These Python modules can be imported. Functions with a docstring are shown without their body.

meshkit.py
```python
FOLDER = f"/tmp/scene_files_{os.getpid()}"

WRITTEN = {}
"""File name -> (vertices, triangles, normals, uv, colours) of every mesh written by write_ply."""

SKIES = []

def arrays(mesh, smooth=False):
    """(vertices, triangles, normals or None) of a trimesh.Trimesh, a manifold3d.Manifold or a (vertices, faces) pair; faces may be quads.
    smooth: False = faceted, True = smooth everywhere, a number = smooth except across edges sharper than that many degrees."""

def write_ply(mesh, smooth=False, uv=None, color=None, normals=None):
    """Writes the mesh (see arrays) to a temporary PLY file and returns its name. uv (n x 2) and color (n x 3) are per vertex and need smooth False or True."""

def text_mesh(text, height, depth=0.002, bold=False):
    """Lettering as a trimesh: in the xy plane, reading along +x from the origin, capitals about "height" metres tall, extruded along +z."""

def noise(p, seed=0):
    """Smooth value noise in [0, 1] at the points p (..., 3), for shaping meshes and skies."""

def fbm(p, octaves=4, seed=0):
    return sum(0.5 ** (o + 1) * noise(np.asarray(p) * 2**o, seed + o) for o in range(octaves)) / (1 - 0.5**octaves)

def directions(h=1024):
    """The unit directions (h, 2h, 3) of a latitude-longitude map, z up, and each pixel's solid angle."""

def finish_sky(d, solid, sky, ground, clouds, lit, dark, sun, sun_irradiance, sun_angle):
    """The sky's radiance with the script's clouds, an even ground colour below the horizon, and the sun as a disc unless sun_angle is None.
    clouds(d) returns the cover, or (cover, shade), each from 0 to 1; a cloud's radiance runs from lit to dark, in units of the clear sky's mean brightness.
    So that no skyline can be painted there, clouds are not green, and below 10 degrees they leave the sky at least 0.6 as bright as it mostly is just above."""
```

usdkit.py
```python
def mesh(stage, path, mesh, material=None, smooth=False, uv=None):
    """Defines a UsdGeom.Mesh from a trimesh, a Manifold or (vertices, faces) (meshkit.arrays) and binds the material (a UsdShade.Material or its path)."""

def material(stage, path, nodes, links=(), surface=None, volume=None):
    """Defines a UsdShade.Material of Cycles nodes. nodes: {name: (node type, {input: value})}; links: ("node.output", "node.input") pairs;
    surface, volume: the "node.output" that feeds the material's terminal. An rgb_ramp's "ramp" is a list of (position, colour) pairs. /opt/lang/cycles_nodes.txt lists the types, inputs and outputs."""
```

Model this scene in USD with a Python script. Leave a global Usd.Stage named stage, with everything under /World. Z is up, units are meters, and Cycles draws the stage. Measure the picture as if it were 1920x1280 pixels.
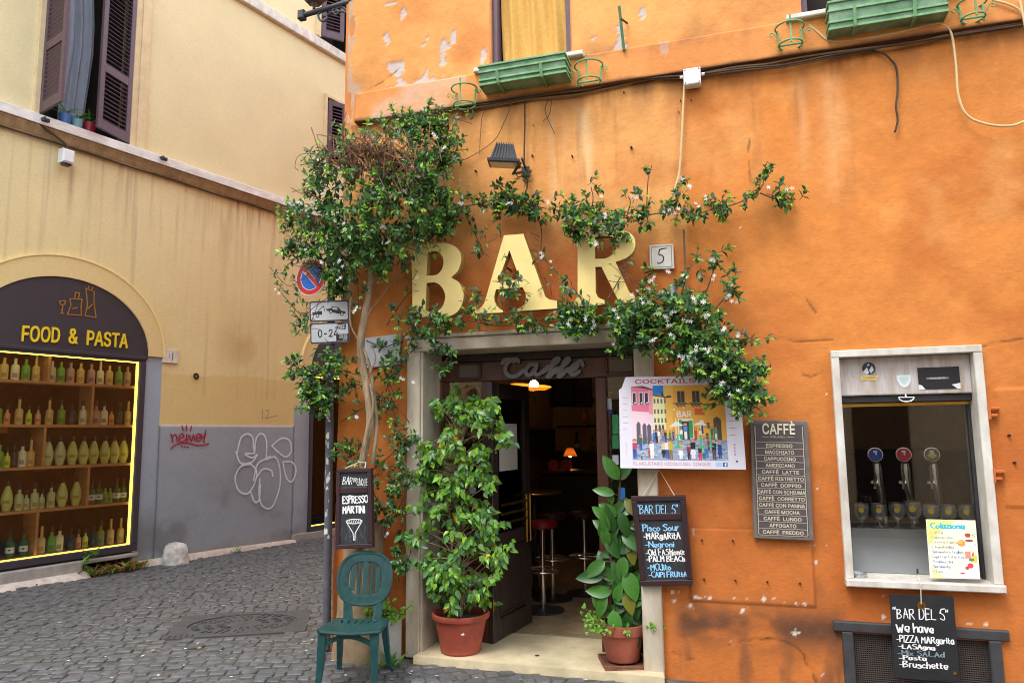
# A Roman bar on a street corner, written as one OpenUSD stage. z up, metres.
import math, random
import numpy as np, trimesh, shapely
from shapely.geometry import Polygon, LineString, MultiPolygon, Point, box as sbox
from shapely.ops import unary_union
from shapely import affinity
from pxr import Usd, UsdGeom, UsdLux, UsdShade, Gf, Sdf, Vt
import usdkit, meshkit

stage = Usd.Stage.CreateInMemory()
UsdGeom.SetStageUpAxis(stage, 'Z'); UsdGeom.SetStageMetersPerUnit(stage, 1.0)
UsdGeom.Xform.Define(stage, '/World'); UsdGeom.Scope.Define(stage, '/World/Looks')
sin, cos, pi = math.sin, math.cos, math.pi

# ---------------------------------------------------------------- camera
F, CX, CY = 1373.46, 960.0, 640.0
CAM = np.array([0.0, -5.2, 1.62])
def _basis(psi, pitch, roll):
    psi, pitch, roll = map(math.radians, (psi, pitch, roll))
    f = np.array([-sin(psi) * cos(pitch), cos(psi) * cos(pitch), sin(pitch)])
    r = np.array([cos(psi), sin(psi), 0.0]); u = np.cross(r, f)
    return cos(roll) * r + sin(roll) * u, -sin(roll) * r + cos(roll) * u, f
RT, UP, FW = _basis(17.2382, 7.2354, -0.6913)
cam = UsdGeom.Camera.Define(stage, '/World/camera')
cam.CreateHorizontalApertureAttr(36.0); cam.CreateVerticalApertureAttr(24.0)
cam.CreateFocalLengthAttr(36.0 * F / 1920.0)
cam.CreateClippingRangeAttr(Gf.Vec2f(0.05, 1000.0))
cam.AddTransformOp().Set(Gf.Matrix4d(*RT, 0, *UP, 0, *(-FW), 0, *CAM, 1))
EXPOSURE = 0.85
cam.CreateExposureAttr(EXPOSURE)

# ---------------------------------------------------------------- sky and soft sun behind cloud
SUN_EL, SUN_AZ = math.radians(58), math.radians(205)     # azimuth of the direction towards the sun, atan2(x, y)
SUN = np.array([sin(SUN_AZ) * cos(SUN_EL), cos(SUN_AZ) * cos(SUN_EL), sin(SUN_EL)])
SKY_STRENGTH, SUN_INT, SUN_ANGLE = 0.15, 0.4, 24.0
dome = UsdLux.DomeLight.Define(stage, '/World/sky')
dome.GetPrim().SetCustomDataByKey('kind', 'structure')
skym = usdkit.material(stage, '/World/Looks/sky', {
    'tc': ('texture_coordinate', {}),
    'sky': ('sky_texture', {'sky_type': 'single_scattering', 'sun_disc': False, 'sun_elevation': SUN_EL, 'sun_rotation': SUN_AZ}),
    'n': ('noise_texture', {'scale': 2.2, 'detail': 6.0, 'roughness': 0.55}),
    'r': ('rgb_ramp', {'ramp': [(0.0, (0.0, 0.0, 0.0)), (0.25, (.72, .72, .72)), (0.6, (1, 1, 1)), (1, (1, 1, 1))]}),
    'bw': ('rgb_to_bw', {}),
    'm': ('mix', {'mix_type': 'mix', 'color2': (8.0, 8.4, 9.0)}),
    'bg': ('background_shader', {'strength': SKY_STRENGTH})},
    [('tc.generated', 'n.vector'), ('n.fac', 'r.fac'), ('r.color', 'bw.color'), ('bw.val', 'm.fac'), ('sky.color', 'm.color1'), ('m.color', 'bg.color')], surface='bg.background')
UsdShade.MaterialBindingAPI.Apply(dome.GetPrim()).Bind(skym)
sun = UsdLux.DistantLight.Define(stage, '/World/sun')
sun.CreateIntensityAttr(SUN_INT); sun.CreateAngleAttr(SUN_ANGLE); sun.CreateNormalizeAttr(True)
sun.CreateColorAttr(Gf.Vec3f(1.0, 0.975, 0.93))
_z = SUN; _x = np.cross([0, 0, 1.0], _z); _x /= np.linalg.norm(_x); _y = np.cross(_z, _x)
sun.AddTransformOp().Set(Gf.Matrix4d(*_x, 0, *_y, 0, *_z, 0, 0, 0, 30, 1))

# ---------------------------------------------------------------- where a point of the photograph lies in the place
def _hit(px, py, p0, n):
    d = RT * (px - CX) / F - UP * (py - CY) / F + FW
    return CAM + d * (np.dot(np.asarray(p0, float) - CAM, n) / np.dot(d, n))
def O(px, py, y=0.0): return _hit(px, py, (0, y, 0), np.array([0, 1.0, 0]))          # on the bar's wall plane, shifted back by y
def G(px, py, z=0.0): return _hit(px, py, (0, 0, z), np.array([0, 0, 1.0]))          # on the level z
YAW = math.radians(13.78)
YO = np.array([-7.231, 3.738, 0.0]); YX = np.array([sin(YAW), cos(YAW), 0]); YN = np.array([cos(YAW), -sin(YAW), 0]); ZZ = np.array([0, 0, 1.0])
def Y(px, py, w=0.0): return _hit(px, py, YO + YN * w, YN)                              # on the yellow wall's plane
class Frame:
    def __init__(s, o, ex, out, up=ZZ): s.o, s.ex, s.out, s.up = (np.asarray(a, float) for a in (o, ex, out, up))
    def __call__(s, u, v, w=0.0):
        u, v, w = (np.asarray(a, float)[..., None] for a in np.broadcast_arrays(u, v, w))
        return s.o + u * s.ex + v * s.up + w * s.out
FO = Frame((0, 0, 0), (1, 0, 0), (0, -1, 0))           # u = x along the bar's wall, v = height, w = out into the street
FY = Frame(YO, YX, YN)                                  # the same for the yellow wall
def Ys(px, py, w=0.0):
    q = Y(px, py, w) - YO
    return float(q @ YX), float(q[2])
class Quad:
    """A flat board given by its four corners (bottom left, bottom right, top right, top left): (u, v) from 0 to 1, w metres out of it."""
    def __init__(s, bl, br, tr, tl):
        s.c = [np.asarray(a, float) for a in (bl, br, tr, tl)]
        n = np.cross(s.c[1] - s.c[0], s.c[3] - s.c[0]); s.n = n / np.linalg.norm(n)
        s.W = (np.linalg.norm(s.c[1] - s.c[0]) + np.linalg.norm(s.c[2] - s.c[3])) / 2
        s.H = (np.linalg.norm(s.c[3] - s.c[0]) + np.linalg.norm(s.c[2] - s.c[1])) / 2
    def __call__(s, u, v, w=0.0):
        u, v, w = (np.asarray(a, float)[..., None] for a in np.broadcast_arrays(u, v, w))
        a, b, c, d = s.c
        return (1 - u) * (1 - v) * a + u * (1 - v) * b + u * v * c + (1 - u) * v * d + w * s.n
    def m(s, x, y, w=0.0): return s(np.asarray(x) / s.W, np.asarray(y) / s.H, w)          # in metres
def pixquad(tl, tr, br, bl, plane, off): return Quad(*[plane(p[0], p[1], off) for p in (bl, br, tr, tl)])

# ---------------------------------------------------------------- naming
_taken, _origin = {}, {}
def numbered(parent, name):
    k = _taken.get((parent, name), 0); _taken[(parent, name)] = k + 1
    return f'{parent}/{name}' if k == 0 else f'{parent}/{name}_{k:03d}'
def tag(p, label=None, cat=None, group=None, kind=None):
    p = p.GetPrim() if hasattr(p, 'GetPrim') else (stage.GetPrimAtPath(p) if isinstance(p, str) else p)
    for k, v in (('label', label), ('category', cat), ('group', group), ('kind', kind)):
        if v: p.SetCustomDataByKey(k, v)
    return p
def thing(name, label, cat, loc=(0, 0, 0), group=None, kind=None):
    path = numbered('/World', name)
    x = UsdGeom.Xform.Define(stage, path); x.AddTranslateOp().Set(Gf.Vec3d(*map(float, loc)))
    _origin[path] = np.asarray(loc, float)
    tag(x, label, cat, group, kind)
    return path
def part_xform(name, parent):
    path = numbered(parent, name); UsdGeom.Xform.Define(stage, path); return path
def origin_of(path):
    top = '/'.join(path.split('/')[:3]); return _origin.get(top, np.zeros(3))
def dup(src, loc, label, group=None, rotz=0.0, scale=1.0):
    base = src.split('/')[2].rstrip('0123456789').rstrip('_')
    was = stage.GetPrimAtPath(src).GetCustomData()
    path = numbered('/World', base)
    x = UsdGeom.Xform.Define(stage, path)
    x.GetPrim().GetReferences().AddInternalReference(src); x.GetPrim().SetInstanceable(True)
    x.ClearXformOpOrder()
    x.AddTransformOp().Set(Gf.Matrix4d().SetScale(float(scale)) * Gf.Matrix4d().SetRotate(Gf.Rotation(Gf.Vec3d(0, 0, 1), math.degrees(rotz))) * Gf.Matrix4d().SetTranslate(Gf.Vec3d(*map(float, loc))))
    tag(x, label, was['category'], group or was.get('group'))
    return path

# ---------------------------------------------------------------- meshes
class MB:
    def __init__(s): s.v, s.f, s.c, s.n = [], [], [], 0
    def add(s, v, f, col=None):
        v = np.asarray(v, float).reshape(-1, 3); f = np.asarray(f, int)
        if len(v) == 0 or len(f) == 0: return s
        if f.shape[1] == 4: f = np.vstack([f[:, [0, 1, 2]], f[:, [0, 2, 3]]])
        s.v.append(v); s.f.append(f + s.n); s.n += len(v)
        s.c.append(np.broadcast_to(np.asarray(col if col is not None else (1, 1, 1), float), (len(v), 3)))
        return s
    def box(s, fr, u0, u1, v0, v1, w0, w1, ch=0.0, col=None):
        """a box in a frame's coordinates; ch chamfers the outer (w1) face's edges"""
        if u1 < u0: u0, u1 = u1, u0
        if v1 < v0: v0, v1 = v1, v0
        if w1 < w0: w0, w1 = w1, w0
        fn = fr.m if isinstance(fr, Quad) else fr
        if ch <= 0:
            P = fn(np.array([u0, u1, u1, u0, u0, u1, u1, u0]), np.array([v0, v0, v1, v1] * 2), np.array([w0] * 4 + [w1] * 4))
            return s.add(P, [[0, 3, 2, 1], [4, 5, 6, 7], [0, 1, 5, 4], [1, 2, 6, 5], [2, 3, 7, 6], [3, 0, 4, 7]], col)
        ch = min(ch, (u1 - u0) * .45, (v1 - v0) * .45, (w1 - w0) * .9)
        U = [u0, u1, u1, u0]; V = [v0, v0, v1, v1]
        Ui = [u0 + ch, u1 - ch, u1 - ch, u0 + ch]; Vi = [v0 + ch, v0 + ch, v1 - ch, v1 - ch]
        P = fn(np.array(U + U + Ui), np.array(V + V + Vi), np.array([w0] * 4 + [w1 - ch] * 4 + [w1] * 4))
        fs = [[0, 3, 2, 1], [8, 9, 10, 11]]
        for i in range(4):
            j = (i + 1) % 4
            fs += [[i, j, 4 + j, 4 + i], [4 + i, 4 + j, 8 + j, 8 + i]]
        return s.add(P, fs, col)
    def hexa(s, P, col=None):
        return s.add(P, [[0, 3, 2, 1], [4, 5, 6, 7], [0, 1, 5, 4], [1, 2, 6, 5], [2, 3, 7, 6], [3, 0, 4, 7]], col)
    def tube(s, pts, r, sides=8, cap=True, col=None, closed=False):
        p = np.asarray(pts, float); n = len(p)
        if closed: t = np.roll(p, -1, 0) - np.roll(p, 1, 0)
        else: t = np.gradient(p, axis=0)
        t /= np.linalg.norm(t, axis=1, keepdims=True) + 1e-12
        a = np.zeros_like(p); ref = np.array([0, 0, 1.0]) if abs(t[0][2]) < .9 else np.array([1.0, 0, 0])
        a[0] = np.cross(t[0], ref); a[0] /= np.linalg.norm(a[0])
        for i in range(1, n):
            q = a[i - 1] - t[i] * np.dot(a[i - 1], t[i]); a[i] = q / (np.linalg.norm(q) + 1e-12)
        b = np.cross(t, a); ang = np.arange(sides) * 2 * pi / sides
        rr = np.broadcast_to(np.asarray(r, float), (n,))
        v = p[:, None] + rr[:, None, None] * (np.cos(ang)[None, :, None] * a[:, None] + np.sin(ang)[None, :, None] * b[:, None])
        fs = []
        for i in range(n if closed else n - 1):
            for k in range(sides):
                k2 = (k + 1) % sides; i2 = (i + 1) % n
                fs.append([i * sides + k, i * sides + k2, i2 * sides + k2, i2 * sides + k])
        v = v.reshape(-1, 3); f = np.array(fs); f = np.vstack([f[:, [0, 1, 2]], f[:, [0, 2, 3]]])
        if cap and not closed:
            v = np.vstack([v, p[0], p[-1]]); e = []
            for k in range(sides):
                k2 = (k + 1) % sides
                e += [[len(v) - 2, k2, k], [len(v) - 1, (n - 1) * sides + k, (n - 1) * sides + k2]]
            f = np.vstack([f, e])
        return s.add(v, f, col)
    def lathe(s, prof, c=(0, 0, 0), seg=20, axis=ZZ, col=None):
        """profile of (radius, height) turned about an axis through c"""
        axis = np.asarray(axis, float); axis = axis / np.linalg.norm(axis)
        ref = np.array([1.0, 0, 0]) if abs(axis[0]) < .9 else np.array([0, 1.0, 0])
        a = np.cross(axis, ref); a /= np.linalg.norm(a); b = np.cross(axis, a)
        ang = np.arange(seg) * 2 * pi / seg
        v = np.concatenate([np.asarray(c, float) + h * axis + r * (np.cos(ang)[:, None] * a + np.sin(ang)[:, None] * b) for r, h in prof])
        fs = []
        for i in range(len(prof) - 1):
            for k in range(seg):
                k2 = (k + 1) % seg
                fs.append([i * seg + k, i * seg + k2, (i + 1) * seg + k2, (i + 1) * seg + k])
        return s.add(v, fs, col)
    def poly(s, poly, fn, w0, w1=None, col=None):
        """a shapely polygon laid through fn(u, v, w); between w0 and w1 if given"""
        if hasattr(fn, 'm'): fn = fn.m
        for g in geoms(poly):
            try: v, f = trimesh.creation.triangulate_polygon(g, engine='earcut')
            except Exception: continue
            if len(f) == 0: continue
            v = np.asarray(v)[:, :2]; f = np.asarray(f)
            a, b, c = v[f[:, 0]], v[f[:, 1]], v[f[:, 2]]
            neg = ((b - a)[:, 0] * (c - a)[:, 1] - (b - a)[:, 1] * (c - a)[:, 0]) < 0
            f[neg] = f[neg][:, ::-1]
            if w1 is None: s.add(fn(v[:, 0], v[:, 1], w0), f, col); continue
            s.add(fn(v[:, 0], v[:, 1], w1), f, col); s.add(fn(v[:, 0], v[:, 1], w0), f[:, ::-1], col)
            for ring in [g.exterior, *g.interiors]:
                r = np.asarray(ring.coords)[:-1]
                if (ring is g.exterior) != ring.is_ccw: r = r[::-1]
                n = len(r); k = np.arange(n); k2 = (k + 1) % n
                vv = np.vstack([fn(r[:, 0], r[:, 1], w0), fn(r[:, 0], r[:, 1], w1)])
                s.add(vv, np.stack([k, k2, n + k2, n + k], 1), col)
        return s
    def build(s, name, m, parent='/World', smooth=False, label=None, cat=None, group=None, kind=None, loc=None):
        if not s.v: return None
        path = numbered(parent, name)
        v = np.vstack(s.v); f = np.vstack(s.f); c = np.vstack(s.c)
        if parent == '/World' and loc is not None: _origin[path] = np.asarray(loc, float)
        o = origin_of(path)
        if smooth is True or smooth is False:
            pass
        colours = m in COLOURED
        if colours:
            smooth = bool(smooth)
        usdkit.mesh(stage, path, trimesh.Trimesh(v - o, f, process=False), m, smooth=smooth)
        prim = stage.GetPrimAtPath(path)
        if colours:
            UsdGeom.PrimvarsAPI(prim).CreatePrimvar('Cd', Sdf.ValueTypeNames.Color3fArray, 'vertex').Set(Vt.Vec3fArray.FromNumpy(c.astype(np.float32)))
        if parent == '/World' and loc is not None: UsdGeom.Xformable(prim).AddTranslateOp().Set(Gf.Vec3d(*map(float, loc)))
        tag(prim, label, cat, group, kind)
        return path
def geoms(p):
    if p is None or p.is_empty: return []
    if isinstance(p, Polygon): return [p]
    return [g for g in getattr(p, 'geoms', []) if isinstance(g, Polygon) and g.area > 1e-10]
def smooth_line(pts, n=6, closed=False):
    p = np.asarray(pts, float)
    if len(p) < 3: return p
    if closed: q = np.vstack([p[-1], p, p[0], p[1]])
    else: q = np.vstack([2 * p[0] - p[1], p, 2 * p[-1] - p[-2]])
    out = []
    for i in range(1, len(q) - 2):
        for t in np.linspace(0, 1, n, endpoint=False):
            a, b, c, d = q[i - 1], q[i], q[i + 1], q[i + 2]
            out.append(.5 * (2 * b + (c - a) * t + (2 * a - 5 * b + 4 * c - d) * t * t + (3 * b - a - 3 * c + d) * t ** 3))
    if not closed: out.append(p[-1])
    return np.array(out)

# ---------------------------------------------------------------- materials
COLOURED = set()
def lin(r, g, b):
    c = np.array([r, g, b], float) / 255
    return tuple(np.where(c < .04045, c / 12.92, ((c + .055) / 1.055) ** 2.4))
def mat(name, rgb, rough=.6, var=.12, scale=9.0, bump=0.0, bscale=60.0, metallic=0.0, spec=.5, col2=None, stretch=None, coord='position', emit=0.0, coat=0.0, bdist=0.004, cd=False, rand=0.0, transl=0.0, rvar=0.0, detail=5.0):
    """painted, plastered, wooden or metal surface: a base colour broken up by noise, with fine relief"""
    path = '/World/Looks/' + name
    n = {'geo': ('geometry', {}), 'tc': ('texture_coordinate', {}), 'mp': ('mapping', {'scale': tuple(stretch or (1, 1, 1))}),
         'n': ('noise_texture', {'scale': scale, 'detail': detail, 'roughness': .62}), 'p': ('principled_bsdf', {'roughness': rough, 'metallic': metallic, 'specular_ior_level': spec, 'coat_weight': coat})}
    rgb = np.asarray(rgb, float)
    lo, hi = (rgb * (1 - var), rgb * (1 + var)) if col2 is None else (rgb, np.asarray(col2, float))
    L = [(('geo.position' if coord == 'position' else 'tc.object'), 'mp.vector'), ('mp.vector', 'n.vector')]
    if cd:
        COLOURED.add(path)
        n['a'] = ('attribute', {'attribute': 'Cd'}); n['r'] = ('rgb_ramp', {'ramp': [(.25, (1 - var,) * 3), (.75, (1 + var,) * 3)]})
        n['x'] = ('mix', {'mix_type': 'multiply', 'fac': 1.0})
        L += [('n.fac', 'r.fac'), ('a.color', 'x.color1'), ('r.color', 'x.color2')]; out = 'x.color'
    else:
        n['r'] = ('rgb_ramp', {'ramp': [(.3, tuple(lo)), (.7, tuple(np.minimum(hi, .95)))]})
        L += [('n.fac', 'r.fac')]; out = 'r.color'
    if rand > 0:
        n['oi'] = ('object_info', {}); n['rr'] = ('rgb_ramp', {'ramp': [(0, (1 - rand,) * 3), (1, (1 + rand,) * 3)]}); n['rx'] = ('mix', {'mix_type': 'multiply', 'fac': 1.0})
        L += [('oi.random', 'rr.fac'), (out, 'rx.color1'), ('rr.color', 'rx.color2')]; out = 'rx.color'
    L.append((out, 'p.base_color'))
    if rvar > 0:
        n['n3'] = ('noise_texture', {'scale': scale * 2.7, 'detail': 4.0}); n['mr'] = ('map_range', {'from_min': .3, 'from_max': .7, 'to_min': max(0.02, rough - rvar), 'to_max': min(1.0, rough + rvar)})
        L += [('mp.vector', 'n3.vector'), ('n3.fac', 'mr.value'), ('mr.result', 'p.roughness')]
    if bump > 0:
        n['n2'] = ('noise_texture', {'scale': bscale, 'detail': 6.0, 'roughness': .6}); n['b'] = ('bump', {'strength': bump, 'distance': bdist})
        L += [('mp.vector', 'n2.vector'), ('n2.fac', 'b.height'), ('b.normal', 'p.normal')]
    if emit > 0:
        n['p'][1]['emission_strength'] = emit; n['p'][1]['emission_color'] = tuple(rgb)
    surf = 'p.BSDF'
    if transl > 0:
        n['t'] = ('translucent_bsdf', {}); n['mc'] = ('mix_closure', {'fac': transl})
        L += [(out, 't.color'), ('p.BSDF', 'mc.closure1'), ('t.BSDF', 'mc.closure2')]; surf = 'mc.closure'
    usdkit.material(stage, path, n, L, surface=surf)
    return path
def pane_mat(name, tint=(.93, .95, .95), rough=0.02, ior=1.5, dirt=0.0):
    path = '/World/Looks/' + name
    usdkit.material(stage, path, {'t': ('transparent_bsdf', {'color': tint}), 'g': ('glossy_bsdf', {'color': (1, 1, 1), 'roughness': rough}), 'f': ('fresnel', {'IOR': ior}), 'm': ('mix_closure', {})},
                    [('f.fac', 'm.fac'), ('t.BSDF', 'm.closure1'), ('g.BSDF', 'm.closure2')], surface='m.closure')
    return path
def glass_mat(name, col, rough=.05, ior=1.45):
    path = '/World/Looks/' + name
    usdkit.material(stage, path, {'p': ('principled_bsdf', {'base_color': col, 'roughness': rough, 'transmission_weight': 1.0, 'ior': ior})}, [], surface='p.BSDF')
    return path
def lamp_mat(name, col, strength):
    path = '/World/Looks/' + name
    usdkit.material(stage, path, {'e': ('emission', {'color': col, 'strength': strength})}, [], surface='e.emission')
    return path
rng = np.random.default_rng(11)
fbm = meshkit.fbm

M = {}
M['wall'] = mat('plaster_painted', (1, 1, 1), rough=.86, var=.09, scale=38, detail=9, bump=.55, bscale=52, bdist=.004, cd=True, spec=.25, stretch=(.8, .8, 1.3))
M['print'] = mat('printed', (1, 1, 1), rough=.5, var=.04, scale=30, cd=True)
M['leaf'] = mat('leaf', (1, 1, 1), rough=.32, var=.16, scale=40, cd=True, transl=.25, spec=.5, rand=.12)
M['petal'] = mat('petal', (.82, .82, .78), rough=.6, var=.05, transl=.25)
M['stem'] = mat('woody_stem', lin(96, 74, 52), rough=.85, var=.3, scale=30, bump=.5, bscale=90)
M['bark'] = mat('pale_bark', lin(172, 150, 120), rough=.9, scale=26, detail=9, col2=lin(104, 84, 62), bump=1.0, bscale=70, bdist=.006, stretch=(1, 1, .22))
M['marble'] = mat('travertine', lin(206, 196, 178), rough=.62, scale=5, bump=.35, bscale=45, col2=lin(158, 142, 120), stretch=(1, 1, .35), rvar=.15)
M['white_marble'] = mat('white_marble', lin(224, 220, 212), rough=.5, scale=9, detail=8, col2=lin(186, 176, 162), bump=.25, bscale=50, stretch=(1, 1, .5))
M['dark_wood'] = mat('dark_wood', lin(74, 38, 26), rough=.42, var=.35, scale=16, bump=.25, bscale=60, stretch=(1, 1, .15), coat=.2)
M['black_wood'] = mat('black_wood', lin(44, 34, 30), rough=.4, var=.3, scale=16, bump=.2, bscale=60, stretch=(1, 1, .15))
M['board_frame'] = mat('board_frame', lin(46, 22, 26), rough=.5, var=.2, scale=20, bump=.15)
M['slate'] = mat('chalkboard', lin(40, 41, 46), rough=.75, var=.35, scale=12, detail=8)
M['chalk_white'] = mat('chalk_white', (.80, .80, .80), rough=.9, var=.22, scale=140, bump=.3, bscale=300)
M['chalk_blue'] = mat('chalk_blue', lin(140, 195, 235), rough=.9, var=.2, scale=140, bump=.3, bscale=300)
M['black_metal'] = mat('black_metal', lin(44, 44, 48), rough=.5, var=.25, scale=20, bump=.15, bscale=90)
M['grey_metal'] = mat('grey_metal', lin(96, 98, 104), rough=.45, var=.2, scale=14, metallic=.5, bump=.1)
M['steel'] = mat('brushed_steel', (.36, .39, .42), rough=.45, var=.06, scale=5, metallic=.8)
M['chrome'] = mat('chrome', (.9, .9, .91), rough=.17, var=.04, metallic=1.0)
M['brass'] = mat('brass', lin(190, 150, 75), rough=.28, var=.15, metallic=1.0)
M['white_plastic'] = mat('white_plastic', lin(224, 226, 230), rough=.45, var=.05)
M['cable'] = mat('cable', lin(120, 92, 62), rough=.7, var=.2)
M['cable_dark'] = mat('cable_dark', lin(62, 48, 38), rough=.7, var=.25)
M['cable_cream'] = mat('cable_cream', lin(205, 180, 130), rough=.6, var=.12)
M['green_paint'] = mat('green_paint', lin(112, 158, 108), rough=.6, var=.3, scale=14, bump=.25, bscale=50, rvar=.12)
M['green_box'] = mat('green_weathered', lin(66, 116, 70), rough=.65, scale=7, detail=8, col2=lin(150, 176, 150), bump=.3, bscale=40)
M['chair_green'] = mat('green_resin', lin(17, 60, 60), rough=.42, var=.22, scale=9, detail=9, coord='object', bump=.1, bscale=200, rvar=.14)
M['terracotta'] = mat('terracotta_plastic', lin(146, 64, 46), rough=.6, var=.3, scale=7, detail=9, bump=.15, bscale=50, rvar=.12)
M['terracotta_light'] = mat('terracotta_pale', lin(146, 76, 56), rough=.65, var=.3, scale=7, detail=9, bump=.2, bscale=50)
M['soil'] = mat('soil', lin(60, 44, 32), rough=.95, var=.5, scale=60, bump=1.0, bscale=120)
M['glass'] = pane_mat('window_glass')
M['shutter'] = mat('shutter_paint', lin(84, 64, 76), rough=.45, var=.14, scale=10, bump=.1)
M['dark'] = mat('dark_interior', lin(36, 30, 28), rough=.9, var=.3)
M['fascia'] = mat('fascia_black', lin(50, 47, 54), rough=.5, var=.1, scale=6)
M['letter_yellow'] = mat('letter_yellow', lin(226, 196, 40), rough=.45, var=.05)
M['shelf_wood'] = mat('shelf_wood', lin(200, 144, 82), rough=.5, var=.2, scale=10, stretch=(.3, .3, 2.5), bump=.15)
M['cobble'] = mat('basalt_cobble', lin(88, 88, 90), rough=.55, var=.3, scale=16, bump=.6, bscale=70, bdist=.006, rand=.22, rvar=.16)
M['joint'] = mat('joint_dirt', lin(80, 75, 68), rough=.95, var=.4, scale=20, bump=.8, bscale=80)
M['concrete'] = mat('concrete', lin(150, 146, 140), rough=.9, var=.22, scale=8, bump=.6, bscale=40)
M['cast_iron'] = mat('cast_iron', lin(78, 78, 80), rough=.6, var=.3, scale=12, bump=.3, bscale=80, metallic=.2)
M['stone_pale'] = mat('pale_stone', lin(150, 148, 145), rough=.9, scale=11, col2=lin(226, 224, 218), bump=.8, bscale=30)
M['stone_brown'] = mat('brown_stone', lin(140, 118, 92), rough=.9, var=.25, scale=8, bump=.7, bscale=30)
def project(p):
    d = np.asarray(p, float) - CAM; z = d @ FW
    return CX + F * (d @ RT) / z, CY - F * (d @ UP) / z
def wall_mesh(fr, ue, ve, hole, colfn, dispfn, shift=None):
    U, V = np.meshgrid(ue, ve)
    Wd = dispfn(U, V); C = np.clip(colfn(U, V), 0.004, .9)
    U2 = U + (shift(U, V) if shift else 0)
    P = fr(U2, V, Wd).reshape(-1, 3); nu = len(ue)
    cu, cv = (ue[:-1] + ue[1:]) / 2, (ve[:-1] + ve[1:]) / 2
    CU, CV = np.meshgrid(cu, cv); keep = ~hole(CU, CV)
    j, i = np.nonzero(keep); a = j * nu + i
    m = MB(); m.add(P, np.stack([a, a + 1, a + nu + 1, a + nu], 1), C.reshape(-1, 3))
    return m
def edges(lo, hi, step, extra=()):
    e = np.unique(np.round(np.concatenate([np.arange(lo, hi + 1e-6, step), [hi], np.asarray(extra, float)]), 5))
    ex = set(np.round(extra, 5)); out = [e[0]]
    for x in e[1:]:
        if x - out[-1] < step * .35 and x not in ex:
            continue
        if x - out[-1] < step * .35 and out[-1] not in ex and len(out) > 1: out[-1] = x; continue
        out.append(x)
    return np.array(out)
def N2(U, V, sc, octv=4, seed=0, su=1.0, sv=1.0):
    return fbm(np.stack([U * sc * su + 31.7, V * sc * sv + 17.3, np.full_like(U, 3.3 + seed)], -1), octv, seed)
def sstep(a, b, x): t = np.clip((x - a) / (b - a), 0, 1); return t * t * (3 - 2 * t)
def lerp(A, B, t): return A + (np.asarray(B) - A) * t[..., None]
def blob(U, V, c, r): return np.clip(1 - np.sqrt(((U - c[0]) / r[0]) ** 2 + ((V - c[1]) / r[1]) ** 2), 0, 1)
def linedist(U, V, pts):
    d = np.full(U.shape, 9.0)
    for (x0, y0), (x1, y1) in zip(pts[:-1], pts[1:]):
        dx, dy = x1 - x0, y1 - y0; t = np.clip(((U - x0) * dx + (V - y0) * dy) / (dx * dx + dy * dy + 1e-12), 0, 1)
        d = np.minimum(d, np.hypot(U - x0 - t * dx, V - y0 - t * dy))
    return d
def oz(px, py): p = O(px, py); return p[0], p[2]

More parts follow.
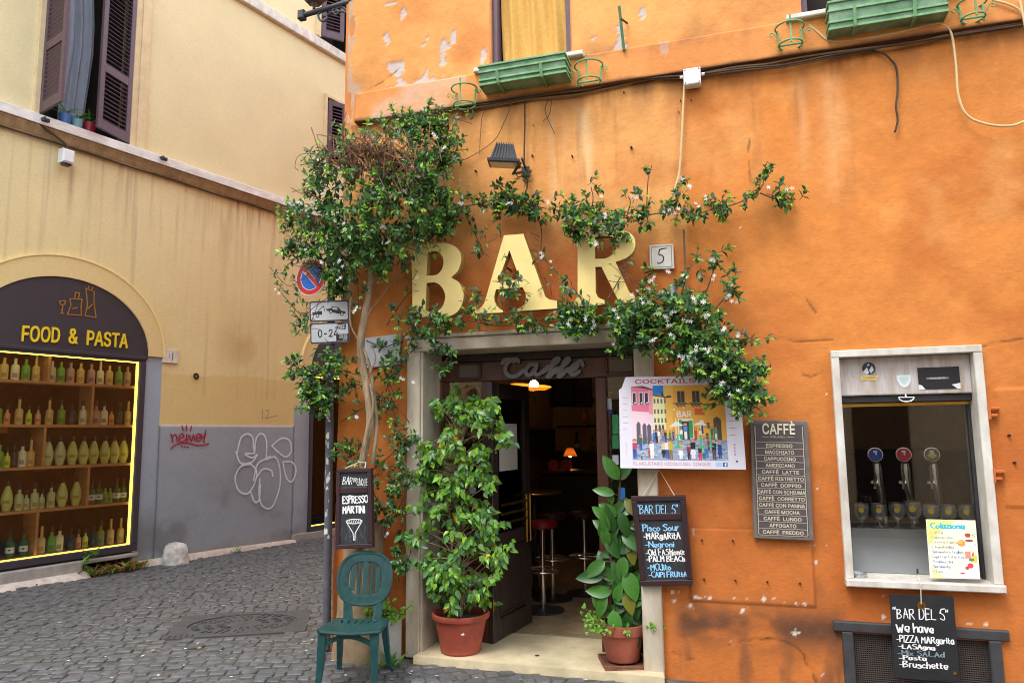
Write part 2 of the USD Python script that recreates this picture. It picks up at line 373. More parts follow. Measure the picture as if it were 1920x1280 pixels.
# ================================================================ the orange building
OB = thing('orange_building', 'orange plastered corner house with peeling paint and a bar at street level', 'building', (-3.06, 0, 0))
DOOR = (-2.34, -.69, 0.0, 2.262); WIN = (.615, 1.40, .70, 2.092); VENT = (.55, 1.39, -.1, .36); UPW = (-1.775, -1.103, 4.44, 5.9); UPW2 = (.53, 1.42, 4.44, 5.9)
HO = [DOOR, WIN, VENT, UPW, UPW2]
ORANGE, ORANGE_L, ORANGE_D = lin(204, 126, 60), lin(222, 160, 94), lin(190, 106, 50)
CRACKS = [[oz(*p) for p in q] for q in (
    [(1440, 1197), (1468, 1201), (1492, 1212), (1508, 1228), (1512, 1245), (1524, 1262), (1530, 1280)], [(1366, 1208), (1405, 1200), (1440, 1197)],
    [(1408, 240), (1405, 262), (1403, 285)], [(1404, 300), (1408, 340)], [(1262, 1222), (1285, 1236), (1300, 1235)], [(1440, 632), (1500, 640), (1562, 636)],
    [(1540, 700), (1520, 706), (1506, 702)], [(1840, 650), (1880, 640), (1920, 634)], [(770, 300), (790, 318)], [(690, 165), (720, 150), (745, 128)], [(1512, 560), (1530, 585)])]
_rc = np.random.default_rng(91)
for _ in range(0):                                              # hairline cracks wandering through the plaster
    x_, y_ = _rc.uniform(680, 1900), _rc.uniform(30, 1260); a_ = _rc.uniform(0, 6.3); q_ = []
    for _k in range(_rc.integers(4, 9)):
        q_.append(oz(x_, y_)); a_ += _rc.normal(0, .5); x_ += 14 * cos(a_); y_ += 14 * sin(a_)
    CRACKS.append(q_)
PEEL = [((770, 158), (62, 26)), (( 828, 108), (16, 44)), ((745, 120), (22, 22)), ((795, 140), (14, 24)), ((800, 70), (12, 18)), ((758, 30), (14, 22)), ((724, 65), (10, 22)), ((905, 95), (10, 30)), ((690, 215), (45, 18)), ((848, 62), (7, 22)),
        ((650, 225), (14, 60)), ((655, 60), (9, 90)), ((1430, 68), (24, 16)), ((1240, 108), (34, 22)), ((1162, 75), (16, 36)), ((735, 5), (26, 10)), ((1205, 30), (14, 30)), ((1110, 72), (12, 8)), ((1300, 1000), (5, 30))]
CHIPS = [((1265, 1122), (18, 26)), ((1295, 1140), (30, 26)), ((1390, 1140), (20, 22)), ((1510, 1135), (30, 26)), ((1495, 1186), (36, 14)), ((1545, 1262), (16, 18)), ((1340, 1190), (24, 20)), ((1370, 1200), (30, 10)), ((1528, 1040), (8, 60)), ((1840, 1170), (50, 10)), ((1620, 1160), (60, 8)),
         ((845, 322), (50, 44)), ((820, 300), (30, 50)), ((1545, 1010), (22, 26)), ((1660, 1158), (40, 8)), ((1800, 100), (50, 10)), ((1550, 740), (8, 60)), ((1300, 1118), (200, 7)), ((1420, 1122), (120, 7)), ((1160, 395), (30, 20))]
PLATE = (oz(1290, 990)[0], oz(1528, 1100)[0], .50, .985)
def o_disp(U, V):
    w = (N2(U, V, 1.1, 3, 1) - .5) * .035 + (N2(U, V, 5, 4, 2) - .5) * .012 + (N2(U, V, 26, 3, 5) - .5) * .0035
    for c in CRACKS: w -= .0025 * np.exp(-(linedist(U, V, c) / .008) ** 2)
    w -= .006 * peel_mask(U, V)
    w += .007 * ((U > PLATE[0]) & (U < PLATE[1]) & (V > PLATE[2]) & (V < PLATE[3]))
    w += .008 * ((U > 1.50) & (V < 1.86) & (V > 1.155)) + .005 * ((U > 1.52) & (V < 1.86) & (V > 1.88))
    edge = np.ones_like(U)
    for h in HO[:3]:
        d = np.hypot(np.maximum(np.maximum(h[0] - U, U - h[1]), 0), np.maximum(np.maximum(h[2] - V, V - h[3]), 0)); edge *= sstep(0, .12, d)
    return w * (.25 + .75 * edge) - .012
_pm = {}
def peel_mask(U, V):
    key = (U.shape, float(U.flat[0]), float(V.flat[-1]))
    if key in _pm: return _pm[key]
    n = N2(U, V, 10, 6, 7); m = np.zeros_like(U)
    for (px, py), (rx, ry) in PEEL:
        c = oz(px, py); e = oz(px + rx, py - ry)
        m = np.maximum(m, blob(U, V, c, (abs(e[0] - c[0]) * 1.25, abs(e[1] - c[1]) * 1.25)))
    m = sstep(.715, .735, n + m * .36) * (m > .02)
    m *= 1.0
    _pm[key] = m
    return m
def o_col(U, V):
    n1, n2, n3 = N2(U, V, .9, 4, 3), N2(U, V, 3.2, 5, 4), N2(U, V, 16, 4, 6)
    c = np.broadcast_to(np.array(ORANGE), U.shape + (3,)).copy()
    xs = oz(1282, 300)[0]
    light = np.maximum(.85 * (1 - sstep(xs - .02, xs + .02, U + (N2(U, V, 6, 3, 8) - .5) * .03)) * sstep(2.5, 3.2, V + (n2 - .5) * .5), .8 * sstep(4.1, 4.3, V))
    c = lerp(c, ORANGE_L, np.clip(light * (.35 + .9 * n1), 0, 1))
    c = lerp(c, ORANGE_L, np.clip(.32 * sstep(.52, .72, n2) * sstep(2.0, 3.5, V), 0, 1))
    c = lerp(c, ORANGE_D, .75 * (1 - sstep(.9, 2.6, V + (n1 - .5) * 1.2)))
    c *= (.88 + .24 * n3)[..., None] * (.86 + .28 * n1)[..., None] * (.88 + .24 * N2(U, V, 7, 5, 23))[..., None]
    # roller marks: faint lighter and darker strokes
    c *= (1 + .10 * (N2(U, V, 2.2, 4, 9, 1.0, 4.5) - .5))[..., None]
    c = lerp(c, lin(168, 84, 36), .42 * sstep(.5, .72, N2(U, V, 1.9, 6, 81, 1.0, 1.3))); c = lerp(c, lin(226, 164, 100), .38 * sstep(.54, .74, N2(U, V, 2.6, 6, 82, 1.0, .7)) * sstep(1.2, 3.0, V))
    c = lerp(c, lin(120, 78, 50), .38 * sstep(.56, .72, N2(U, V, 5, 5, 83, 2.2, .3)) * (V < 4.2) * sstep(2.6, 4.1, V))
    # pale runs of lime below the flower boxes
    for px, w, z0, z1, k in ((1092, .05, 4.15, 3.05, .55), (1040, .07, 4.1, 2.9, .34), (1500, .05, 4.1, 3.2, .2), (1560, .08, 4.1, 3.0, .22), (820, .2, 3.7, 3.2, .35)):
        x = oz(px, 300)[0]; c = lerp(c, lin(236, 200, 150), k * np.exp(-((U - x + .03 * np.sin(V * 3)) / w) ** 2) * sstep(z1, z1 + .5, V) * (1 - sstep(z0 - .1, z0, V)) * sstep(.3, .6, N2(U, V, 8, 3, 10, 2.5, .25)))
    # grime under the string course and along the foot
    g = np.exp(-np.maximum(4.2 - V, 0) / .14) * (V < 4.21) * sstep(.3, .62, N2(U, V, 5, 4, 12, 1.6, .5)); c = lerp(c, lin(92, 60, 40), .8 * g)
    g = np.exp(-np.maximum(V - 4.45, 0) / .12) * (V > 4.44) * sstep(.42, .7, N2(U, V, 4, 4, 13)); c = lerp(c, lin(88, 66, 52), .7 * g)
    lower = np.exp(-((V - .36) / .13) ** 2) * sstep(-.55, -.42, U) * (1 - sstep(.5, .62, U)) * sstep(.24, .5, N2(U, V, 4, 5, 14, 1, 1.4)); c = lerp(c, lin(92, 62, 46), .95 * lower)
    runs = (1 - sstep(.1, .42, V)) * sstep(.42, .7, N2(U, V, 5, 5, 15, 2.2, .5)); c = lerp(c, lin(112, 74, 50), .8 * runs)
    runs = np.exp(-((V - .62) / .06) ** 2) * sstep(.45, .75, N2(U, V, 6, 4, 16)) * (U > .4); c = lerp(c, lin(110, 72, 48), .7 * runs)
    # darker, redder patch by the vine and the letters
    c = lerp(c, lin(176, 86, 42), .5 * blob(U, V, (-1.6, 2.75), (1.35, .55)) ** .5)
    p = peel_mask(U, V); c = lerp(c, np.array(lin(186, 180, 178)), p * (.72 + .5 * (n3 - .3)))
    n = N2(U, V, 30, 5, 17); m = np.zeros_like(U)
    for (px, py), (rx, ry) in CHIPS:
        q = oz(px, py); e = oz(px + rx, py - ry); m = np.maximum(m, blob(U, V, q, (abs(e[0] - q[0]) * 1.2, abs(e[1] - q[1]) * 1.2)))
    c = lerp(c, lin(226, 214, 200), np.maximum(sstep(.87, .97, n + m * .34) * (m > .02), sstep(.80, .86, N2(U, V, 23, 4, 71))))
    for q in CRACKS: c = lerp(c, lin(74, 42, 26), .7 * np.exp(-((linedist(U, V, q) + .012 * (N2(U, V, 24, 3, 28) - .5)) / .006) ** 2) * sstep(.35, .55, N2(U, V, 14, 2, 18)))
    rim = np.minimum.reduce([np.abs(U - PLATE[0]), np.abs(U - PLATE[1])]) * 1 + 9 * ((V < PLATE[2]) | (V > PLATE[3]))
    rim = np.minimum(rim, np.minimum(np.abs(V - PLATE[2]), np.abs(V - PLATE[3])) + 9 * ((U < PLATE[0]) | (U > PLATE[1])))
    c = lerp(c, lin(122, 60, 26), .5 * np.exp(-(rim / .007) ** 2))
    # bare edge of the corner
    e = (U < -2.8) * sstep(.62, .78, N2(U, V, 7, 5, 19) + .42 * np.exp(-(U + 3.05) / .06)); c = lerp(c, lin(176, 150, 128), .8 * e * (V > 2.6))
    return c
def o_shift(U, V):
    k = np.clip((-2.6 - U) / .45, 0, 1)
    return k * (-(4.2 - np.minimum(V, 4.2)) * .013 + (N2(np.zeros_like(U), V, 6, 4, 21) - .5) * .035 + .01)
ue = edges(-3.06, 3.3, .0115, [h[k] for h in HO for k in (0, 1)] + [PLATE[0], PLATE[1]]); ve = edges(-.12, 5.7, .0115, [h[k] for h in HO for k in (2, 3)] + [PLATE[2], PLATE[3]])
inside = lambda U, V: np.any([(U > h[0]) & (U < h[1]) & (V > h[2]) & (V < h[3]) for h in HO], 0)
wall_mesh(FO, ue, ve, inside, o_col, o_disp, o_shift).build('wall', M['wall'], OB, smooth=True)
# string course under the upper windows
us = edges(-2.94, 3.3, .012); vs = np.concatenate([[4.194, 4.196], np.arange(4.21, 4.44, .012), [4.448, 4.478]])
us = np.concatenate([[us[0] - .003], us])
def s_disp(U, V):
    w = .052 + (N2(U, V, 6, 4, 31) - .5) * .014
    w = np.where(V < 4.195, -.03, w); w = np.where(V > 4.47, -.02, w); w = np.where(U < -2.941, -.03, w)
    return w
def s_col(U, V):
    c = o_col(U, np.full_like(V, 4.33) + (V - 4.33) * .2); n = N2(U, V, 5, 5, 33)
    c = lerp(c, lin(206, 126, 66), np.full(U.shape, .5))
    c = lerp(c, lin(120, 92, 70), .6 * sstep(.5, .7, n) * sstep(4.36, 4.44, V)); c = lerp(c, lin(66, 48, 36), .85 * (1 - sstep(4.2, 4.235, V + (n - .5) * .05)))  # lower edge: the dark shadow line is painted into the colour
    return lerp(c, lin(205, 180, 160), .5 * (U < -1.95) * sstep(.42, .62, N2(U, V, 3, 4, 34)))
wall_mesh(FO, us, vs, lambda U, V: np.zeros_like(U, bool), s_col, s_disp).build('string_course', M['wall'], OB, smooth=40)
m = MB(); m.box(Frame((-3.075, 0, 0), (-.09, .996, 0), (-1, 0, 0)), 0.02, 9, -.2, 9, -.3, 0); m.build('side_wall', mat('side_plaster', lin(196, 120, 60), rough=.9, var=.15, scale=3), OB)
m = MB(); m.box(FO, -3.06, 3.3, 5.7, 9.5, -.3, -.012); m.box(FO, 3.3, 9, -.2, 9.5, -.3, -.012); m.build('upper_wall', mat('far_plaster', lin(222, 140, 66), rough=.9, var=.1, scale=2), OB)
# small nail holes, bolts and old fixings in the plaster
for k, (px, py, r) in enumerate([(1316, 1012, .010), (1374, 1013, .010), (1320, 1085, .010), (1379, 1087, .010), (1439, 1090, .010), (1500, 1093, .010), (1892, 816, .012), (1902, 867, .012), (892, 321, .012), (998, 292, .010), (1073, 293, .010), (1184, 277, .013), (1170, 174, .008), (1000, 235, .005), (1276, 189, .005), (1296, 188, .005), (1273, 210, .005)]):
    q = O(px, py); m = MB(); mm = Frame((q[0], 0, q[2]), (1, 0, 0), (0, -1, 0))
    a = np.linspace(0, 2 * pi, 9)[:-1]; m.poly(Polygon([(r * .62 * cos(t) * (1 + .25 * sin(3 * t + k)), r * .62 * sin(t)) for t in a]), mm, -.02, .014); m.build('fixing_hole', M['dark'], OB)
# hinges of the iron hatch beside the window
hm = mat('painted_iron', lin(186, 100, 42), rough=.6, var=.15, scale=20, bump=.2)
for px, py in ((1857, 772), (1866, 890)):
    q = O(px, py); f = Frame((q[0], 0, q[2]), (1, 0, 0), (0, -1, 0)); m = MB()
    m.box(f, -.02, .045, .012, .03, 0, .03, .004); m.box(f, -.02, .03, -.03, -.012, 0, .03, .004); m.tube([f(-.014, -.045, .03), f(-.014, .04, .03)], .009); m.build('hinge', hm, OB)

# ---- the stone door surround
FD = FO
m = MB(); m.box(FO, -2.455, -2.345, 0.0, 2.262, -.012, .045, .006); m.box(FO, -2.345, -2.325, 0.0, 2.262, -.3, .03, .004); DJ = m.build('door_jamb', M['marble'], OB)
m = MB(); m.box(FO, -.705, -.572, 0.0, 2.262, -.3, .045, .006); m.build('door_jamb', M['marble'], OB)
m = MB(); m.box(FO, -2.455, -.572, 2.264, 2.36, -.3, .045, .006); m.box(FO, -2.47, -.56, 2.362, 2.39, -.3, .06, .006); m.build('door_lintel', M['marble'], OB)
m = MB(); m.hexa([(-2.345, -.14, -.05), (-.56, -.14, -.05), (-.70, .62, -.05), (-2.33, .62, -.05), (-2.345, -.14, .045), (-.56, -.14, .045), (-.70, .62, .05), (-2.33, .62, .05)])
m.build('threshold', mat('threshold_stone', lin(200, 184, 150), rough=.6, var=.2, scale=6, bump=.3, bscale=40), OB)
# ---- the room behind
wallm = mat('room_plaster', lin(206, 184, 150), rough=.8, var=.1); dado = mat('room_dark_wood', lin(66, 42, 30), rough=.5, var=.3)
m = MB(); m.box(Frame((0, 0, 0), (1, 0, 0), (0, 1, 0)), -3.0, 3.3, -.1, .046, .62, 6.5); m.build('room_floor', mat('room_tiles', lin(160, 142, 112), rough=.4, var=.3, scale=5, bump=.1, rvar=.15), OB)
m = MB(); m.box(FO, -3.0, 3.3, .05, 3.3, -6.6, -6.5); m.box(FO, -3.05, -2.95, .05, 3.3, -6.5, -.32); m.box(FO, 3.25, 3.35, .05, 3.3, -6.5, -.32); m.build('room_wall', wallm, OB)
m = MB(); m.box(FO, -2.95, 3.25, .05, 1.35, -6.49, -6.45); m.box(FO, -2.949, -2.90, .05, 1.7, -6.45, -.34); m.build('room_panelling', dado, OB)
m = MB(); m.box(FO, -3.05, 3.35, 3.1, 3.25, -6.6, -.32); m.build('room_ceiling', wallm, OB)
m = MB(); m.box(FO, -2.95, -2.345, .05, 3.1, -.42, -.32); m.box(FO, -.69, .5, .05, 3.1, -.42, -.32); m.box(FO, 1.5, 3.25, .05, 3.1, -.42, -.32); m.box(FO, -2.345, -.69, 2.4, 3.1, -.42, -.32); m.box(FO, .5, 1.5, 2.2, 3.1, -.42, -.32); m.box(FO, .5, 1.5, .05, .6, -.42, -.32); m.build('room_front_wall', wallm, OB)

# ---- upper windows: reveals, sills, curtain
for (a, b, z0, z1), nm in ((UPW, 0), (UPW2, 1)):
    m = MB(); m.box(FO, a - .0, a + .012, z0, z1, -.3, -.014); m.box(FO, b - .012, b, z0, z1, -.3, -.014); m.build('window_reveal', mat('reveal_%d' % nm, lin(196, 130, 80), rough=.9, var=.2, scale=8), OB)
    m = MB(); m.box(FO, a + .012, a + .055, z0, z1, -.16, -.05, .004); m.box(FO, b - .055, b - .012, z0, z1, -.16, -.05, .004); w = m.build('window_frame', M['shutter'], OB)
    m = MB(); m.box(FO, a + .012, b - .012, z0, z1, -.31, -.3); m.build('window_dark', M['dark'], OB)
    m = MB(); m.box(FO, a - .10, b + .10, z0 - .002, z0 + .034, -.2, .10, .006); m.build('window_sill', M['white_marble'], OB)
cl = MB(); nu, nv = 60, 10
uu, vv = np.meshgrid(np.linspace(-1.70, -1.13, nu), np.linspace(4.46, 5.9, nv)); folds = .025 * np.sin(uu * 34 + .8 * np.sin(vv * 2.2)) + .014 * np.sin(uu * 71 + vv * 3) + .03 * (uu + 1.4)
P = FO(uu + .03 * (vv - 4.46) * -.4, vv, -.10 + folds).reshape(-1, 3); a = (np.arange(nv - 1)[:, None] * nu + np.arange(nu - 1)[None]).ravel()
cl.add(P, np.stack([a, a + 1, a + nu + 1, a + nu], 1)); cl.build('curtain', mat('ochre_cloth', lin(206, 160, 82), rough=.9, var=.1, scale=40, bump=.2, bscale=220), smooth=True, loc=(-1.42, .1, 4.46), label='ochre yellow cloth curtain hanging in the window above the green flower box', cat='curtain')

# ================================================================ the yellow building
YB = thing('yellow_building', 'pale yellow plastered house with grey painted dado and stone string courses', 'building', YO)
SH = (-3.27, -1.18, .0, 2.70); W1 = (-2.70, -1.585, 5.46, 8.4); SH2 = (1.745, 3.9, .08, 2.62); W2 = (1.975, 2.62, 6.52, 7.60); W3 = (1.78, 2.7, 8.64, 9.9)
CRV = (-1.86, -1.24, .0, .15)
HY = [SH, W1, SH2, W2, W3]
YEL, YEL_L = lin(217, 200, 147), lin(226, 213, 174)
def y_col(U, V):
    n1, n2, n3 = N2(U, V, .8, 4, 43), N2(U, V, 3.0, 5, 44), N2(U, V, 14, 4, 46)
    c = np.broadcast_to(np.array(YEL), U.shape + (3,)).copy()
    c = lerp(c, YEL_L, .75 * sstep(3.2, 6.5, V + (n1 - .5) * 2)); c *= (.91 + .18 * n1)[..., None] * (.94 + .12 * n2)[..., None] * (.98 + .04 * n3)[..., None]
    c = lerp(c, lin(206, 180, 112), .55 * (V < 2.52 + .02 * np.sin(U * 3)) * (V > 1.8) * (U > -.93))                                   # a band repainted in ochre
    run = sstep(.5, .74, N2(U, V, 7, 4, 47, 2.4, .12)) * np.exp(-np.maximum(5.2 - V, 0) / .55) * (V < 5.21)
    c = lerp(c, lin(126, 98, 78), .75 * run * sstep(-3.4, 1.2, U + 1.5 * N2(U, V, 1.2, 2, 48)))
    c = lerp(c, lin(198, 142, 66), .6 * sstep(.56, .75, N2(U, V, 8, 4, 49, 2.4, .12)) * np.exp(-np.maximum(5.1 - V, 0) / .45) * (V < 5.2) * (U > -1.2))
    long = sstep(.60, .72, N2(U, V, 6, 3, 50, 3.0, .05)) * (V < 5.2) * (V > 2.2); c = lerp(c, lin(150, 126, 112), .28 * long)
    c = lerp(c, lin(140, 112, 84), .6 * np.exp(-((U + 2.27) / .035) ** 2) * (V < 5.0) * sstep(4.1, 4.9, V))
    c = lerp(c, lin(176, 142, 88), .55 * blob(U, V, (.35, 3.0), (.55, .5)) * sstep(.35, .6, n2))
    g = np.exp(-np.maximum(V - 5.45, 0) / .05) * (V > 5.44) * sstep(-.8, .6, U) * sstep(.35, .6, n2); c = lerp(c, lin(80, 72, 66), .8 * g)
    grey = ((V < 1.8 + .004 * np.sin(U * 40)) & (U > -.93) & (U < 1.42)) | ((U <= -.93) & (V < 2.712)) | ((U >= 1.42) & (V < 2.13))
    gc = np.broadcast_to(np.array(lin(148, 157, 166)), U.shape + (3,)) * (.86 + .28 * n1)[..., None] * (.94 + .12 * n3)[..., None]
    strip = grey & ((U <= -.93) | (U >= 1.42)); gc = np.where(strip[..., None], gc * np.array([1.06, 1.10, 1.16]), gc)
    gc = lerp(gc, lin(92, 88, 86), .6 * sstep(.45, .7, N2(U, V, 2.2, 5, 51)) * (1 - sstep(.3, 1.3, V))); gc = lerp(gc, lin(150, 140, 128), .5 * (1 - sstep(.02, .16, V + .1 * (n2 - .5))))
    c = np.where(grey[..., None], gc, c)
    c = lerp(c, lin(212, 204, 190), .9 * np.exp(-((V - 1.8) / .012) ** 2) * ((U > -.93) & (U < 1.42)))
    for s0 in (-.928, 1.421): c = lerp(c, lin(70, 70, 74), .7 * np.exp(-((U - s0) / .010) ** 2) * (V < 1.8))
    return c
def y_disp(U, V):
    w = (N2(U, V, .9, 3, 61) - .5) * .03 + (N2(U, V, 3, 2, 62) - .5) * .008
    for s0 in (-.928, 1.421): w -= .008 * np.exp(-((U - s0) / .012) ** 2) * (V < 1.8)
    return w - .012 + .006 * ((V < 1.8) & (U > -.93) & (U < 1.42))
ue = edges(-3.9, 3.9, .024, [h[k] for h in HY for k in (0, 1)] + [-.94, -.928, -.916, 1.409, 1.421, 1.433, -1.18, -1.12]); ve = edges(-.25, 10.5, .024, [h[k] for h in HY for k in (2, 3)] + [1.788, 1.8, 1.812])
insideY = lambda U, V: np.any([(U > h[0]) & (U < h[1]) & (V > h[2]) & (V < h[3]) for h in HY], 0)
wall_mesh(FY, ue, ve, insideY, y_col, y_disp).build('wall', M['wall'], YB, smooth=True)
yfar = mat('far_yellow', lin(218, 206, 160), rough=.9, var=.08, scale=2)
m = MB(); m.box(FY, -9.5, -3.9, -.4, 12, -.3, -.012); m.box(FY, 3.9, 16, -.6, 12, -.3, -.012); m.box(FY, -3.9, 3.9, 10.5, 12, -.3, -.012); m.build('outer_wall', yfar, YB)
# the moulded string course
stone = mat('string_course_stone', lin(242, 242, 240), rough=.85, scale=4, detail=8, col2=lin(196, 192, 188), bump=.5, bscale=40, stretch=(1, 1, 2.5)); stone_d = mat('string_course_shaded', lin(176, 152, 112), rough=.9, scale=9, col2=lin(134, 110, 80), bump=.6, bscale=30, stretch=(1, 1, .4))  # moulding stone is a darker copy, shade under the ledge put into colour
def run_profile(fr, prof, u0, u1, n=40):
    mm = MB(); us_ = np.linspace(u0, u1, n + 1); k = len(prof)
    P = np.concatenate([fr(np.full(k, u), np.array([p[1] for p in prof]), np.array([p[0] for p in prof])) for u in us_])
    fs = [[i * k + j, (i + 1) * k + j, (i + 1) * k + j + 1, i * k + j + 1] for i in range(n) for j in range(k - 1)]
    return mm.add(P, fs)
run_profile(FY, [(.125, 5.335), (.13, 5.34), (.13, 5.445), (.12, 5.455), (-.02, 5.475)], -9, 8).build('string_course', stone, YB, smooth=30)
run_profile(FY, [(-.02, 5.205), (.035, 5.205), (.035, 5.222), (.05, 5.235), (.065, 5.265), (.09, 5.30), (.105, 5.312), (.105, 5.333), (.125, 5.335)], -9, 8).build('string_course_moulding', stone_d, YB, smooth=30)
z3 = 8.42
run_profile(FY, [(-.02, z3), (.07, z3), (.08, z3 + .02), (.08, z3 + .15), (.07, z3 + .16), (-.02, z3 + .18)], -6, 8).build('upper_string_course', M['white_marble'], YB, smooth=30)
def stone_frame(a, b, z0, z1, wd, name='window_frame', wl=None):
    mm = MB(); mm.box(FY, a - (wl or wd), a, z0, z1, -.03, .035, .006); mm.box(FY, b, b + wd, z0, z1, -.03, .035, .006); mm.box(FY, a - (wl or wd), b + wd, z1, z1 + wd, -.03, .036, .006)
    mm.box(FY, b + wd * .4, b + wd, z0, z1, .03, .052, .006); mm.box(FY, a - wd * .03, a, z0, z1, -.25, -.03); mm.box(FY, b, b + .005, z0, z1, -.25, -.03)
    return mm.build(name, mat(numbered('/World/Looks', 'frame_stone').split('/')[-1], lin(214, 194, 154), rough=.8, var=.1, scale=8, bump=.3), YB)
stone_frame(W1[0], W1[1], W1[2], W1[3], .215, wl=.07); stone_frame(W2[0], 2.7, W2[2], W2[3], .06); stone_frame(W3[0], W3[1], W3[2], W3[3], .10)
for (a, b, z0, z1) in (W1, W2, W3):
    m = MB(); m.box(FY, a, b, z0, z1, -.62, -.6); m.box(FY, a - .02, a, z0, z1, -.6, -.02); m.box(FY, b, b + .02, z0, z1, -.6, -.02); m.box(FY, a, b, z0 - .02, z0, -.6, -.02); m.box(FY, a, b, z1, z1 + .02, -.6, -.02); m.build('window_dark', M['dark'], YB)
def shutter(hs, z0, z1, wd, ang, sgn, splits, pitch=.052, slat_w=.045):
    """a louvred leaf hinged at s = hs; ang is how far it stands out from the wall; sgn +1 if it reaches towards larger s"""
    d = YX * cos(ang) * sgn + YN * sin(ang); n = np.cross(d, ZZ); n = n if n @ YN > 0 else -n
    fr = Frame(YO + YX * hs + YN * .03, d, n); st = .075; mm = MB()
    mm.box(fr, 0, st, z0, z1, -.018, .018, .004); mm.box(fr, wd - st, wd, z0, z1, -.018, .018, .004)
    zs = [z0] + splits + [z1]
    for k, z in enumerate(zs):
        h = .13 if k == 0 else (.11 if k < len(zs) - 1 else .09)
        mm.box(fr, st, wd - st, z if k < len(zs) - 1 else z - h, (z + h) if k < len(zs) - 1 else z, -.017, .017, .003)
    p = mm.build('shutter', M['shutter'], YB)
    for k in range(len(zs) - 1):
        lo, hi = zs[k] + (.13 if k == 0 else .11), zs[k + 1] - (.09 if k == len(zs) - 2 else 0)
        for z in np.arange(lo + .018, hi - .01, pitch):
            ms = MB(); x0, x1 = st + .001, wd - st - .001
            ms.hexa([fr(x0, z - .018, .014), fr(x1, z - .018, .014), fr(x1, z - .014, .018), fr(x0, z - .014, .018), fr(x0, z + .012, -.016), fr(x1, z + .012, -.016), fr(x1, z + .018, -.014), fr(x0, z + .018, -.014)]); ms.build('slat', M['shutter'], p)
    return p
def open_angle(hs, wd, sgn, z, px):
    return min(np.radians(np.arange(2, 120, 1.0)), key=lambda t: abs(project(YO + YX * hs + YN * .03 + (YX * cos(t) * sgn + YN * sin(t)) * wd + ZZ * z)[0] - px))
shutter(W1[0] + .01, 5.50, 8.3, .555, open_angle(W1[0] + .01, .555, 1, 5.5, 117), 1, [6.27], .058)
shutter(W1[1] - .01, 5.50, 8.3, .555, open_angle(W1[1] - .01, .555, -1, 5.5, 181), -1, [6.27], .058)
shutter(W2[0] + .01, 6.54, 7.55, .34, .35, 1, [], .06); shutter(W3[0] + .01, 8.66, 9.85, .4, .5, 1, [], .06)
for s0, z0 in ((-2.72, 5.40), (-1.20, 5.42)):
    m = MB(); m.tube([FY(s0, z0, .10), FY(s0, z0, .20), FY(s0 + .03, z0 - .05, .22)], .014); m.box(FY, s0 - .03, s0 + .05, z0 - .05, z0 - .01, .18, .23, .008); m.build('shutter_stay', M['black_metal'], YB)
# house-number stone, vent and pencilled mark
m = MB(); m.box(FY, -.945, -.715, 2.645, 2.825, -.02, .022, .004); m.build('plaque', M['white_marble'], YB)
m = MB(); m.box(FY, -.81, -.80, 2.68, 2.79, .022, .025); m.box(FY, -.86, -.855, 2.70, 2.77, .022, .025); m.build('plaque_number', M['grey_metal'], YB)
m = MB(); q = Ys(368, 705); fv = Frame(FY(q[0], q[1], -.006), YX, YN)
for k in range(8):
    a = k * pi / 4; m.poly(affinity.rotate(affinity.translate(Point(0, 0).buffer(.012, 3), .035, 0), math.degrees(a), origin=(0, 0)).union(affinity.rotate(sbox(.018, -.007, .045, .007), math.degrees(a), origin=(0, 0))), fv, 0, .012)
m.build('air_vent', M['dark'], YB)
def paint_line(pts, wd, name, mt, fnpx=Ys, fr=FY, par=None, lift=.012, smooth=True):
    q = np.array([fnpx(*p) for p in pts]); q = smooth_line(q, 6) if smooth else q
    return LineString(q).buffer(wd / 2, quad_segs=3)
spray_w = mat('spray_white', lin(206, 214, 226), rough=.8, var=.12, scale=20); spray_r = mat('spray_red', lin(150, 24, 44), rough=.8, var=.2, scale=20)
Z3 = lambda a, b: (a / 2.909, 440 + b / 2.909); Z4 = lambda a, b: (a / 2.909, 840 + b / 2.909)
loops = [[Z3(1385, 1190), Z3(1335, 1195), Z3(1372, 1215), Z4(1400, 35), Z4(1370, 75), Z4(1310, 80), Z4(1285, 20), Z3(1290, 1190), Z3(1310, 1110), Z3(1345, 1085), Z3(1375, 1105), Z3(1380, 1160), Z3(1385, 1190)],
         [Z3(1385, 1190), Z3(1395, 1110), Z3(1425, 1083), Z3(1450, 1120), Z3(1450, 1220)],
         [Z4(1450, 60), Z4(1500, 50), Z4(1525, 120), Z4(1520, 220), Z4(1480, 320), Z4(1430, 315), Z4(1410, 250), Z4(1415, 165)],
         [Z4(1365, 85), Z4(1310, 100), Z4(1280, 160), Z4(1300, 230), Z4(1350, 245), Z4(1390, 180), Z4(1395, 120), Z4(1365, 85)],
         [Z4(1380, 175), Z4(1400, 90), Z4(1440, 60), Z4(1470, 45)], [Z4(1390, 170), Z4(1430, 115), Z4(1475, 120), Z4(1485, 150)], [Z4(1365, 240), Z4(1385, 290), Z4(1410, 280), Z4(1418, 200)],
         [Z3(1480, 1150), Z3(1530, 1110), Z3(1575, 1120), Z3(1585, 1180), Z3(1555, 1210), Z3(1510, 1180), Z3(1480, 1150)], [Z4(1540, 75), Z4(1590, 75), Z4(1612, 120), Z4(1590, 180), Z4(1560, 160), Z4(1540, 75)]]
g = unary_union([paint_line(l, .026, '', None) for l in loops]); m = MB(); m.poly(g, FY, .012); m.build('white_graffiti', spray_w, YB, label='white looping spray graffiti on the grey dado')
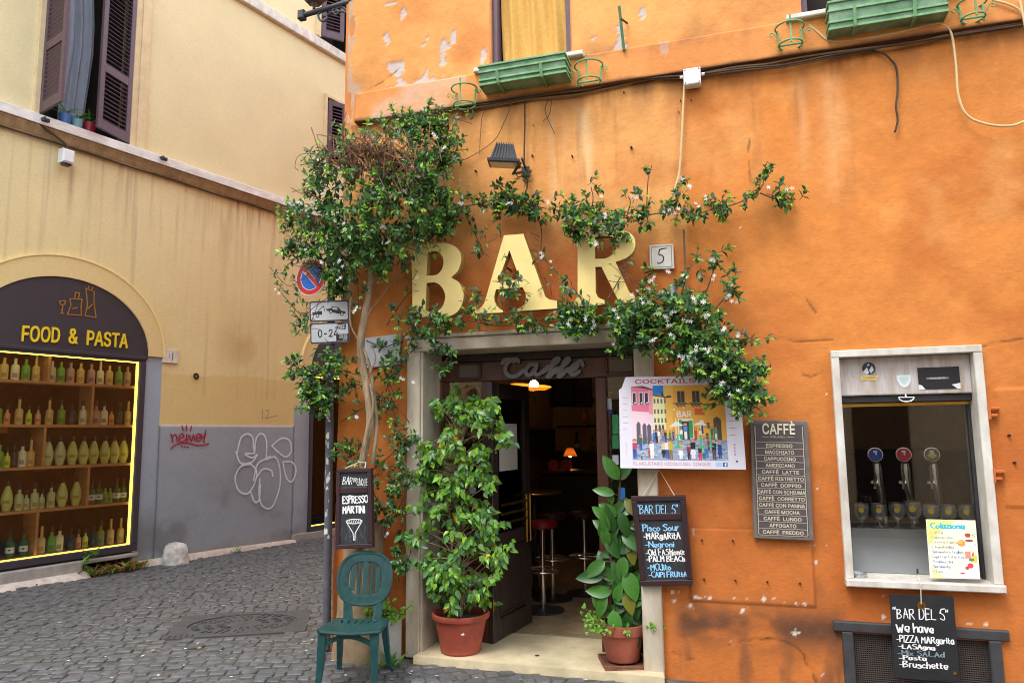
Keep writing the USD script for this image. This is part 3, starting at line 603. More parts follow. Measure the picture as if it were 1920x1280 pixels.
red = [[(930, 1085), (940, 1130), (938, 1100), (955, 1090), (965, 1125)], [(975, 1108), (1000, 1100), (990, 1085), (972, 1105), (985, 1130), (1010, 1115)], [(1015, 1088), (1015, 1128), (1030, 1092), (1040, 1125), (1052, 1090), (1060, 1120)], [(1068, 1108), (1090, 1100), (1080, 1085), (1066, 1105), (1078, 1125), (1095, 1112)], [(1094, 1085), (1100, 1108), (1118, 1082), (1108, 1125)], [(1120, 1066), (1112, 1110)], [(1108, 1128), (1112, 1132)],
       [(930, 1165), (965, 1140), (1020, 1135), (1080, 1148), (1135, 1140)], [(990, 1042), (996, 1066)], [(1014, 1040), (1014, 1068)], [(1042, 1044), (1036, 1068)], [(988, 1152), (992, 1154)], [(1004, 1156), (1008, 1157)], [(1020, 1157), (1024, 1158)]]
g = unary_union([paint_line([Z3(*p) for p in l], .02, '', None) for l in red]); m = MB(); m.poly(g, FY, .012); m.build('red_graffiti', spray_r, YB, label='red spray tag with a crown of rays above it')
g = unary_union([paint_line([Z3(*p) for p in l], .008, '', None, smooth=False) for l in ([(1428, 952), (1430, 1005)], [(1445, 958), (1462, 955), (1460, 980), (1448, 1000), (1512, 985)])]); m = MB(); m.poly(g, FY, .008); m.build('pencil_mark', M['grey_metal'], YB)
# the two arches
def ell(c, a, b, n=48, lo=0, hi=pi): t = np.linspace(lo, hi, n); return [(c[0] + a * cos(x), c[1] + b * sin(x)) for x in t]
band_col = np.array(lin(216, 194, 138))
for c0 in (-2.222, 2.80):
    band = Polygon(ell((c0, 2.712), 1.285, 1.125) + ell((c0, 2.712), 1.07, .87)[::-1]); m = MB(); m.poly(band, FY, -.02, .022, col=band_col); m.build('arch_surround', M['wall'], YB)
    rim = Polygon(ell((c0, 2.712), 1.30, 1.14) + ell((c0, 2.712), 1.283, 1.123)[::-1]); m = MB(); m.poly(rim, FY, -.02, .032, col=np.array(lin(236, 214, 150))); m.build('arch_rim', M['wall'], YB)
# foot of the wall: concrete plinth under the shop, mortar fillet, cellar grille
m = MB(); m.box(FY, -3.9, -1.88, -.25, .185, -.2, .07, .015); m.box(FY, -1.88, -1.17, .135, .185, -.2, .05, .01); m.box(FY, -1.24, -1.165, -.25, .135, -.2, .03, .01); m.build('plinth', M['concrete'], YB)
m = MB(); m.box(FY, -1.88, -1.24, -.25, .135, -.25, -.2); m.build('cellar_recess', M['dark'], YB)
for k in range(5):
    s0 = -1.8 + .12 * k; m = MB(); m.box(FY, s0, s0 + .02, -.2, .135, -.03, -.01); m.build('grille_bar', M['black_metal'], YB)
m = MB(); m.box(FY, 1.42, 3.9, -.3, .09, -.2, .04, .01); m.build('plinth', M['concrete'], YB)
mf = MB(); us_ = np.linspace(-1.15, 1.45, 60); w_ = .05 + .06 * meshkit.noise(np.stack([us_ * 5, us_ * 0, us_ * 0], -1)); z_ = np.interp(us_, [-2.6, -1.2, 0, 1.5], [.005, .019, 0, -.033])
P = np.concatenate([FY(us_, z_ + .05, 0.), FY(us_, z_ + .03, w_ * .6), FY(us_, z_ - .03, w_)]); k = np.arange(59); mf.add(P, np.vstack([np.stack([k + 60 * r, k + 1 + 60 * r, k + 61 + 60 * r, k + 60 + 60 * r], 1)[:, ::-1] for r in (0, 1)])); mf.build('mortar_fillet', mat('mortar', lin(196, 186, 174), rough=.95, var=.2, scale=12, bump=.6, bscale=40), YB, smooth=True)
w_ = .10 + .08 * meshkit.noise(np.stack([us_ * 3, us_ * 0 + 4, us_ * 0], -1)); us2 = np.linspace(-3.4, -1.85, 60); mf = MB(); P = np.concatenate([FY(us2, us2 * 0 + .06, .068), FY(us2, us2 * 0 + .035, .07 + w_ * .6), FY(us2, us2 * 0 - .03, .07 + w_)]); mf.add(P, np.vstack([np.stack([k + 60 * r, k + 1 + 60 * r, k + 61 + 60 * r, k + 60 + 60 * r], 1)[:, ::-1] for r in (0, 1)])); mf.build('mortar_fillet', '/World/Looks/mortar', YB, smooth=True)
# cable clipped along the string course
pts = [FY(s_, 5.195 + .006 * sin(s_ * 5), .05 + .004 * sin(s_ * 9)) for s_ in np.linspace(-3.9, 1.8, 60)]; m = MB(); m.tube(pts, .011, 6); m.build('wall_cable', M['cable_dark'], YB, smooth=True)

# the house across the street, behind the camera: it shuts the street in and shows in the window panes
FB = Frame((1.5, -9.6, 0), (-.98, .17, 0), (.17, .98, 0))
BB = thing('opposite_house', 'ochre plastered house across the street with dark shuttered windows', 'building', (1.5, -9.6, 0))
m = MB(); m.box(FB, -11, 9, -.3, 5.4, -.3, 0); m.build('wall', mat('opposite_plaster', lin(206, 190, 160), rough=.9, var=.12, scale=1.5), BB)
for k in range(8):
    for zz in (0.0, 3.6):
        m = MB(); u0 = -8.4 + 2.3 * k; m.box(FB, u0, u0 + 1.0, zz + .05, zz + 2.3, 0, .03, .006); m.build('window', M['shutter'] if zz else M['dark'], BB)
# ================================================================ the ground: base sheet, cobbles laid in rows
def ground_z(x, y):
    x, y = np.asarray(x, float), np.asarray(y, float)
    far = sstep(0.5, 5.0, y) * sstep(-2.5, -5.5, x)
    return (meshkit.noise(np.stack([x * .7, y * .7, x * 0 + 2.2], -1)) - .5) * .03 * sstep(.2, 1.2, np.abs(y) + 0 * x) + far * -.02 - .012 * np.clip(-y - .2, 0, 3)
gx, gy = np.meshgrid(np.linspace(-14, 9, 120), np.linspace(-9.5, 20, 150)); gz = ground_z(gx, gy) - .009
m = MB(); m.add(np.stack([gx, gy, gz], -1).reshape(-1, 3), np.stack([(a := (np.arange(149)[:, None] * 120 + np.arange(119)[None]).ravel()), a + 1, a + 121, a + 120], 1))
m.add([(-400, -400, -.6), (400, -400, -.6), (400, 400, -.6), (-400, 400, -.6)], [[0, 1, 2, 3]])
GR = m.build('ground', M['joint'], smooth=True, kind='structure', label='grey basalt cobbled street with dirt in the joints')
MANC = np.array([-4.28, .50]); 
def in_buildings(x, y):
    q = np.array([x, y, 0]) - YO; s_, w_ = q @ YX, q @ YN
    if w_ < .06: return True
    if y > -.03 and x > -3.0 - .09 * y: return True
    if -2.38 < x < -.55 and y > -.17: return True
    d = np.array([x, y]) - MANC; r = math.radians(28); a, b = d[0] * cos(r) + d[1] * sin(r), -d[0] * sin(r) + d[1] * cos(r)
    return abs(a) < .58 and abs(b) < .42
def cobble(cx, cy, ang, sx, sy, rg):
    """one worn basalt block: a chamfered, slightly domed and tilted top"""
    z = float(ground_z(cx, cy)) + rg.normal(0, .0045); tx, ty = rg.normal(0, .022, 2)
    c, s_ = cos(ang), sin(ang); ring = np.array([(-1, -1), (0, -1), (1, -1), (1, 0), (1, 1), (0, 1), (-1, 1), (-1, 0)], float)
    jit = rg.normal(0, .075, (8, 2)); lv = []
    for sc, dz in ((1.0, -.045), (1.0, -.006), (.84, .0)):
        q = (ring * sc + jit * sc) * np.where(np.abs(ring).sum(1, keepdims=True) == 2, .94, 1.0) * (sx, sy); lv.append(np.column_stack([q, np.full(8, dz) + q[:, 0] * tx + q[:, 1] * ty]))
    v = np.vstack(lv + [[(0, 0, .003)]]); v[:, :2] = v[:, :2] @ np.array([[c, s_], [-s_, c]]); v += (cx, cy, z)
    f = []
    for r in (0, 1):
        for k in range(8): k2 = (k + 1) % 8; a, b, d, e = r * 8 + k, r * 8 + k2, r * 8 + 8 + k2, r * 8 + 8 + k; f += [[a, b, d], [a, d, e]]
    for k in range(8): f.append([16 + k, 16 + (k + 1) % 8, 24])
    return v, np.array(f)
rg = np.random.default_rng(5); stones = []
A0 = math.radians(24); PX, PY = .108, .098
for j in range(-90, 130):
    off = rg.uniform(0, PX); i = -120
    u = -9.5 + off
    while u < 12:
        wdt = PX * rg.uniform(.72, 1.25); uc = u + wdt / 2; u += wdt
        vv_ = j * PY + .10 * sin(uc * .9 + .4) + .03 * sin(uc * 2.7)
        x, y = -2.5 + uc * cos(A0) - vv_ * sin(A0), .5 + uc * sin(A0) + vv_ * cos(A0)
        if y < -2.6 or y > 14 or x < -9 or x > 3: continue
        px, py = project((x, y, 0))
        if not (-120 < px < 2040 and py < 1420): continue
        if in_buildings(x, y): continue
        slope = .09 * cos(uc * .9 + .4) + .08 * cos(uc * 2.7)
        stones.append((math.hypot(x, y + 5.2), x, y, A0 + math.atan(slope), wdt / 2 - .005, PY / 2 - .005))
        stones[-1] += (-80 < px < 2000 and py < 1330,)
stones.sort(); near = [q for q in stones if q[6]][:300]; nid = {id(q) for q in near}; rest = MB()
for q in stones:
    v, f = cobble(*q[1:6], rg)
    if id(q) in nid: MB().add(v, f).build('cobble', M['cobble'], GR, smooth=35)
    else: rest.add(v, f)
cob_far = mat('basalt_cobbles_far', lin(88, 88, 90), rough=.55, var=.42, scale=9, bump=.6, bscale=70, bdist=.006, rvar=.16)
rest.build('cobbles', cob_far, GR, smooth=35, kind='stuff')
# manhole: iron frame with a ribbed round cover
r0 = math.radians(28); FM = Frame((MANC[0], MANC[1], float(ground_z(*MANC)) - .002), (cos(r0), sin(r0), 0), (0, 0, 1), up=(-sin(r0), cos(r0), 0))
MH = thing('manhole_cover', 'worn iron manhole cover with concentric ribs set in the cobbles', 'manhole cover', FM.o)
m = MB(); m.poly(sbox(-.56, -.40, .56, .40).difference(affinity.scale(Point(0, 0).buffer(.36, 16), 1.28, .93)), FM, -.03, .004); m.build('frame', M['cast_iron'], MH)
m = MB(); m.poly(affinity.scale(Point(0, 0).buffer(.352, 16), 1.28, .93), FM, -.03, -.004)
for r_, n_ in ((.32, 40), (.24, 30), (.15, 20)):
    for k in range(n_):
        if k % 5 == 4: continue
        t = 2 * pi * k / n_; m.poly(affinity.translate(affinity.rotate(sbox(-.028, -.008, .028, .008), math.degrees(t), origin=(0, 0)), r_ * cos(t) * 1.25, r_ * sin(t) * .92), FM, -.004, .004)
m.build('cover', M['cast_iron'], MH)
m = MB()
for k in range(5): m.poly(sbox(-.53 + .045 * k, -.385, -.515 + .045 * k, -.30), FM, .004, .0045)
m.build('slot', M['dark'], MH)
# the pale stone post against the yellow wall
q = FY(-.70, -.01, .13); BS = MB(); prof = [(.17, -.05), (.165, .04), (.155, .12), (.15, .18), (.125, .225), (.08, .25), (0, .262)]
BS.lathe(prof, q, 22); v = BS.v[0]; BS.v[0] = v + (v - q) * ((meshkit.fbm(v * 7, 3, 4) - .5) * .16)[:, None]; BS.build('stone_bollard', M['stone_pale'], smooth=True, loc=q, label='low weathered white stone stump at the foot of the grey wall', cat='stone bollard')
# corner stone in front of the bar's corner
q = np.array([-2.81, -.05, 0.0]); m = MB(); zs = np.linspace(-.05, .98, 14); ring = []
for z in zs:
    k = 1 - .36 * sstep(.0, 1.0, z); r_ = np.array([(.215 * k * cos(t) * (1 + .05 * sin(3 * t)), .24 * k * sin(t), z) for t in np.linspace(0, 2 * pi, 19)[:-1]]); ring.append(r_)
v = np.vstack(ring + [[(0, 0, 1.0)]]) + q; v += (v - q) * np.array([1, 1, 0]) * ((meshkit.fbm(v * 7, 4, 9) - .5) * .3)[:, None]; f = [[a * 18 + k, a * 18 + (k + 1) % 18, a * 18 + 18 + (k + 1) % 18, a * 18 + 18 + k] for a in range(13) for k in range(18)]
f = [x for t in f for x in ([t[0], t[1], t[2]], [t[0], t[2], t[3]])] + [[13 * 18 + k, 13 * 18 + (k + 1) % 18, 14 * 18] for k in range(18)]; m.add(v, f); m.build('corner_stone', M['stone_brown'], smooth=True, loc=q, label='tapering brown guard stone at the corner behind the green chair', cat='guard stone')
# loose stones beside the chair
for k, (px, py, r_, lb) in enumerate(((683, 1222, .075, 'larger loose dark cobble lying behind the green chair'), (655, 1222, .05, 'smaller loose grey stone beside the corner stone'))):
    q = G(px, py); m = trimesh.creation.icosphere(2, 1.0); v = m.vertices * (r_ * 1.2, r_, r_ * .6); v *= (1 + .5 * (meshkit.fbm(m.vertices * 2.2 + k * 7, 3, 3) - .5))[:, None]; MB().add(v + q + (0, 0, r_ * .4), m.faces).build('loose_stone', M['cobble'], smooth=35, loc=q, label=lb, cat='stone')
# litter and fallen petals on the street
m = MB(); rg2 = np.random.default_rng(8)
spots = [(250 + 0 * k, 0) for k in range(0)] + [tuple(rg2.uniform((20, 1090), (600, 1270))) for _ in range(70)] + [tuple(rg2.uniform((600, 1225), (1220, 1278))) for _ in range(46)] + [(rg2.uniform(300, 600), rg2.uniform(1050, 1130)) for _ in range(30)]
for px, py in spots:
    q = G(px, py); s_ = rg2.uniform(.006, .016); t = rg2.uniform(0, pi); z = float(ground_z(q[0], q[1])) + .006
    if in_buildings(q[0], q[1]): continue
    m.add([(q[0] + s_ * cos(t + a) * (1.5 if i % 2 else .7), q[1] + s_ * sin(t + a) * (1.5 if i % 2 else .7), z + rg2.uniform(0, .005)) for i, a in enumerate((0, 1.5, 3.1, 4.6))], [[0, 1, 2, 3]], [lin(214, 206, 190), lin(176, 140, 84), lin(196, 176, 120)][rg2.integers(3)])
m.build('litter', M['print'], kind='stuff', label='scattered fallen petals and dry leaf scraps on the cobbles', cat='litter')
# ================================================================ lettering
GL = {'A': '00 3A 60|14 54', 'B': '00 0A|~0A 4A 59 47 05|~05 45 63 41 00', 'C': '~69 4A 18 05 12 40 61', 'D': '00 0A|~0A 4A 67 64 40 00', 'E': '5A 0A 00 50|05 45', 'F': '5A 0A 00|05 45', 'G': '~69 4A 18 05 12 40 62|62 64 44', 'H': '00 0A|60 6A|05 65', 'I': '00 0A', 'J': '~4A 43 30 10 02', 'K': '00 0A|5A 04|15 60', 'L': '0A 00 50', 'M': '00 0A 35 6A 60', 'N': '00 0A 60 6A', 'O': '~3A 08 04 30 62 68 4A 3A', 'P': '00 0A|~0A 4A 58 46 05', 'Q': '~3A 08 04 30 62 68 4A 3A|43 70', 'R': '00 0A|~0A 4A 58 46 05|25 60', 'S': '~59 3A 08 26 45 52 20 01', 'T': '0A 6A|3A 30', 'U': '~0A 03 20 40 63 6A', 'V': '0A 30 6A', 'W': '0A 20 46 60 8A', 'X': '00 6A|0A 60', 'Y': '0A 35 6A|35 30', 'Z': '0A 6A 00 60',
      'a': '~46 16 03 10 30 45|46 40', 'b': '0A 00|~04 26 45 43 20 01', 'c': '~45 26 04 02 20 41', 'd': '4A 40|~44 26 04 02 20 42', 'e': '~03 43 46 16 03 11 30 41', 'f': '~4A 2A 17 10|06 36', 'g': '~46 16 03 11 30 44|~46 4a 2c 0b', 'h': '0A 00|~03 26 45 40', 'i': '06 00|08 09', 'j': '~26 2a 0c|28 29', 'k': '0A 00|46 03|14 40', 'l': '0A 00', 'm': '06 00|~04 26 35 30|~34 56 65 60', 'n': '06 00|~04 26 45 40', 'o': '~26 04 02 20 42 44 26', 'p': '06 0c|~05 26 44 42 20 01', 'r': '06 00|~03 16 36', 's': '~45 26 05 33 41 20 01', 't': '19 11 30|06 36', 'u': '~06 02 20 42|46 40', 'v': '06 20 46', 'w': '06 10 35 50 66', 'x': '06 40|00 46', 'y': '06 20|46 0c', 'z': '06 46 00 40',
      '5': '5A 1A 06|~06 35 53 40 10 01', '-': '04 34', '"': '08 0A|28 2A', '1': '08 2A 20', '2': '~08 2A 58 34 00|00 60', '4': '4A 03 63|4A 40', '0': '~3A 08 04 30 62 68 4A 3A', '.': '00 01', '!': '03 0A|00 01', '&': '60 08 2A 48 04 02 20 54'}
def _n(ch): return {'A': 10, 'a': -1, 'b': -2, 'c': -3}.get(ch, int(ch) if ch.isdigit() else 0)
def hand(text, h, wd, seed=0, slant=.0, squeeze=.62, jit=.35, gap=2.2):
    """handwriting as one shapely shape: baseline at 0, capitals h tall"""
    rg = np.random.default_rng(seed); x = 0.0; out = []
    for ch in text:
        if ch == ' ': x += 4.0; continue
        mx = 0; dy, sc = rg.normal(0, .35), 1 + rg.normal(0, .05)
        for st in GL[ch].split('|'):
            sm = st.startswith('~'); p = np.array([(_n(t[0]), _n(t[1])) for t in st.lstrip('~').split()], float); mx = max(mx, p[:, 0].max())
            p = p + rg.normal(0, jit * .6, p.shape)
            if sm: p = smooth_line(p, 5)
            p = np.column_stack([x + p[:, 0] * sc + slant * p[:, 1], p[:, 1] * sc + dy])
            out.append(LineString(p * (h / 10 * squeeze, h / 10)).buffer(wd / 2 * rg.uniform(.85, 1.15), quad_segs=2))
        x += mx + gap
    g = unary_union(out); b = g.bounds
    return affinity.translate(g, -b[0], 0)
def hand_fit(text, w, h, wd, **k):
    g = hand(text, h, wd, **k); b = g.bounds
    return affinity.scale(g, w / (b[2] - b[0]), 1, origin=(0, 0)) if b[2] > 0 else g
_tp = {}
def type_poly(text, h, bold=False):
    """printed capitals as a shapely shape"""
    if (text, bold) not in _tp:
        t = meshkit.text_mesh(text, 1.0, .01, bold); f = t.faces[np.all(t.vertices[t.faces][:, :, 2] > .005, 1)]
        g = unary_union([Polygon(t.vertices[q][:, :2]).buffer(1e-5) for q in f]).simplify(.004); b = g.bounds; _tp[(text, bold)] = affinity.translate(g, -b[0], 0)
    return affinity.scale(_tp[(text, bold)], h, h, origin=(0, 0))
def type_fit(text, w, h, bold=False, cx=None, y=0.0, x=0.0):
    g = type_poly(text, h, bold); g = affinity.scale(g, w / (g.bounds[2] - g.bounds[0]), 1, origin=(0, 0))
    return affinity.translate(g, (cx - w / 2) if cx is not None else x, y)
def flat_print(layers):
    """painter's order (shape, colour) -> shapes that do not overlap"""
    done, out = None, []
    for g, c in reversed(layers):
        g = g.buffer(0); h = g if done is None else g.difference(done)
        done = g if done is None else done.union(g)
        out.append((h, c))
    return out
def print_part(name, layers, fn, w, parent, label=None, kind=None):
    m = MB()
    for g, c in flat_print(layers): m.poly(g, fn, w, col=c)
    return m.build(name, M['print'], parent, label=label)
def card(name, label, cat, q, th, face, layers, group=None, ch=.003, loc=None):
    """a flat board q with a printed face"""
    t = thing(name, label, cat, q.c[0] if loc is None else loc, group)
    m = MB(); m.box(q, 0, q.W, 0, q.H, -th, 0, ch); m.build('panel', face, t)
    if layers: print_part('print', layers, q, .0008, t)
    return t

# ================================================================ the food shop's window
led = lamp_mat('led_strip', (1.0, .72, .11), 1.5)
def shopfront(name, label, s0, s1, z0, z1, c0, text, tx, boards, dividers, seen_right):
    t = thing(name, label, 'shop window', FY((s0 + s1) / 2, z0, 0))
    m = MB(); m.poly(Polygon(ell((c0, 2.712), 1.068, .868) + [(c0 - 1.068, 2.66), (c0 + 1.068, 2.66)]), FY, -.03, .006); m.build('fascia_panel', M['fascia'], t)
    m = MB(); m.box(FY, s0, s1, 2.655, 2.70, -.1, .03, .006); m.box(FY, s0, s1, 2.625, 2.653, -.1, .018, .004); m.build('frame_rail', M['fascia'], t)
    m = MB(); m.box(FY, s0, s1, z0, z0 + .085, -.1, .03, .008); m.build('frame_rail', M['fascia'], t)
    m = MB()
    if seen_right: m.box(FY, s1 - .085, s1, z0 + .087, 2.622, -.1, .03, .008)
    else: m.box(FY, s0, s0 + .06, z0 + .087, 2.622, -.1, .03, .008)
    m.build('frame_stile', M['fascia'], t)
    m = MB(); e_ = (s0, s0 + .085) if seen_right else (s1 - .085, s1); m.box(FY, *e_, z0 + .087, 2.622, -.1, .03, .008); m.build('frame_stile', M['fascia'], t)
    a, b = (s0 + .085, s1 - .085) if seen_right else (s0 + .06, s1 - .085)
    zi0, zi1 = z0 + .085, 2.625
    for u0, u1, v0, v1 in ((a, b, zi1 - .012, zi1), (a, b, zi0, zi0 + .010)) + (((b - .014, b, zi0 + .010, zi1 - .012),) if seen_right else ((a, a + .014, zi0 + .010, zi1 - .012),)):
        m = MB(); m.box(FY, u0, u1, v0, v1, -.05, -.008); m.build('led_strip', led, t)
    m = MB(); m.box(FY, a + .02, b - .02, zi0 + .016, zi1 - .018, -.03, -.026); m.build('pane', M['glass'], t)
    for z in boards:
        m = MB(); m.box(FY, a, b, z - .032, z, -.36, -.055, .003); m.build('shelf', M['shelf_wood'], t)
    for s_, k in dividers:
        lo = boards[k]; hi = boards[k - 1] - .033 if k > 0 else zi1
        m = MB(); m.box(FY, s_ - .016, s_ + .016, lo, hi, -.35, -.06, .003); m.build('divider', M['shelf_wood'], t)
    m = MB(); m.box(FY, a - .1, b + .1, z0 - .2, 3.0, -2.4, -2.38); m.box(FY, a - .1, b + .1, z0 - .02, z0, -2.38, -.1); m.box(FY, a - .1, b + .1, 2.8, 2.82, -2.38, -.1); m.box(FY, b + .06, b + .1, z0, 2.8, -2.38, -.1); m.box(FY, a - .1, a - .06, z0, 2.8, -2.38, -.1)
    m.build('shop_room', mat(name + '_room', lin(96, 52, 28), rough=.8, scale=2.5, col2=lin(34, 22, 18)), t)
    for k in range(7):
        m = MB(); u = a + .15 + k * (b - a - .3) / 6; zz = 1.0 + .9 * ((k * 37) % 10) / 10; m.box(FY, u - .05, u + .12, zz, zz + .18, -2.2, -2.05, .01); m.build('stock_box', mat('stock_%s_%d' % (name, k), lin(*[(170, 70, 30), (200, 130, 40), (90, 60, 40)][k % 3]), rough=.6), t)
    g = None
    return t
SB1 = [2.312, 1.804, 1.316, .823, .305]
SA = shopfront('shopfront', 'arched food shop window with black fascia and yellow lit edge full of bottles', -3.28, -1.18, .205, 2.7, -2.222, '', 0, SB1, [(Ys(89, 700, -.1)[0], 0), (Ys(169, 780, -.1)[0], 1), (Ys(79, 850, -.1)[0], 2), (Ys(161, 930, -.1)[0], 3), (Ys(65, 1010, -.1)[0], 4)], True)
def px_text(txt, p0, p1, h, bold, name, parent, mt, w0=.006, w1=.022, lift=0):
    a, b = Ys(*p0), Ys(*p1); W = b[0] - a[0]
    m = MB(); g = type_fit(txt, W, h, bold); sk = (b[1] - a[1]) / W
    g = affinity.affine_transform(g, [1, 0, sk, 1, a[0], a[1]]); m.poly(g, FY, w0, w1); return m.build(name, mt, parent)
for txt, x0, x1, y0, y1 in (('FOOD', 39, 110, 639, 642), ('&', 127, 144, 643, 644), ('PASTA', 161, 238, 646, 652)):
    px_text(txt, (x0, y0), (x1, y1), .175, True, 'lettering', SA, M['letter_yellow'])
dr = [[Z3(322, 362), Z3(330, 382), Z3(350, 380), Z3(355, 360), Z3(322, 362)], [Z3(340, 382), Z3(335, 425)], [Z3(328, 428), Z3(345, 430)], [Z3(365, 435), Z3(385, 385), Z3(378, 350), Z3(445, 352), Z3(440, 390), Z3(442, 440), Z3(365, 435)], [Z3(405, 345), Z3(410, 315), Z3(432, 318), Z3(425, 345)], [Z3(462, 442), Z3(475, 380), Z3(466, 292), Z3(512, 312), Z3(510, 370), Z3(522, 452), Z3(462, 442)], [Z3(480, 292), Z3(482, 282)], [Z3(498, 298), Z3(506, 286)], [Z3(475, 405), Z3(502, 380)], [Z3(392, 405), Z3(420, 398)]]
m = MB(); m.poly(unary_union([paint_line(l, .012, '', None, smooth=False) for l in dr]), FY, .006, .012); m.build('line_drawing', mat('drawing_ochre', lin(150, 104, 30), rough=.5), SA)
SBX = shopfront('shopfront', 'second arched shop window mostly hidden behind the street sign post', 1.742, 3.9, .09, 2.64, 2.80, '', 0, [1.78, 1.18, .70, .18], [], False)
px_text('OLIVE', (592, 699), (640, 704), .13, True, 'lettering', SBX, M['letter_yellow'])

# ---- bottles
BC = dict(cream=(214, 200, 150), tan=(196, 164, 92), green=(96, 150, 44), mauve=(168, 132, 110), grey=(170, 160, 130), orange=(226, 140, 70), lime=(196, 200, 50), peach=(220, 150, 90), black=(30, 28, 32), olive=(120, 132, 36), frosted=(178, 182, 92), pale=(170, 178, 120), deep=(28, 84, 36), yellow=(214, 190, 60))
for k, c in BC.items(): M['b_' + k] = mat('bottle_' + k, tuple(np.minimum(np.array(lin(*c)) * 1.35, .85)), rough=.2 if k not in ('frosted', 'pale') else .5, var=.06, coord='object', scale=30)
M['cap_black'] = mat('bottle_cap', lin(26, 26, 34), rough=.35, var=.05); M['label_paper'] = mat('bottle_label', lin(214, 220, 214), rough=.6, var=.06); M['label_gold'] = mat('bottle_label_gold', lin(176, 150, 60), rough=.5); M['label_dark'] = mat('bottle_label_dark', lin(20, 40, 44), rough=.5)
PROTO = {}
def bottle(shape, col, loc, label, group, cap=True):
    key = (shape, col, cap)
    if key in PROTO: return dup(PROTO[key], loc, label, group)
    t = thing('bottle', label, 'bottle', loc, group); L = np.asarray(loc, float); PROTO[key] = t
    B = M['b_' + col]
    if shape == 'amphora': prof = [(0, 0), (.034, 0), (.038, .006), (.058, .09), (.061, .13), (.055, .18), (.036, .245), (.019, .285), (.017, .30), (0, .30)]; cz, cr, ch = .285, .022, .06; lz, lh, lr = .09, .035, .060
    elif shape == 'small': prof = [(0, 0), (.030, 0), (.032, .005), (.032, .105), (.028, .125), (.013, .14), (.012, .185), (0, .185)]; cz, cr, ch = .17, .0145, .05; lz, lh, lr = .03, .04, .0325
    elif shape == 'tall': prof = [(0, 0), (.040, 0), (.043, .006), (.043, .15), (.038, .172), (.016, .19), (.014, .30), (.017, .31), (0, .312)]; cz, cr, ch = .29, .018, .03; lz, lh, lr = .03, .05, .0435
    else: prof = [(0, 0), (.042, 0), (.045, .006), (.045, .15), (.040, .174), (.017, .192), (.016, .255), (0, .255)]; cz, cr, ch = .235, .019, .062; lz, lh, lr = .03, .05, .0455
    m = MB(); m.lathe(prof, L, 16); m.build('glass_body', B, t, smooth=40)
    if cap: m = MB(); m.lathe([(cr, cz), (cr, cz + ch), (cr * .8, cz + ch + .004), (0, cz + ch + .004)], L, 12); m.build('cap', M['cap_black'], t, smooth=40)
    if col == 'deep':
        m = MB(); m.lathe([(lr, lz + .02), (lr, lz + .085)], L, 16); lb = m.build('label', M['label_paper'], t, smooth=True)
        m = MB(); d = CAM - L; d[2] = 0; d /= np.linalg.norm(d); f = Frame(L + d * (lr + .0006), np.cross(ZZ, d), d); m.poly(affinity.scale(Point(0, lz + .055).buffer(.012, 4), 1.3, .7).union(sbox(-.002, lz + .035, .002, lz + .05)), f, 0); m.build('emblem', M['cap_black'], lb)
    else:
        m = MB(); d = CAM - L; d[2] = 0; d /= np.linalg.norm(d); x = np.cross(ZZ, d); r_ = lr if shape == 'amphora' else lr
        aa = np.linspace(-.55, .55, 7); P = np.concatenate([[L + (d * cos(a) + x * sin(a)) * (r_ + .0006) + ZZ * z for a in aa] for z in (lz, lz + lh)]); m.add(P, [[i, i + 1, i + 8, i + 7] for i in range(6)]); m.build('label', M['label_gold'] if col in ('frosted', 'pale', 'tan', 'yellow') else mat(numbered('/World/Looks', 'faded_label').split('/')[-1], tuple(np.array(lin(*BC[col])) * .5 + .02), rough=.6), t, smooth=True)
    return t
CN = dict(cream='cream', tan='tan', green='leaf green', mauve='mauve', grey='greyish', orange='orange', lime='lime yellow', peach='peach', black='black', olive='olive green', frosted='frosted yellow', pale='pale frosted', deep='dark green', yellow='yellow')
SN = dict(amphora='teardrop bottle', small='small bottle', tall='long necked bottle', plain='bottle')
ORD = ['first', 'second', 'third', 'fourth', 'fifth', 'sixth', 'seventh', 'eighth', 'ninth', 'tenth', 'eleventh', 'twelfth', 'thirteenth', 'fourteenth', 'fifteenth', 'sixteenth']
RN = ['top', 'second', 'third', 'fourth', 'bottom']
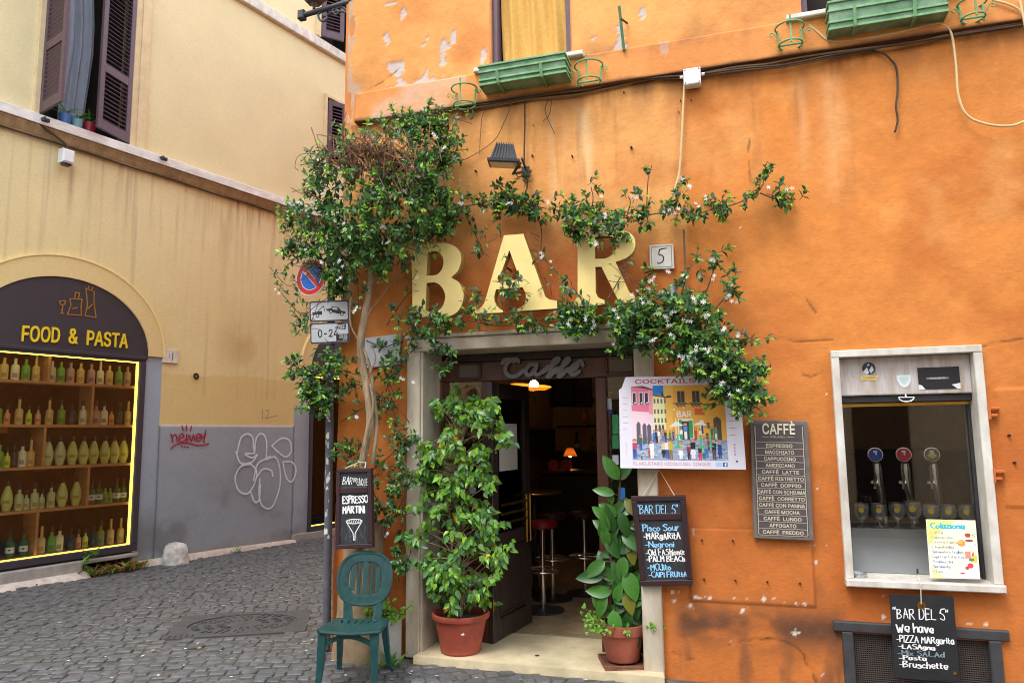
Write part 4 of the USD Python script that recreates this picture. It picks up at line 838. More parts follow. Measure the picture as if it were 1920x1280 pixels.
rows = [[(6, 'plain', 'tan', 0), (27, 'plain', 'cream', 0), (47, 'plain', 'green', 0), (66, 'tall', 'tan', 0), (96, 'plain', 'grey', 0), (113, 'plain', 'green', 0), (131, 'plain', 'mauve', 0), (150, 'plain', 'tan', 0), (170, 'plain', 'mauve', 0), (187, 'tall', 'cream', 0), (204, 'plain', 'tan', 0), (222, 'plain', 'green', 0), (238, 'plain', 'mauve', 0)],
        [(-6, 'plain', 'green', 0), (12, 'small', 'orange', 1), (34, 'tall', 'tan', 1), (53, 'small', 'lime', 1), (70, 'small', 'peach', 1), (91, 'tall', 'tan', 1), (114, 'plain', 'green', 1), (133, 'plain', 'black', 0), (154, 'plain', 'cream', 1), (179, 'plain', 'mauve', 1), (194, 'plain', 'cream', 1), (208, 'small', 'orange', 1), (222, 'plain', 'black', 1), (239, 'tall', 'tan', 0)],
        [(-3, 'plain', 'green', 0), (12, 'small', 'lime', 1), (24, 'plain', 'black', 0), (40, 'plain', 'cream', 1), (56, 'tall', 'tan', 0), (88, 'amphora', 'pale', 1), (111, 'amphora', 'pale', 1)] + [(x, 'amphora', 'frosted', 1) for x in (134, 155, 174, 195, 213, 230)],
        [(11, 'amphora', 'frosted', 1), (34, 'plain', 'pale', 1), (48, 'small', 'pale', 1), (63, 'plain', 'pale', 1), (77, 'small', 'pale', 1), (94, 'plain', 'pale', 1), (115, 'amphora', 'frosted', 1), (141, 'amphora', 'frosted', 1), (170, 'plain', 'deep', 1), (184, 'plain', 'deep', 1), (196, 'small', 'green', 0), (205, 'small', 'green', 0), (217, 'plain', 'deep', 1), (230, 'plain', 'deep', 1)],
        [(17, 'plain', 'deep', 1), (43, 'plain', 'deep', 1), (76, 'tall', 'tan', 0), (95, 'plain', 'green', 1), (110, 'plain', 'cream', 1), (131, 'plain', 'black', 0), (146, 'small', 'orange', 1), (159, 'small', 'lime', 1), (174, 'plain', 'black', 0), (187, 'plain', 'olive', 1), (206, 'tall', 'tan', 0), (225, 'tall', 'tan', 0)]]
for k, row in enumerate(rows):
    row = [(-34, row[1][1], row[2][2], row[1][3]), (-19, row[0][1], row[1][2], row[0][3])] + row; n = len(row)
    for i, (px, shp, col, cp) in enumerate(row):
        py = np.interp(px, [0, 255], [(712, 722), (795, 796), (877, 868), (960, 940), (1045, 1015)][k])
        s_ = Ys(px, py, -.17)[0]
        bottle(shp, col, FY(s_, SB1[k] + .001, -.17), f'{CN[col]} {SN[shp]}, {ORD[n - 1 - i]} from the grey pilaster on the {RN[k]} shelf', 'bottles in the food shop window', bool(cp))
# jars and tins in the second window
for i, (px, py, shp, col) in enumerate([(587, 905, 'plain', 'yellow'), (597, 905, 'amphora', 'frosted'), (607, 903, 'plain', 'olive'), (626, 902, 'plain', 'yellow'), (636, 902, 'amphora', 'frosted')]):
    s_ = Ys(px, py, -.17)[0]; bottle(shp, col, FY(s_, .701, -.17), f'{CN[col]} {SN[shp]}, {ORD[i]} from the frame in the second shop window', 'bottles in the second shop window')
def tin(loc, label, c):
    t = thing('tin', label, 'tin', loc, 'tins in the second shop window'); L = np.asarray(loc, float)
    m = MB(); m.lathe([(0, 0), (.05, 0), (.052, .005), (.052, .125), (.05, .13), (0, .13)], L, 14); m.build('can', mat(numbered('/World/Looks', 'tin_print').split('/')[-1], lin(*c), rough=.3, var=.5, scale=40), t, smooth=40)
    m = MB(); m.lathe([(.0525, .125), (.0545, .128), (.0525, .132), (0, .132)], L, 14); m.build('rim', M['brass'], t, smooth=40)
for r_ in range(2):
    for i in range(4):
        s_ = Ys(587 + 11.5 * i, 985, -.14)[0]; tin(FY(s_, .181 + .136 * r_, -.14), f'{["red and gold", "yellow", "amber", "gold"][(i + r_) % 4]} tin, {ORD[i]} from the frame in the {"lower" if r_ == 0 else "upper"} tin row', [(170, 60, 40), (206, 160, 40), (190, 120, 50), (214, 180, 70)][(i + r_) % 4])

# ---- on the yellow wall: sensor box, plants on the upper sill, curtain inside
q = FY(*Ys(125, 292, .16), .16); SN1 = thing('sensor_box', 'small white sensor box with dark lens hanging under the string course', 'sensor', q); f = Frame(q, YX, YN)
m = MB(); m.box(f, -.07, .07, -.10, .07, -.06, .06, .02); m.build('housing', M['white_plastic'], SN1); m = MB(); m.box(f, -.045, .045, -.125, -.101, -.045, .05, .01); m.build('lens', M['cap_black'], SN1); m = MB(); m.tube([f(0, .07, 0), f(0, .14, -.02), f(-.12, .22, -.05), f(-.3, .30, -.06)], .014, 6); m.build('arm', M['cable_dark'], SN1)
cl = MB(); nu, nv = 50, 8; uu, vv = np.meshgrid(np.linspace(-2.3, -1.96, nu), np.linspace(5.47, 8.3, nv)); P = FY(uu + .03 * np.sin(vv * 3), vv, -.30 + .03 * np.sin(uu * 55) + .012 * np.sin(uu * 90 + vv)).reshape(-1, 3); a = (np.arange(nv - 1)[:, None] * nu + np.arange(nu - 1)[None]).ravel()
cl.add(P, np.stack([a, a + 1, a + nu + 1, a + nu], 1)); cl.build('curtain', mat('blue_voile', lin(176, 186, 204), rough=.8, var=.08, transl=.3), smooth=True, loc=FY(-2.15, 5.47, -.3), label='pale blue curtain behind the half open shutters of the yellow house', cat='curtain')
# ================================================================ the three big letters
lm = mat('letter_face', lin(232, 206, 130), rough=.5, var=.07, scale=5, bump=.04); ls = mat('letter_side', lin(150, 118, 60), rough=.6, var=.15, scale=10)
YL = -.17
def zl(q): return [(O(740 + a / 3.2, 300 + b / 3.2, YL)[0], O(740 + a / 3.2, 300 + b / 3.2, YL)[2]) for a, b in q]
def cur(*pts): return [tuple(p) for p in smooth_line(pts, 5)]
B_out = zl([(60, 518), (130, 511), (200, 505)] + cur((200, 505), (300, 497), (360, 518), (393, 555), (398, 605), (378, 665), (338, 704)) + cur((338, 704), (385, 735), (411, 790), (408, 850), (380, 905), (330, 936), (250, 946)) + [(170, 940), (84, 934), (84, 918)] + cur((84, 918), (100, 890), (106, 850), (104, 700), (100, 590)) + [(95, 560), (62, 545)])
B_in = [zl(cur((196, 556), (230, 546), (262, 552), (286, 578), (293, 615), (282, 658), (250, 688), (190, 693))), zl(cur((190, 738), (245, 735), (285, 765), (303, 815), (292, 868), (262, 902), (215, 912), (184, 902)))]
A_out = zl([(655, 452), (772, 443)] + [(895, 795)] + cur((895, 795), (905, 820), (930, 836), (973, 844)) + [(975, 890), (735, 906), (735, 893)] + cur((735, 893), (765, 878), (785, 850), (785, 800), (767, 763)) + [(608, 776)] + cur((608, 776), (597, 820), (605, 860), (625, 888), (650, 902)) + [(650, 914), (470, 922), (470, 908)] + cur((470, 908), (510, 890), (535, 862), (548, 825)))
A_in = [zl([(688, 540), (752, 715), (618, 733)])]
R_out = zl([(1055, 450), (1300, 428)] + cur((1300, 428), (1380, 425), (1430, 455), (1444, 500), (1430, 550), (1385, 590), (1325, 611)) + [(1402, 780)] + cur((1402, 780), (1415, 800), (1440, 812)) + [(1445, 850), (1350, 858), (1240, 640), (1204, 641)] + [(1206, 790)] + cur((1206, 790), (1220, 822), (1258, 840)) + [(1260, 866), (1055, 882), (1055, 865)] + cur((1055, 865), (1085, 840), (1098, 800)) + [(1098, 520), (1092, 490), (1055, 475)])
R_in = [zl([(1202, 592)] + cur((1202, 592), (1262, 590), (1305, 568), (1332, 525), (1328, 480), (1300, 458), (1250, 455)) + [(1202, 462)])]
for ch, out, ins in (('B', B_out, B_in), ('A', A_out, A_in), ('R', R_out, R_in)):
    g = Polygon(out).buffer(0)
    for h in ins: g = g.difference(Polygon(h).buffer(0))
    g = max(geoms(g), key=lambda q: q.area).simplify(.0008); cx_ = g.centroid
    t = thing('sign_letter', f'large cream yellow metal letter {ch} of the BAR sign above the door', 'sign letter', (cx_.x, YL, g.bounds[1]))
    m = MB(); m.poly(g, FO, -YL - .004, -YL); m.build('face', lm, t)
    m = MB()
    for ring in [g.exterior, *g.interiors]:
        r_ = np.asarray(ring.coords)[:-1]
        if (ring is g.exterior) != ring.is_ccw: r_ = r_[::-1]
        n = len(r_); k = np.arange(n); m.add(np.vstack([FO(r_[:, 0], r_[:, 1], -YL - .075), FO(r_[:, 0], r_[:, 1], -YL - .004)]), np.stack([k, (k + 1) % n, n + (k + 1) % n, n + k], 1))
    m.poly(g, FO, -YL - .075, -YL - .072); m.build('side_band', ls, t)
    for dx, dz in ((-.12, .1), (.1, .35), (-.1, .35)):
        p = Point(cx_.x + dx, g.bounds[1] + dz); p = p if g.contains(p) else g.representative_point(); m = MB(); m.tube([FO(p.x, p.y, -.02), FO(p.x, p.y, -YL - .074)], .008, 6); m.build('bracket', M['black_metal'], t)

# house number stone
q = pixquad((1217, 460), (1262, 457), (1264, 503), (1219, 505), O, -.022); T = card('house_number', 'small square marble plate with the number 5 on the orange wall', 'house number', q, .03, M['white_marble'], None, ch=.004)
m = MB(); num = LineString(smooth_line([(.098, .145), (.075, .140), (.066, .105), (.088, .098), (.098, .078), (.090, .052), (.064, .040), (.055, .048)], 4)).buffer(.0042).union(LineString([(.070, .140), (.118, .148)]).buffer(.004)); m.poly(num, q, .0012); m.build('number', M['label_dark'], T)
m = MB(); m.poly(sbox(.012, .012, q.W - .012, q.H - .012).difference(sbox(.016, .016, q.W - .016, q.H - .016)), q, .0010); m.build('engraved_border', M['grey_metal'], T)
# grey marble plate behind the trunk
q = pixquad((684, 634), (751, 625), (750, 683), (682, 690), O, -.02); T = card('wall_plate', 'blank pale grey metal plate on the orange wall behind the trunk', 'wall plate', q, .03, mat('plate_grey', lin(188, 190, 196), rough=.5, var=.18, scale=12), None)
for u, v in ((.08, .1), (.92, .1), (.92, .9), (.08, .9)): m = MB(); m.lathe([(.008, 0), (.008, .004), (0, .006)], q(u, v, 0), 8, axis=q.n); m.build('screw', M['grey_metal'], T)

# ================================================================ the street sign post
pb, pt = O(612, 1216, -.06), O(622.5, 470, -.06); PS = thing('street_sign_post', 'grey street sign post with round no parking disc and two white plates', 'sign post', pb)
m = MB(); m.tube([pb, pt], .031, 16); m.build('post', mat('post_paint', lin(84, 86, 94), rough=.55, var=.25, scale=9, bump=.15), PS, smooth=40)
m = MB()
for k in range(30):                                                  # torn paper stickers around the post
    t_ = rng.uniform(.26, .58) if k > 5 else rng.uniform(.55, .68); a = rng.normal(-1.55, .5); c = pb + (pt - pb) * t_; hh = rng.uniform(.008, .05); ww = rng.uniform(.2, .7); aa = np.linspace(a - ww / 2, a + ww / 2, 5); r_ = .0314
    lo = [c + r_ * np.array([cos(x), sin(x), 0]) + ZZ * rng.uniform(-.008, .008) for x in aa]; hi = [p + ZZ * (hh + rng.uniform(-.008, .008)) for p in lo]; m.add(lo + hi, [[i, i + 1, i + 6, i + 5] for i in range(4)], [lin(206, 206, 204), lin(180, 182, 184), lin(220, 216, 206), lin(60, 120, 120), lin(200, 170, 60)][rng.integers(0, 3) if k else 3])
m.build('torn_sticker', M['print'], PS, label='torn white sticker remains around the post', kind='stuff')
cD = O(583, 520, -.16); nD = np.array([-.12, -.99, .02]); nD /= np.linalg.norm(nD); xD = np.cross(ZZ, nD) * 1; xD /= np.linalg.norm(xD); fD = Frame(cD, xD, nD, np.cross(nD, xD)); R_ = .148
m = MB(); m.poly(Point(0, 0).buffer(R_, 24), fD, -.006, 0); DS = m.build('disc', M['white_plastic'], PS)
lay = [(Point(0, 0).buffer(R_ - .004, 24), (.75, .75, .75)), (Point(0, 0).buffer(R_ - .006, 24), lin(196, 24, 34)), (Point(0, 0).buffer(R_ * .70, 24), (.75, .75, .75)), (Point(0, 0).buffer(R_ * .67, 24), lin(20, 96, 196)), (LineString([(-.10, .10), (.10, -.10)]).buffer(.020).intersection(Point(0, 0).buffer(R_ * .7)), (.75, .75, .75)), (LineString([(-.10, .10), (.10, -.10)]).buffer(.0165).intersection(Point(0, 0).buffer(R_ * .7)), lin(196, 24, 34))]
print_part('disc_print', lay, fD, .0008, DS); m = MB(); m.box(fD, -.02, .17, -.012, .012, -.10, -.008); m.build('bracket', M['grey_metal'], DS)
def plate(tl, tr, br, bl, lays, nm):
    q = pixquad(tl, tr, br, bl, O, -.115); m = MB(); m.poly(sbox(.0, .0, q.W, q.H).buffer(-.02).buffer(.02), q, -.004, 0); p = m.build('plate', M['grey_metal'], PS); bd = sbox(.004, .004, q.W - .004, q.H - .004).buffer(-.016).buffer(.016); inn = sbox(.012, .012, q.W - .012, q.H - .012).buffer(-.014).buffer(.014)
    print_part(nm, [(bd, lin(40, 40, 44)), (inn, lin(196, 198, 204))] + lays(q), q, .0008, p); return p
def tow(q):
    W, H = q.W, q.H; k = lin(28, 28, 32); S = lambda pts: Polygon([(W * a, H * b) for a, b in pts])
    wheel = lambda a, b, r=.045: Point(W * a, H * b).buffer(W * r, 8)
    return [(S([(.07, .46), (.32, .52), (.32, .34), (.07, .34)]), k), (LineString([(W * .20, H * .48), (W * .36, H * .76), (W * .39, H * .5)]).buffer(.003), k), (wheel(.20, .30), k), (wheel(.20, .30, .025), lin(196, 198, 204)), (S([(.42, .60), (.44, .52), (.70, .36), (.90, .34), (.92, .44), (.80, .50), (.74, .66), (.58, .72), (.53, .62)]), k), (S([(.56, .62), (.60, .68), (.70, .64), (.73, .54), (.62, .56)]), lin(196, 198, 204)), (wheel(.54, .46), k), (wheel(.54, .46, .025), lin(196, 198, 204)), (wheel(.82, .34), k), (wheel(.82, .34, .025), lin(196, 198, 204))]
plate((580, 565), (654, 562), (655, 601), (581, 604), tow, 'tow_pictogram')
def hours(q):
    W, H = q.W, q.H; k = lin(28, 28, 32); out = [(type_fit('0-24', W * .52, H * .36, True, x=W * .20, y=H * .30), k)]
    out += [(sbox(W * .66, H * .08, W * .985, H * .42), k), (Polygon([(W * .64, H * .70), (W * .70, H * .95), (W * .92, H * .90), (W * .90, H * .62)]), k)]
    for i, tx in enumerate(('THIS IS A', 'GOOD KISS', 'SPOT')): out.append((type_fit(tx, W * (.20 if i < 2 else .11), H * .07, True, x=W * (.74 if i < 2 else .83), y=H * (.32 - .1 * i)), (.7, .7, .7)))
    out.append((affinity.rotate(type_fit('FREE', W * .20, H * .17, True, x=W * .68, y=H * .70), -8), (.7, .7, .7))); return out
plate((581, 606), (655, 603), (656, 641), (582, 645), hours, 'hours_print')
for z_ in (.78, .83): m = MB(); c = pb + (pt - pb) * z_; m.lathe([(.035, -.012), (.036, 0), (.035, .012)], c, 14); m.build('clamp', M['grey_metal'], PS)

# ================================================================ chalkboards and menus
def chalkboard(name, label, q, panels, lines, frame_w=.03, fm='board_frame', rail=None):
    t = thing(name, label, 'chalkboard', q.c[0]); W, H = q.W, q.H; m = MB()
    for a, b, c, d in ((0, W, 0, frame_w), (0, W, H - frame_w, H), (0, frame_w, frame_w + .001, H - frame_w - .001), (W - frame_w, W, frame_w + .001, H - frame_w - .001)): mm = MB(); mm.box(q, a, b, c, d, -.035, .012, .004); mm.build('frame_bar', M[fm], t)
    if rail: mm = MB(); mm.box(q, frame_w + .001, W - frame_w - .001, rail - .022, rail + .022, -.035, .010, .004); mm.build('frame_bar', M[fm], t)
    m.box(q, frame_w * .6, W - frame_w * .6, frame_w * .6, H - frame_w * .6, -.03, 0); m.build('slate', M['slate'], t)
    for txt, x, y, w, h, wd, mt, k in lines: g = affinity.translate(hand_fit(txt, w * W, h * H, wd, **k), x * W, y * H); m = MB(); m.poly(g, q, .0015); m.build('lettering', M[mt], t)
    return t
qE = pixquad((632, 878), (696, 877), (699, 1026), (630, 1029), O, -.36)
CE = chalkboard('chalkboard', 'narrow hanging chalkboard offering espresso martini with a drawn cocktail glass', qE, None, [
    ('BAR', .16, .80, .30, .085, .0045, 'chalk_white', dict(seed=1, slant=.2)), ('DEL', .47, .83, .16, .045, .003, 'chalk_white', dict(seed=2)), ('CINQUE', .58, .78, .32, .09, .0038, 'chalk_white', dict(seed=3, slant=.15)),
    ('ESPRESSO', .16, .565, .74, .085, .0085, 'chalk_white', dict(seed=4, jit=.2)), ('MARTINI', .17, .44, .64, .085, .0085, 'chalk_white', dict(seed=5, jit=.2))], .03, rail=.735 * .56)
W, H = qE.W, qE.H; gl = [LineString(smooth_line([(W * (.5 + .22 * cos(a)), H * (.335 + .028 * sin(a))) for a in np.linspace(0, 2 * pi, 17)[:-1]], 2, True)).buffer(.003), LineString([(W * .28, H * .335), (W * .47, H * .19), (W * .49, H * .10)]).buffer(.003), LineString([(W * .72, H * .335), (W * .53, H * .19), (W * .52, H * .10)]).buffer(.003)]
gl += [LineString([(W * (.32 + .05 * k), H * .35), (W * (.34 + .05 * k), H * .32)]).buffer(.0022) for k in range(8)]
m = MB(); m.poly(unary_union(gl), qE, .0015); m.build('drawing', M['chalk_white'], CE)
m = MB(); rge = np.random.default_rng(9)
for _ in range(46): a, b = rge.uniform(.15, .85) * W, rge.uniform(.07, .24) * H; m.poly(LineString([(a, b), (a + rge.normal(0, .01), b + rge.normal(0, .03))]).buffer(.0011), qE, .0012)
m.build('chalk_scribble', mat('chalk_dust', lin(96, 98, 104), rough=.9), CE, kind='stuff')
m = MB(); m.tube([qE(.22, 1.0, -.01), O(673, 866, -.30), O(686, 867, -.28), qE(.80, 1.0, -.01)], .004, 6); m.build('hanging_cord', mat('cord', lin(205, 195, 170), rough=.9), CE)
qB = pixquad((1183, 930), (1285, 928), (1299, 1096), (1202, 1098), O, -.075)
BLUE, WH = 'chalk_blue', 'chalk_white'
CB = chalkboard('chalkboard', 'framed chalkboard listing cocktails hanging beside the rubber plant', qB, None, [
    ('"BAR DEL 5"', .09, .80, .76, .095, .0052, BLUE, dict(seed=11, slant=.08)), ('Pisco Sour', .14, .605, .70, .07, .0050, BLUE, dict(seed=12)), ('-MARgARitA', .15, .515, .70, .068, .0055, WH, dict(seed=13)), ('-Negroni', .16, .425, .56, .062, .0046, BLUE, dict(seed=14)),
    ('-Old FAShioned', .16, .335, .76, .066, .005, WH, dict(seed=15)), ('-PALM BEACh', .16, .265, .74, .056, .0052, WH, dict(seed=16)), ('-MOJito', .16, .17, .46, .066, .005, BLUE, dict(seed=17)), ('-CAIPI FRUttA', .17, .095, .74, .056, .005, BLUE, dict(seed=18))], .036, rail=.735 * .61)
m = MB(); m.tube([qB(.22, 1.0, -.01), O(1236, 880, -.05), qB(.80, 1.0, -.01)], .0035, 6); m.build('hanging_cord', '/World/Looks/cord', CB)
qS = pixquad((1668, 1114), (1788, 1118), (1800, 1276), (1678, 1270), O, -.09); T = thing('chalkboard', 'frameless black slate with food list hanging under the window sill', 'chalkboard', qS.c[0]); W, H = qS.W, qS.H
m = MB(); m.poly(sbox(0, 0, W, H).buffer(-.008).buffer(.008).difference(Point(W * .49, H * .88).buffer(.014)), qS, -.014, 0); m.build('slate', mat('black_slate', lin(28, 28, 32), rough=.6, var=.3, scale=14), T)
m = MB(); m.poly(Point(W * .49, H * .88).buffer(.022).difference(Point(W * .49, H * .88).buffer(.0135)), qS, -.002, .003); m.build('eyelet', M['brass'], T); m = MB(); m.poly(Point(W * .93, H * .09).buffer(.010), qS, 0, .004); m.build('screw', M['brass'], T)
for txt, x, y, w, h, wd, mt, k in [('"BAR DEL 5"', .03, .72, .87, .12, .0055, WH, dict(seed=21)), ('We have', .06, .555, .60, .095, .006, WH, dict(seed=22)), ('-PIZZA MARgarita', .06, .435, .90, .075, .0048, WH, dict(seed=23)), ('-LASAgna', .08, .355, .58, .052, .0038, WH, dict(seed=24)), ('-Mix SALAd', .06, .275, .74, .055, .0032, 'chalk_dim', dict(seed=25)), ('-Pasta', .08, .225, .44, .048, .0036, WH, dict(seed=26)), ('-Bruschette', .08, .135, .76, .072, .0042, WH, dict(seed=27))]:
    if mt == 'chalk_dim' and mt not in M: M[mt] = mat('chalk_dim', lin(120, 140, 150), rough=.9, var=.2)
    g = affinity.translate(hand_fit(txt, w * W, h * H, wd, **k), x * W, y * H); m = MB(); m.poly(g, qS, .0015); m.build('lettering', M[mt], T)
m = MB(); m.tube([qS(.49, .90, .004), O(1726, 1095, -.10), O(1721, 1076, -.06)], .003, 6); m.build('hanging_cord', '/World/Looks/cord', T)
# the coffee board
qC = pixquad((1405, 787), (1514, 789), (1526, 1014), (1413, 1009), O, -.045); T = thing('coffee_board', 'tall brown coffee list board headed CAFFÈ screwed to the orange wall', 'menu board', qC.c[0]); W, H = qC.W, qC.H
m = MB(); m.box(qC, 0, W, 0, H, -.03, 0, .006); m.build('panel', mat('coffee_panel', lin(124, 112, 104), rough=.6, scale=10, col2=lin(96, 88, 86), var=.2), T)
m = MB(); m.box(qC, .026, W - .026, .026, H - .026, .0005, .003); m.build('slate', mat('coffee_slate', lin(84, 74, 76), rough=.6, var=.2, scale=14), T)
cream = mat('menu_cream', lin(216, 206, 180), rough=.7, var=.1, scale=60)
m = MB(); ln = [sbox(.032, .032, .035, H * .985 - .026), sbox(W - .035, .032, W - .032, H * .985 - .026)]; names = ['ESPRESSO', 'MACCHIATO', 'CAPPUCCINO', 'AMERICANO', 'CAFFÈ  LATTE', 'CAFFÈ RISTRETTO', 'CAFFÈ  DOPPIO', 'CAFFÈ CON SCHIUMA', 'CAFFÈ  CORRETTO', 'CAFFÈ CON PANNA', 'CAFFÈ MOCHA', 'CAFFÈ  LUNGO', 'AFFOGATO', 'CAFFÈ  FREDDO']
y0_, y1_ = .035, .815; st = (y1_ - y0_) / 14
for k in range(15): y = (y0_ + k * st) * H; ln.append(sbox(.033, y - .0011, W - .033, y + .0011))
ln += [sbox(W * .2, H * .858, W * .33, H * .861), sbox(W * .63, H * .858, W * .76, H * .861)]; m.poly(unary_union(ln), qC, .0042); m.build('ruled_line', cream, T)
m = MB(); m.poly(type_fit('CAFFÈ', W * .56, H * .085, True, cx=W * .5, y=H * .885), qC, .0044); m.build('lettering', mat('menu_cream_bright', lin(232, 224, 192), rough=.7, var=.05), T)
m = MB(); m.poly(type_fit('MILANO', W * .24, H * .014, False, cx=W * .48, y=H * .853), qC, .0044); m.build('lettering', cream, T)
for k, tx in enumerate(names):
    w = W * min(.80, .046 * len(tx) + .08); m = MB(); m.poly(type_fit(tx, w, H * .028, True, cx=W * .5, y=(y1_ - (k + 1) * st + .012) * H), qC, .0044); m.build('lettering', cream, T)
# the picture poster over the door's right jamb
qP = pixquad((1160, 707), (1386, 703), (1399, 880), (1163, 877), O, -.13); T = thing('picture_board', 'white cocktail poster board painted with a bar on a busy square', 'poster', qP.c[0]); W, H = qP.W, qP.H
m = MB(); out = Polygon([(0, 0), (W, 0), (W, H), (W * .06, H), (W * .025, H * .88), (0, H * .86)]).buffer(-.006).buffer(.006); m.poly(out, qP, -.012, 0); m.build('board', mat('board_white', lin(226, 224, 236), rough=.45, var=.03), T)
S = lambda pts: Polygon([(W * (.105 + .765 * a), H * (.09 + .81 * b)) for a, b in pts]); Bx = lambda a, b, c, d: S([(a, b), (c, b), (c, d), (a, d)])
rp = np.random.default_rng(3); L_ = []
cobc = lin(150, 165, 190); L_ += [(Bx(0, 0, 1, .42), cobc)]
for _ in range(240): a, b = rp.uniform(0, .98), rp.uniform(0, .34) ** 1.0; L_.append((Bx(a, b, a + .03 + .02 * rp.random(), b + .012), lin(*[(120, 136, 164), (176, 188, 208), (196, 204, 216), (104, 116, 146)][rp.integers(4)])))
L_ += [(S([(.15, .80), (.40, .86), (.40, 1), (.15, 1)]), lin(30, 130, 214)), (S([(0, .18), (.08, .26), (.24, .36), (.24, 1), (0, 1)]), lin(246, 214, 226)), (S([(0, .66), (.19, .64), (.23, .7), (.23, .95), (.12, .99), (0, .995)]), lin(232, 118, 150)), (S([(.19, .62), (.24, .6), (.24, .95), (.19, .965)]), lin(240, 150, 172)), (S([(0, .99), (.13, 1), (.24, .955), (.24, .935), (.12, .97)]), lin(110, 60, 60)),
       (S([(.235, .36), (.40, .40), (.40, .86), (.235, .885)]), lin(238, 232, 170)), (S([(.235, .885), (.40, .855), (.40, .83), (.235, .86)]), lin(150, 80, 60)), (S([(.375, .30), (1, .27), (1, 1), (.355, 1)]), lin(228, 166, 62)), (S([(.44, .75), (1, .73), (1, .745), (.44, .765)]), lin(150, 90, 50)), (S([(.355, 1), (.46, 1), (.44, .35), (.375, .35)]), lin(236, 184, 84))]
for a in (.01, .085, .145): L_ += [(Bx(a, .765, a + .045, .915), lin(240, 236, 240)), (Bx(a + .006, .77, a + .04, .905), lin(52, 56, 70))] + [(Point(W * (.105 + .765 * (a + .01 * k)), H * (.09 + .81 * (.755 + .012 * (k % 2)))).buffer(.006, 3), lin(*[(220, 230, 230), (60, 120, 110), (40, 80, 90)][k % 3])) for k in range(5)]
for a, h in ((.05, .52), (.115, .5), (.165, .49)): L_ += [(S([(a, .2), (a + .045, .22), (a + .045, h - .04), (a + .022, h), (a, h - .04)]), lin(96, 92, 110))]
for i in range(4):
    for j, b in enumerate((.76, .62, .5)): L_.append((Bx(.245 + .038 * i, b, .265 + .038 * i, b + .06), lin(110, 112, 130)))
for a in (.25, .29, .325): L_.append((S([(a, .34), (a + .025, .34), (a + .025, .46), (a + .012, .48), (a, .46)]), lin(80, 84, 100)))
for a in (.50, .66): L_ += [(Bx(a, .76, a + .085, .925), lin(200, 130, 60)), (Bx(a + .005, .77, a + .04, .92), lin(60, 58, 60)), (Bx(a + .045, .77, a + .08, .92), lin(60, 58, 60))] + [(Point(W * (.105 + .765 * (a - .01 + .011 * k)), H * (.09 + .81 * (.755 - .018 * (k % 3)))).buffer(.008, 3), lin(*[(40, 110, 80), (30, 96, 70), (200, 60, 60)][k % 3])) for k in range(10)]
L_ += [(Bx(.68, .60, .79, .69), lin(206, 92, 50)), (S([(.50, .27), (.66, .27), (.66, .55), (.50, .55)]), lin(234, 228, 210)), (Bx(.535, .27, .62, .52), lin(60, 56, 66)), (Bx(.51, .28, .54, .54), lin(60, 160, 110)), (Bx(.615, .30, .655, .53), lin(50, 150, 96)), (S([(.87, .28), (.95, .27), (.95, .54), (.91, .58), (.87, .55)]), lin(84, 74, 66)), (Bx(.73, .34, .77, .53), lin(236, 230, 214)), (Bx(.735, .35, .765, .5), lin(60, 58, 66)), (Bx(.80, .42, .83, .5), lin(90, 80, 76)),
       (type_fit('BAR', W * .12, H * .062, True, x=W * (.105 + .765 * .49), y=H * (.09 + .81 * .575)), (.8, .78, .74)), (Bx(.455, .66, .475, .69), (.75, .73, .7)), (Bx(.555, .69, .575, .71), (.75, .73, .7)),
       (S([(.40, .44), (.48, .52), (.56, .46)]), (.82, .82, .82)), (Bx(.472, .30, .48, .56), (.8, .8, .8)), (S([(.66, .47), (.74, .52), (.81, .46)]), (.82, .82, .82)), (Bx(.735, .30, .742, .48), (.8, .8, .8)), (LineString([(W * .36, H * .80), (W * .39, H * .77), (W * .44, H * .775), (W * .43, H * .79), (W * .38, H * .765)]).buffer(.003), lin(30, 30, 36)), (LineString([(W * .365, H * .83), (W * .37, H * .79)]).buffer(.004), lin(30, 30, 36))]
def fig(x, b, h, shirt, legs, skirt=False, hair=(40, 28, 24)):
    hh = h; P_ = lambda q: S([(x + a * hh * .72, b + c * hh * 1.25) for a, c in q]); head = S([(x + .09 * hh * cos(t), b + 1.25 * hh * .90 + .10 * hh * sin(t)) for t in np.linspace(0, 2 * pi, 9)[:-1]])
    return [(P_([(-.10, 0), (.0, 0), (.02, .48), (-.13, .48)]), lin(*legs)), (P_([(.03, 0), (.13, 0), (.13, .48), (.0, .48)]), lin(*legs))] + ([(P_([(-.2, .22), (.2, .22), (.1, .55), (-.1, .55)]), lin(*legs))] if skirt else []) + [(P_([(-.15, .46), (.15, .46), (.17, .80), (-.17, .80)]), lin(*shirt)), (S([(x + .115 * hh * cos(t), b + 1.25 * hh * .915 + .115 * hh * sin(t)) for t in np.linspace(0, 2 * pi, 9)[:-1]]), lin(*hair)), (head, lin(206, 150, 116))]
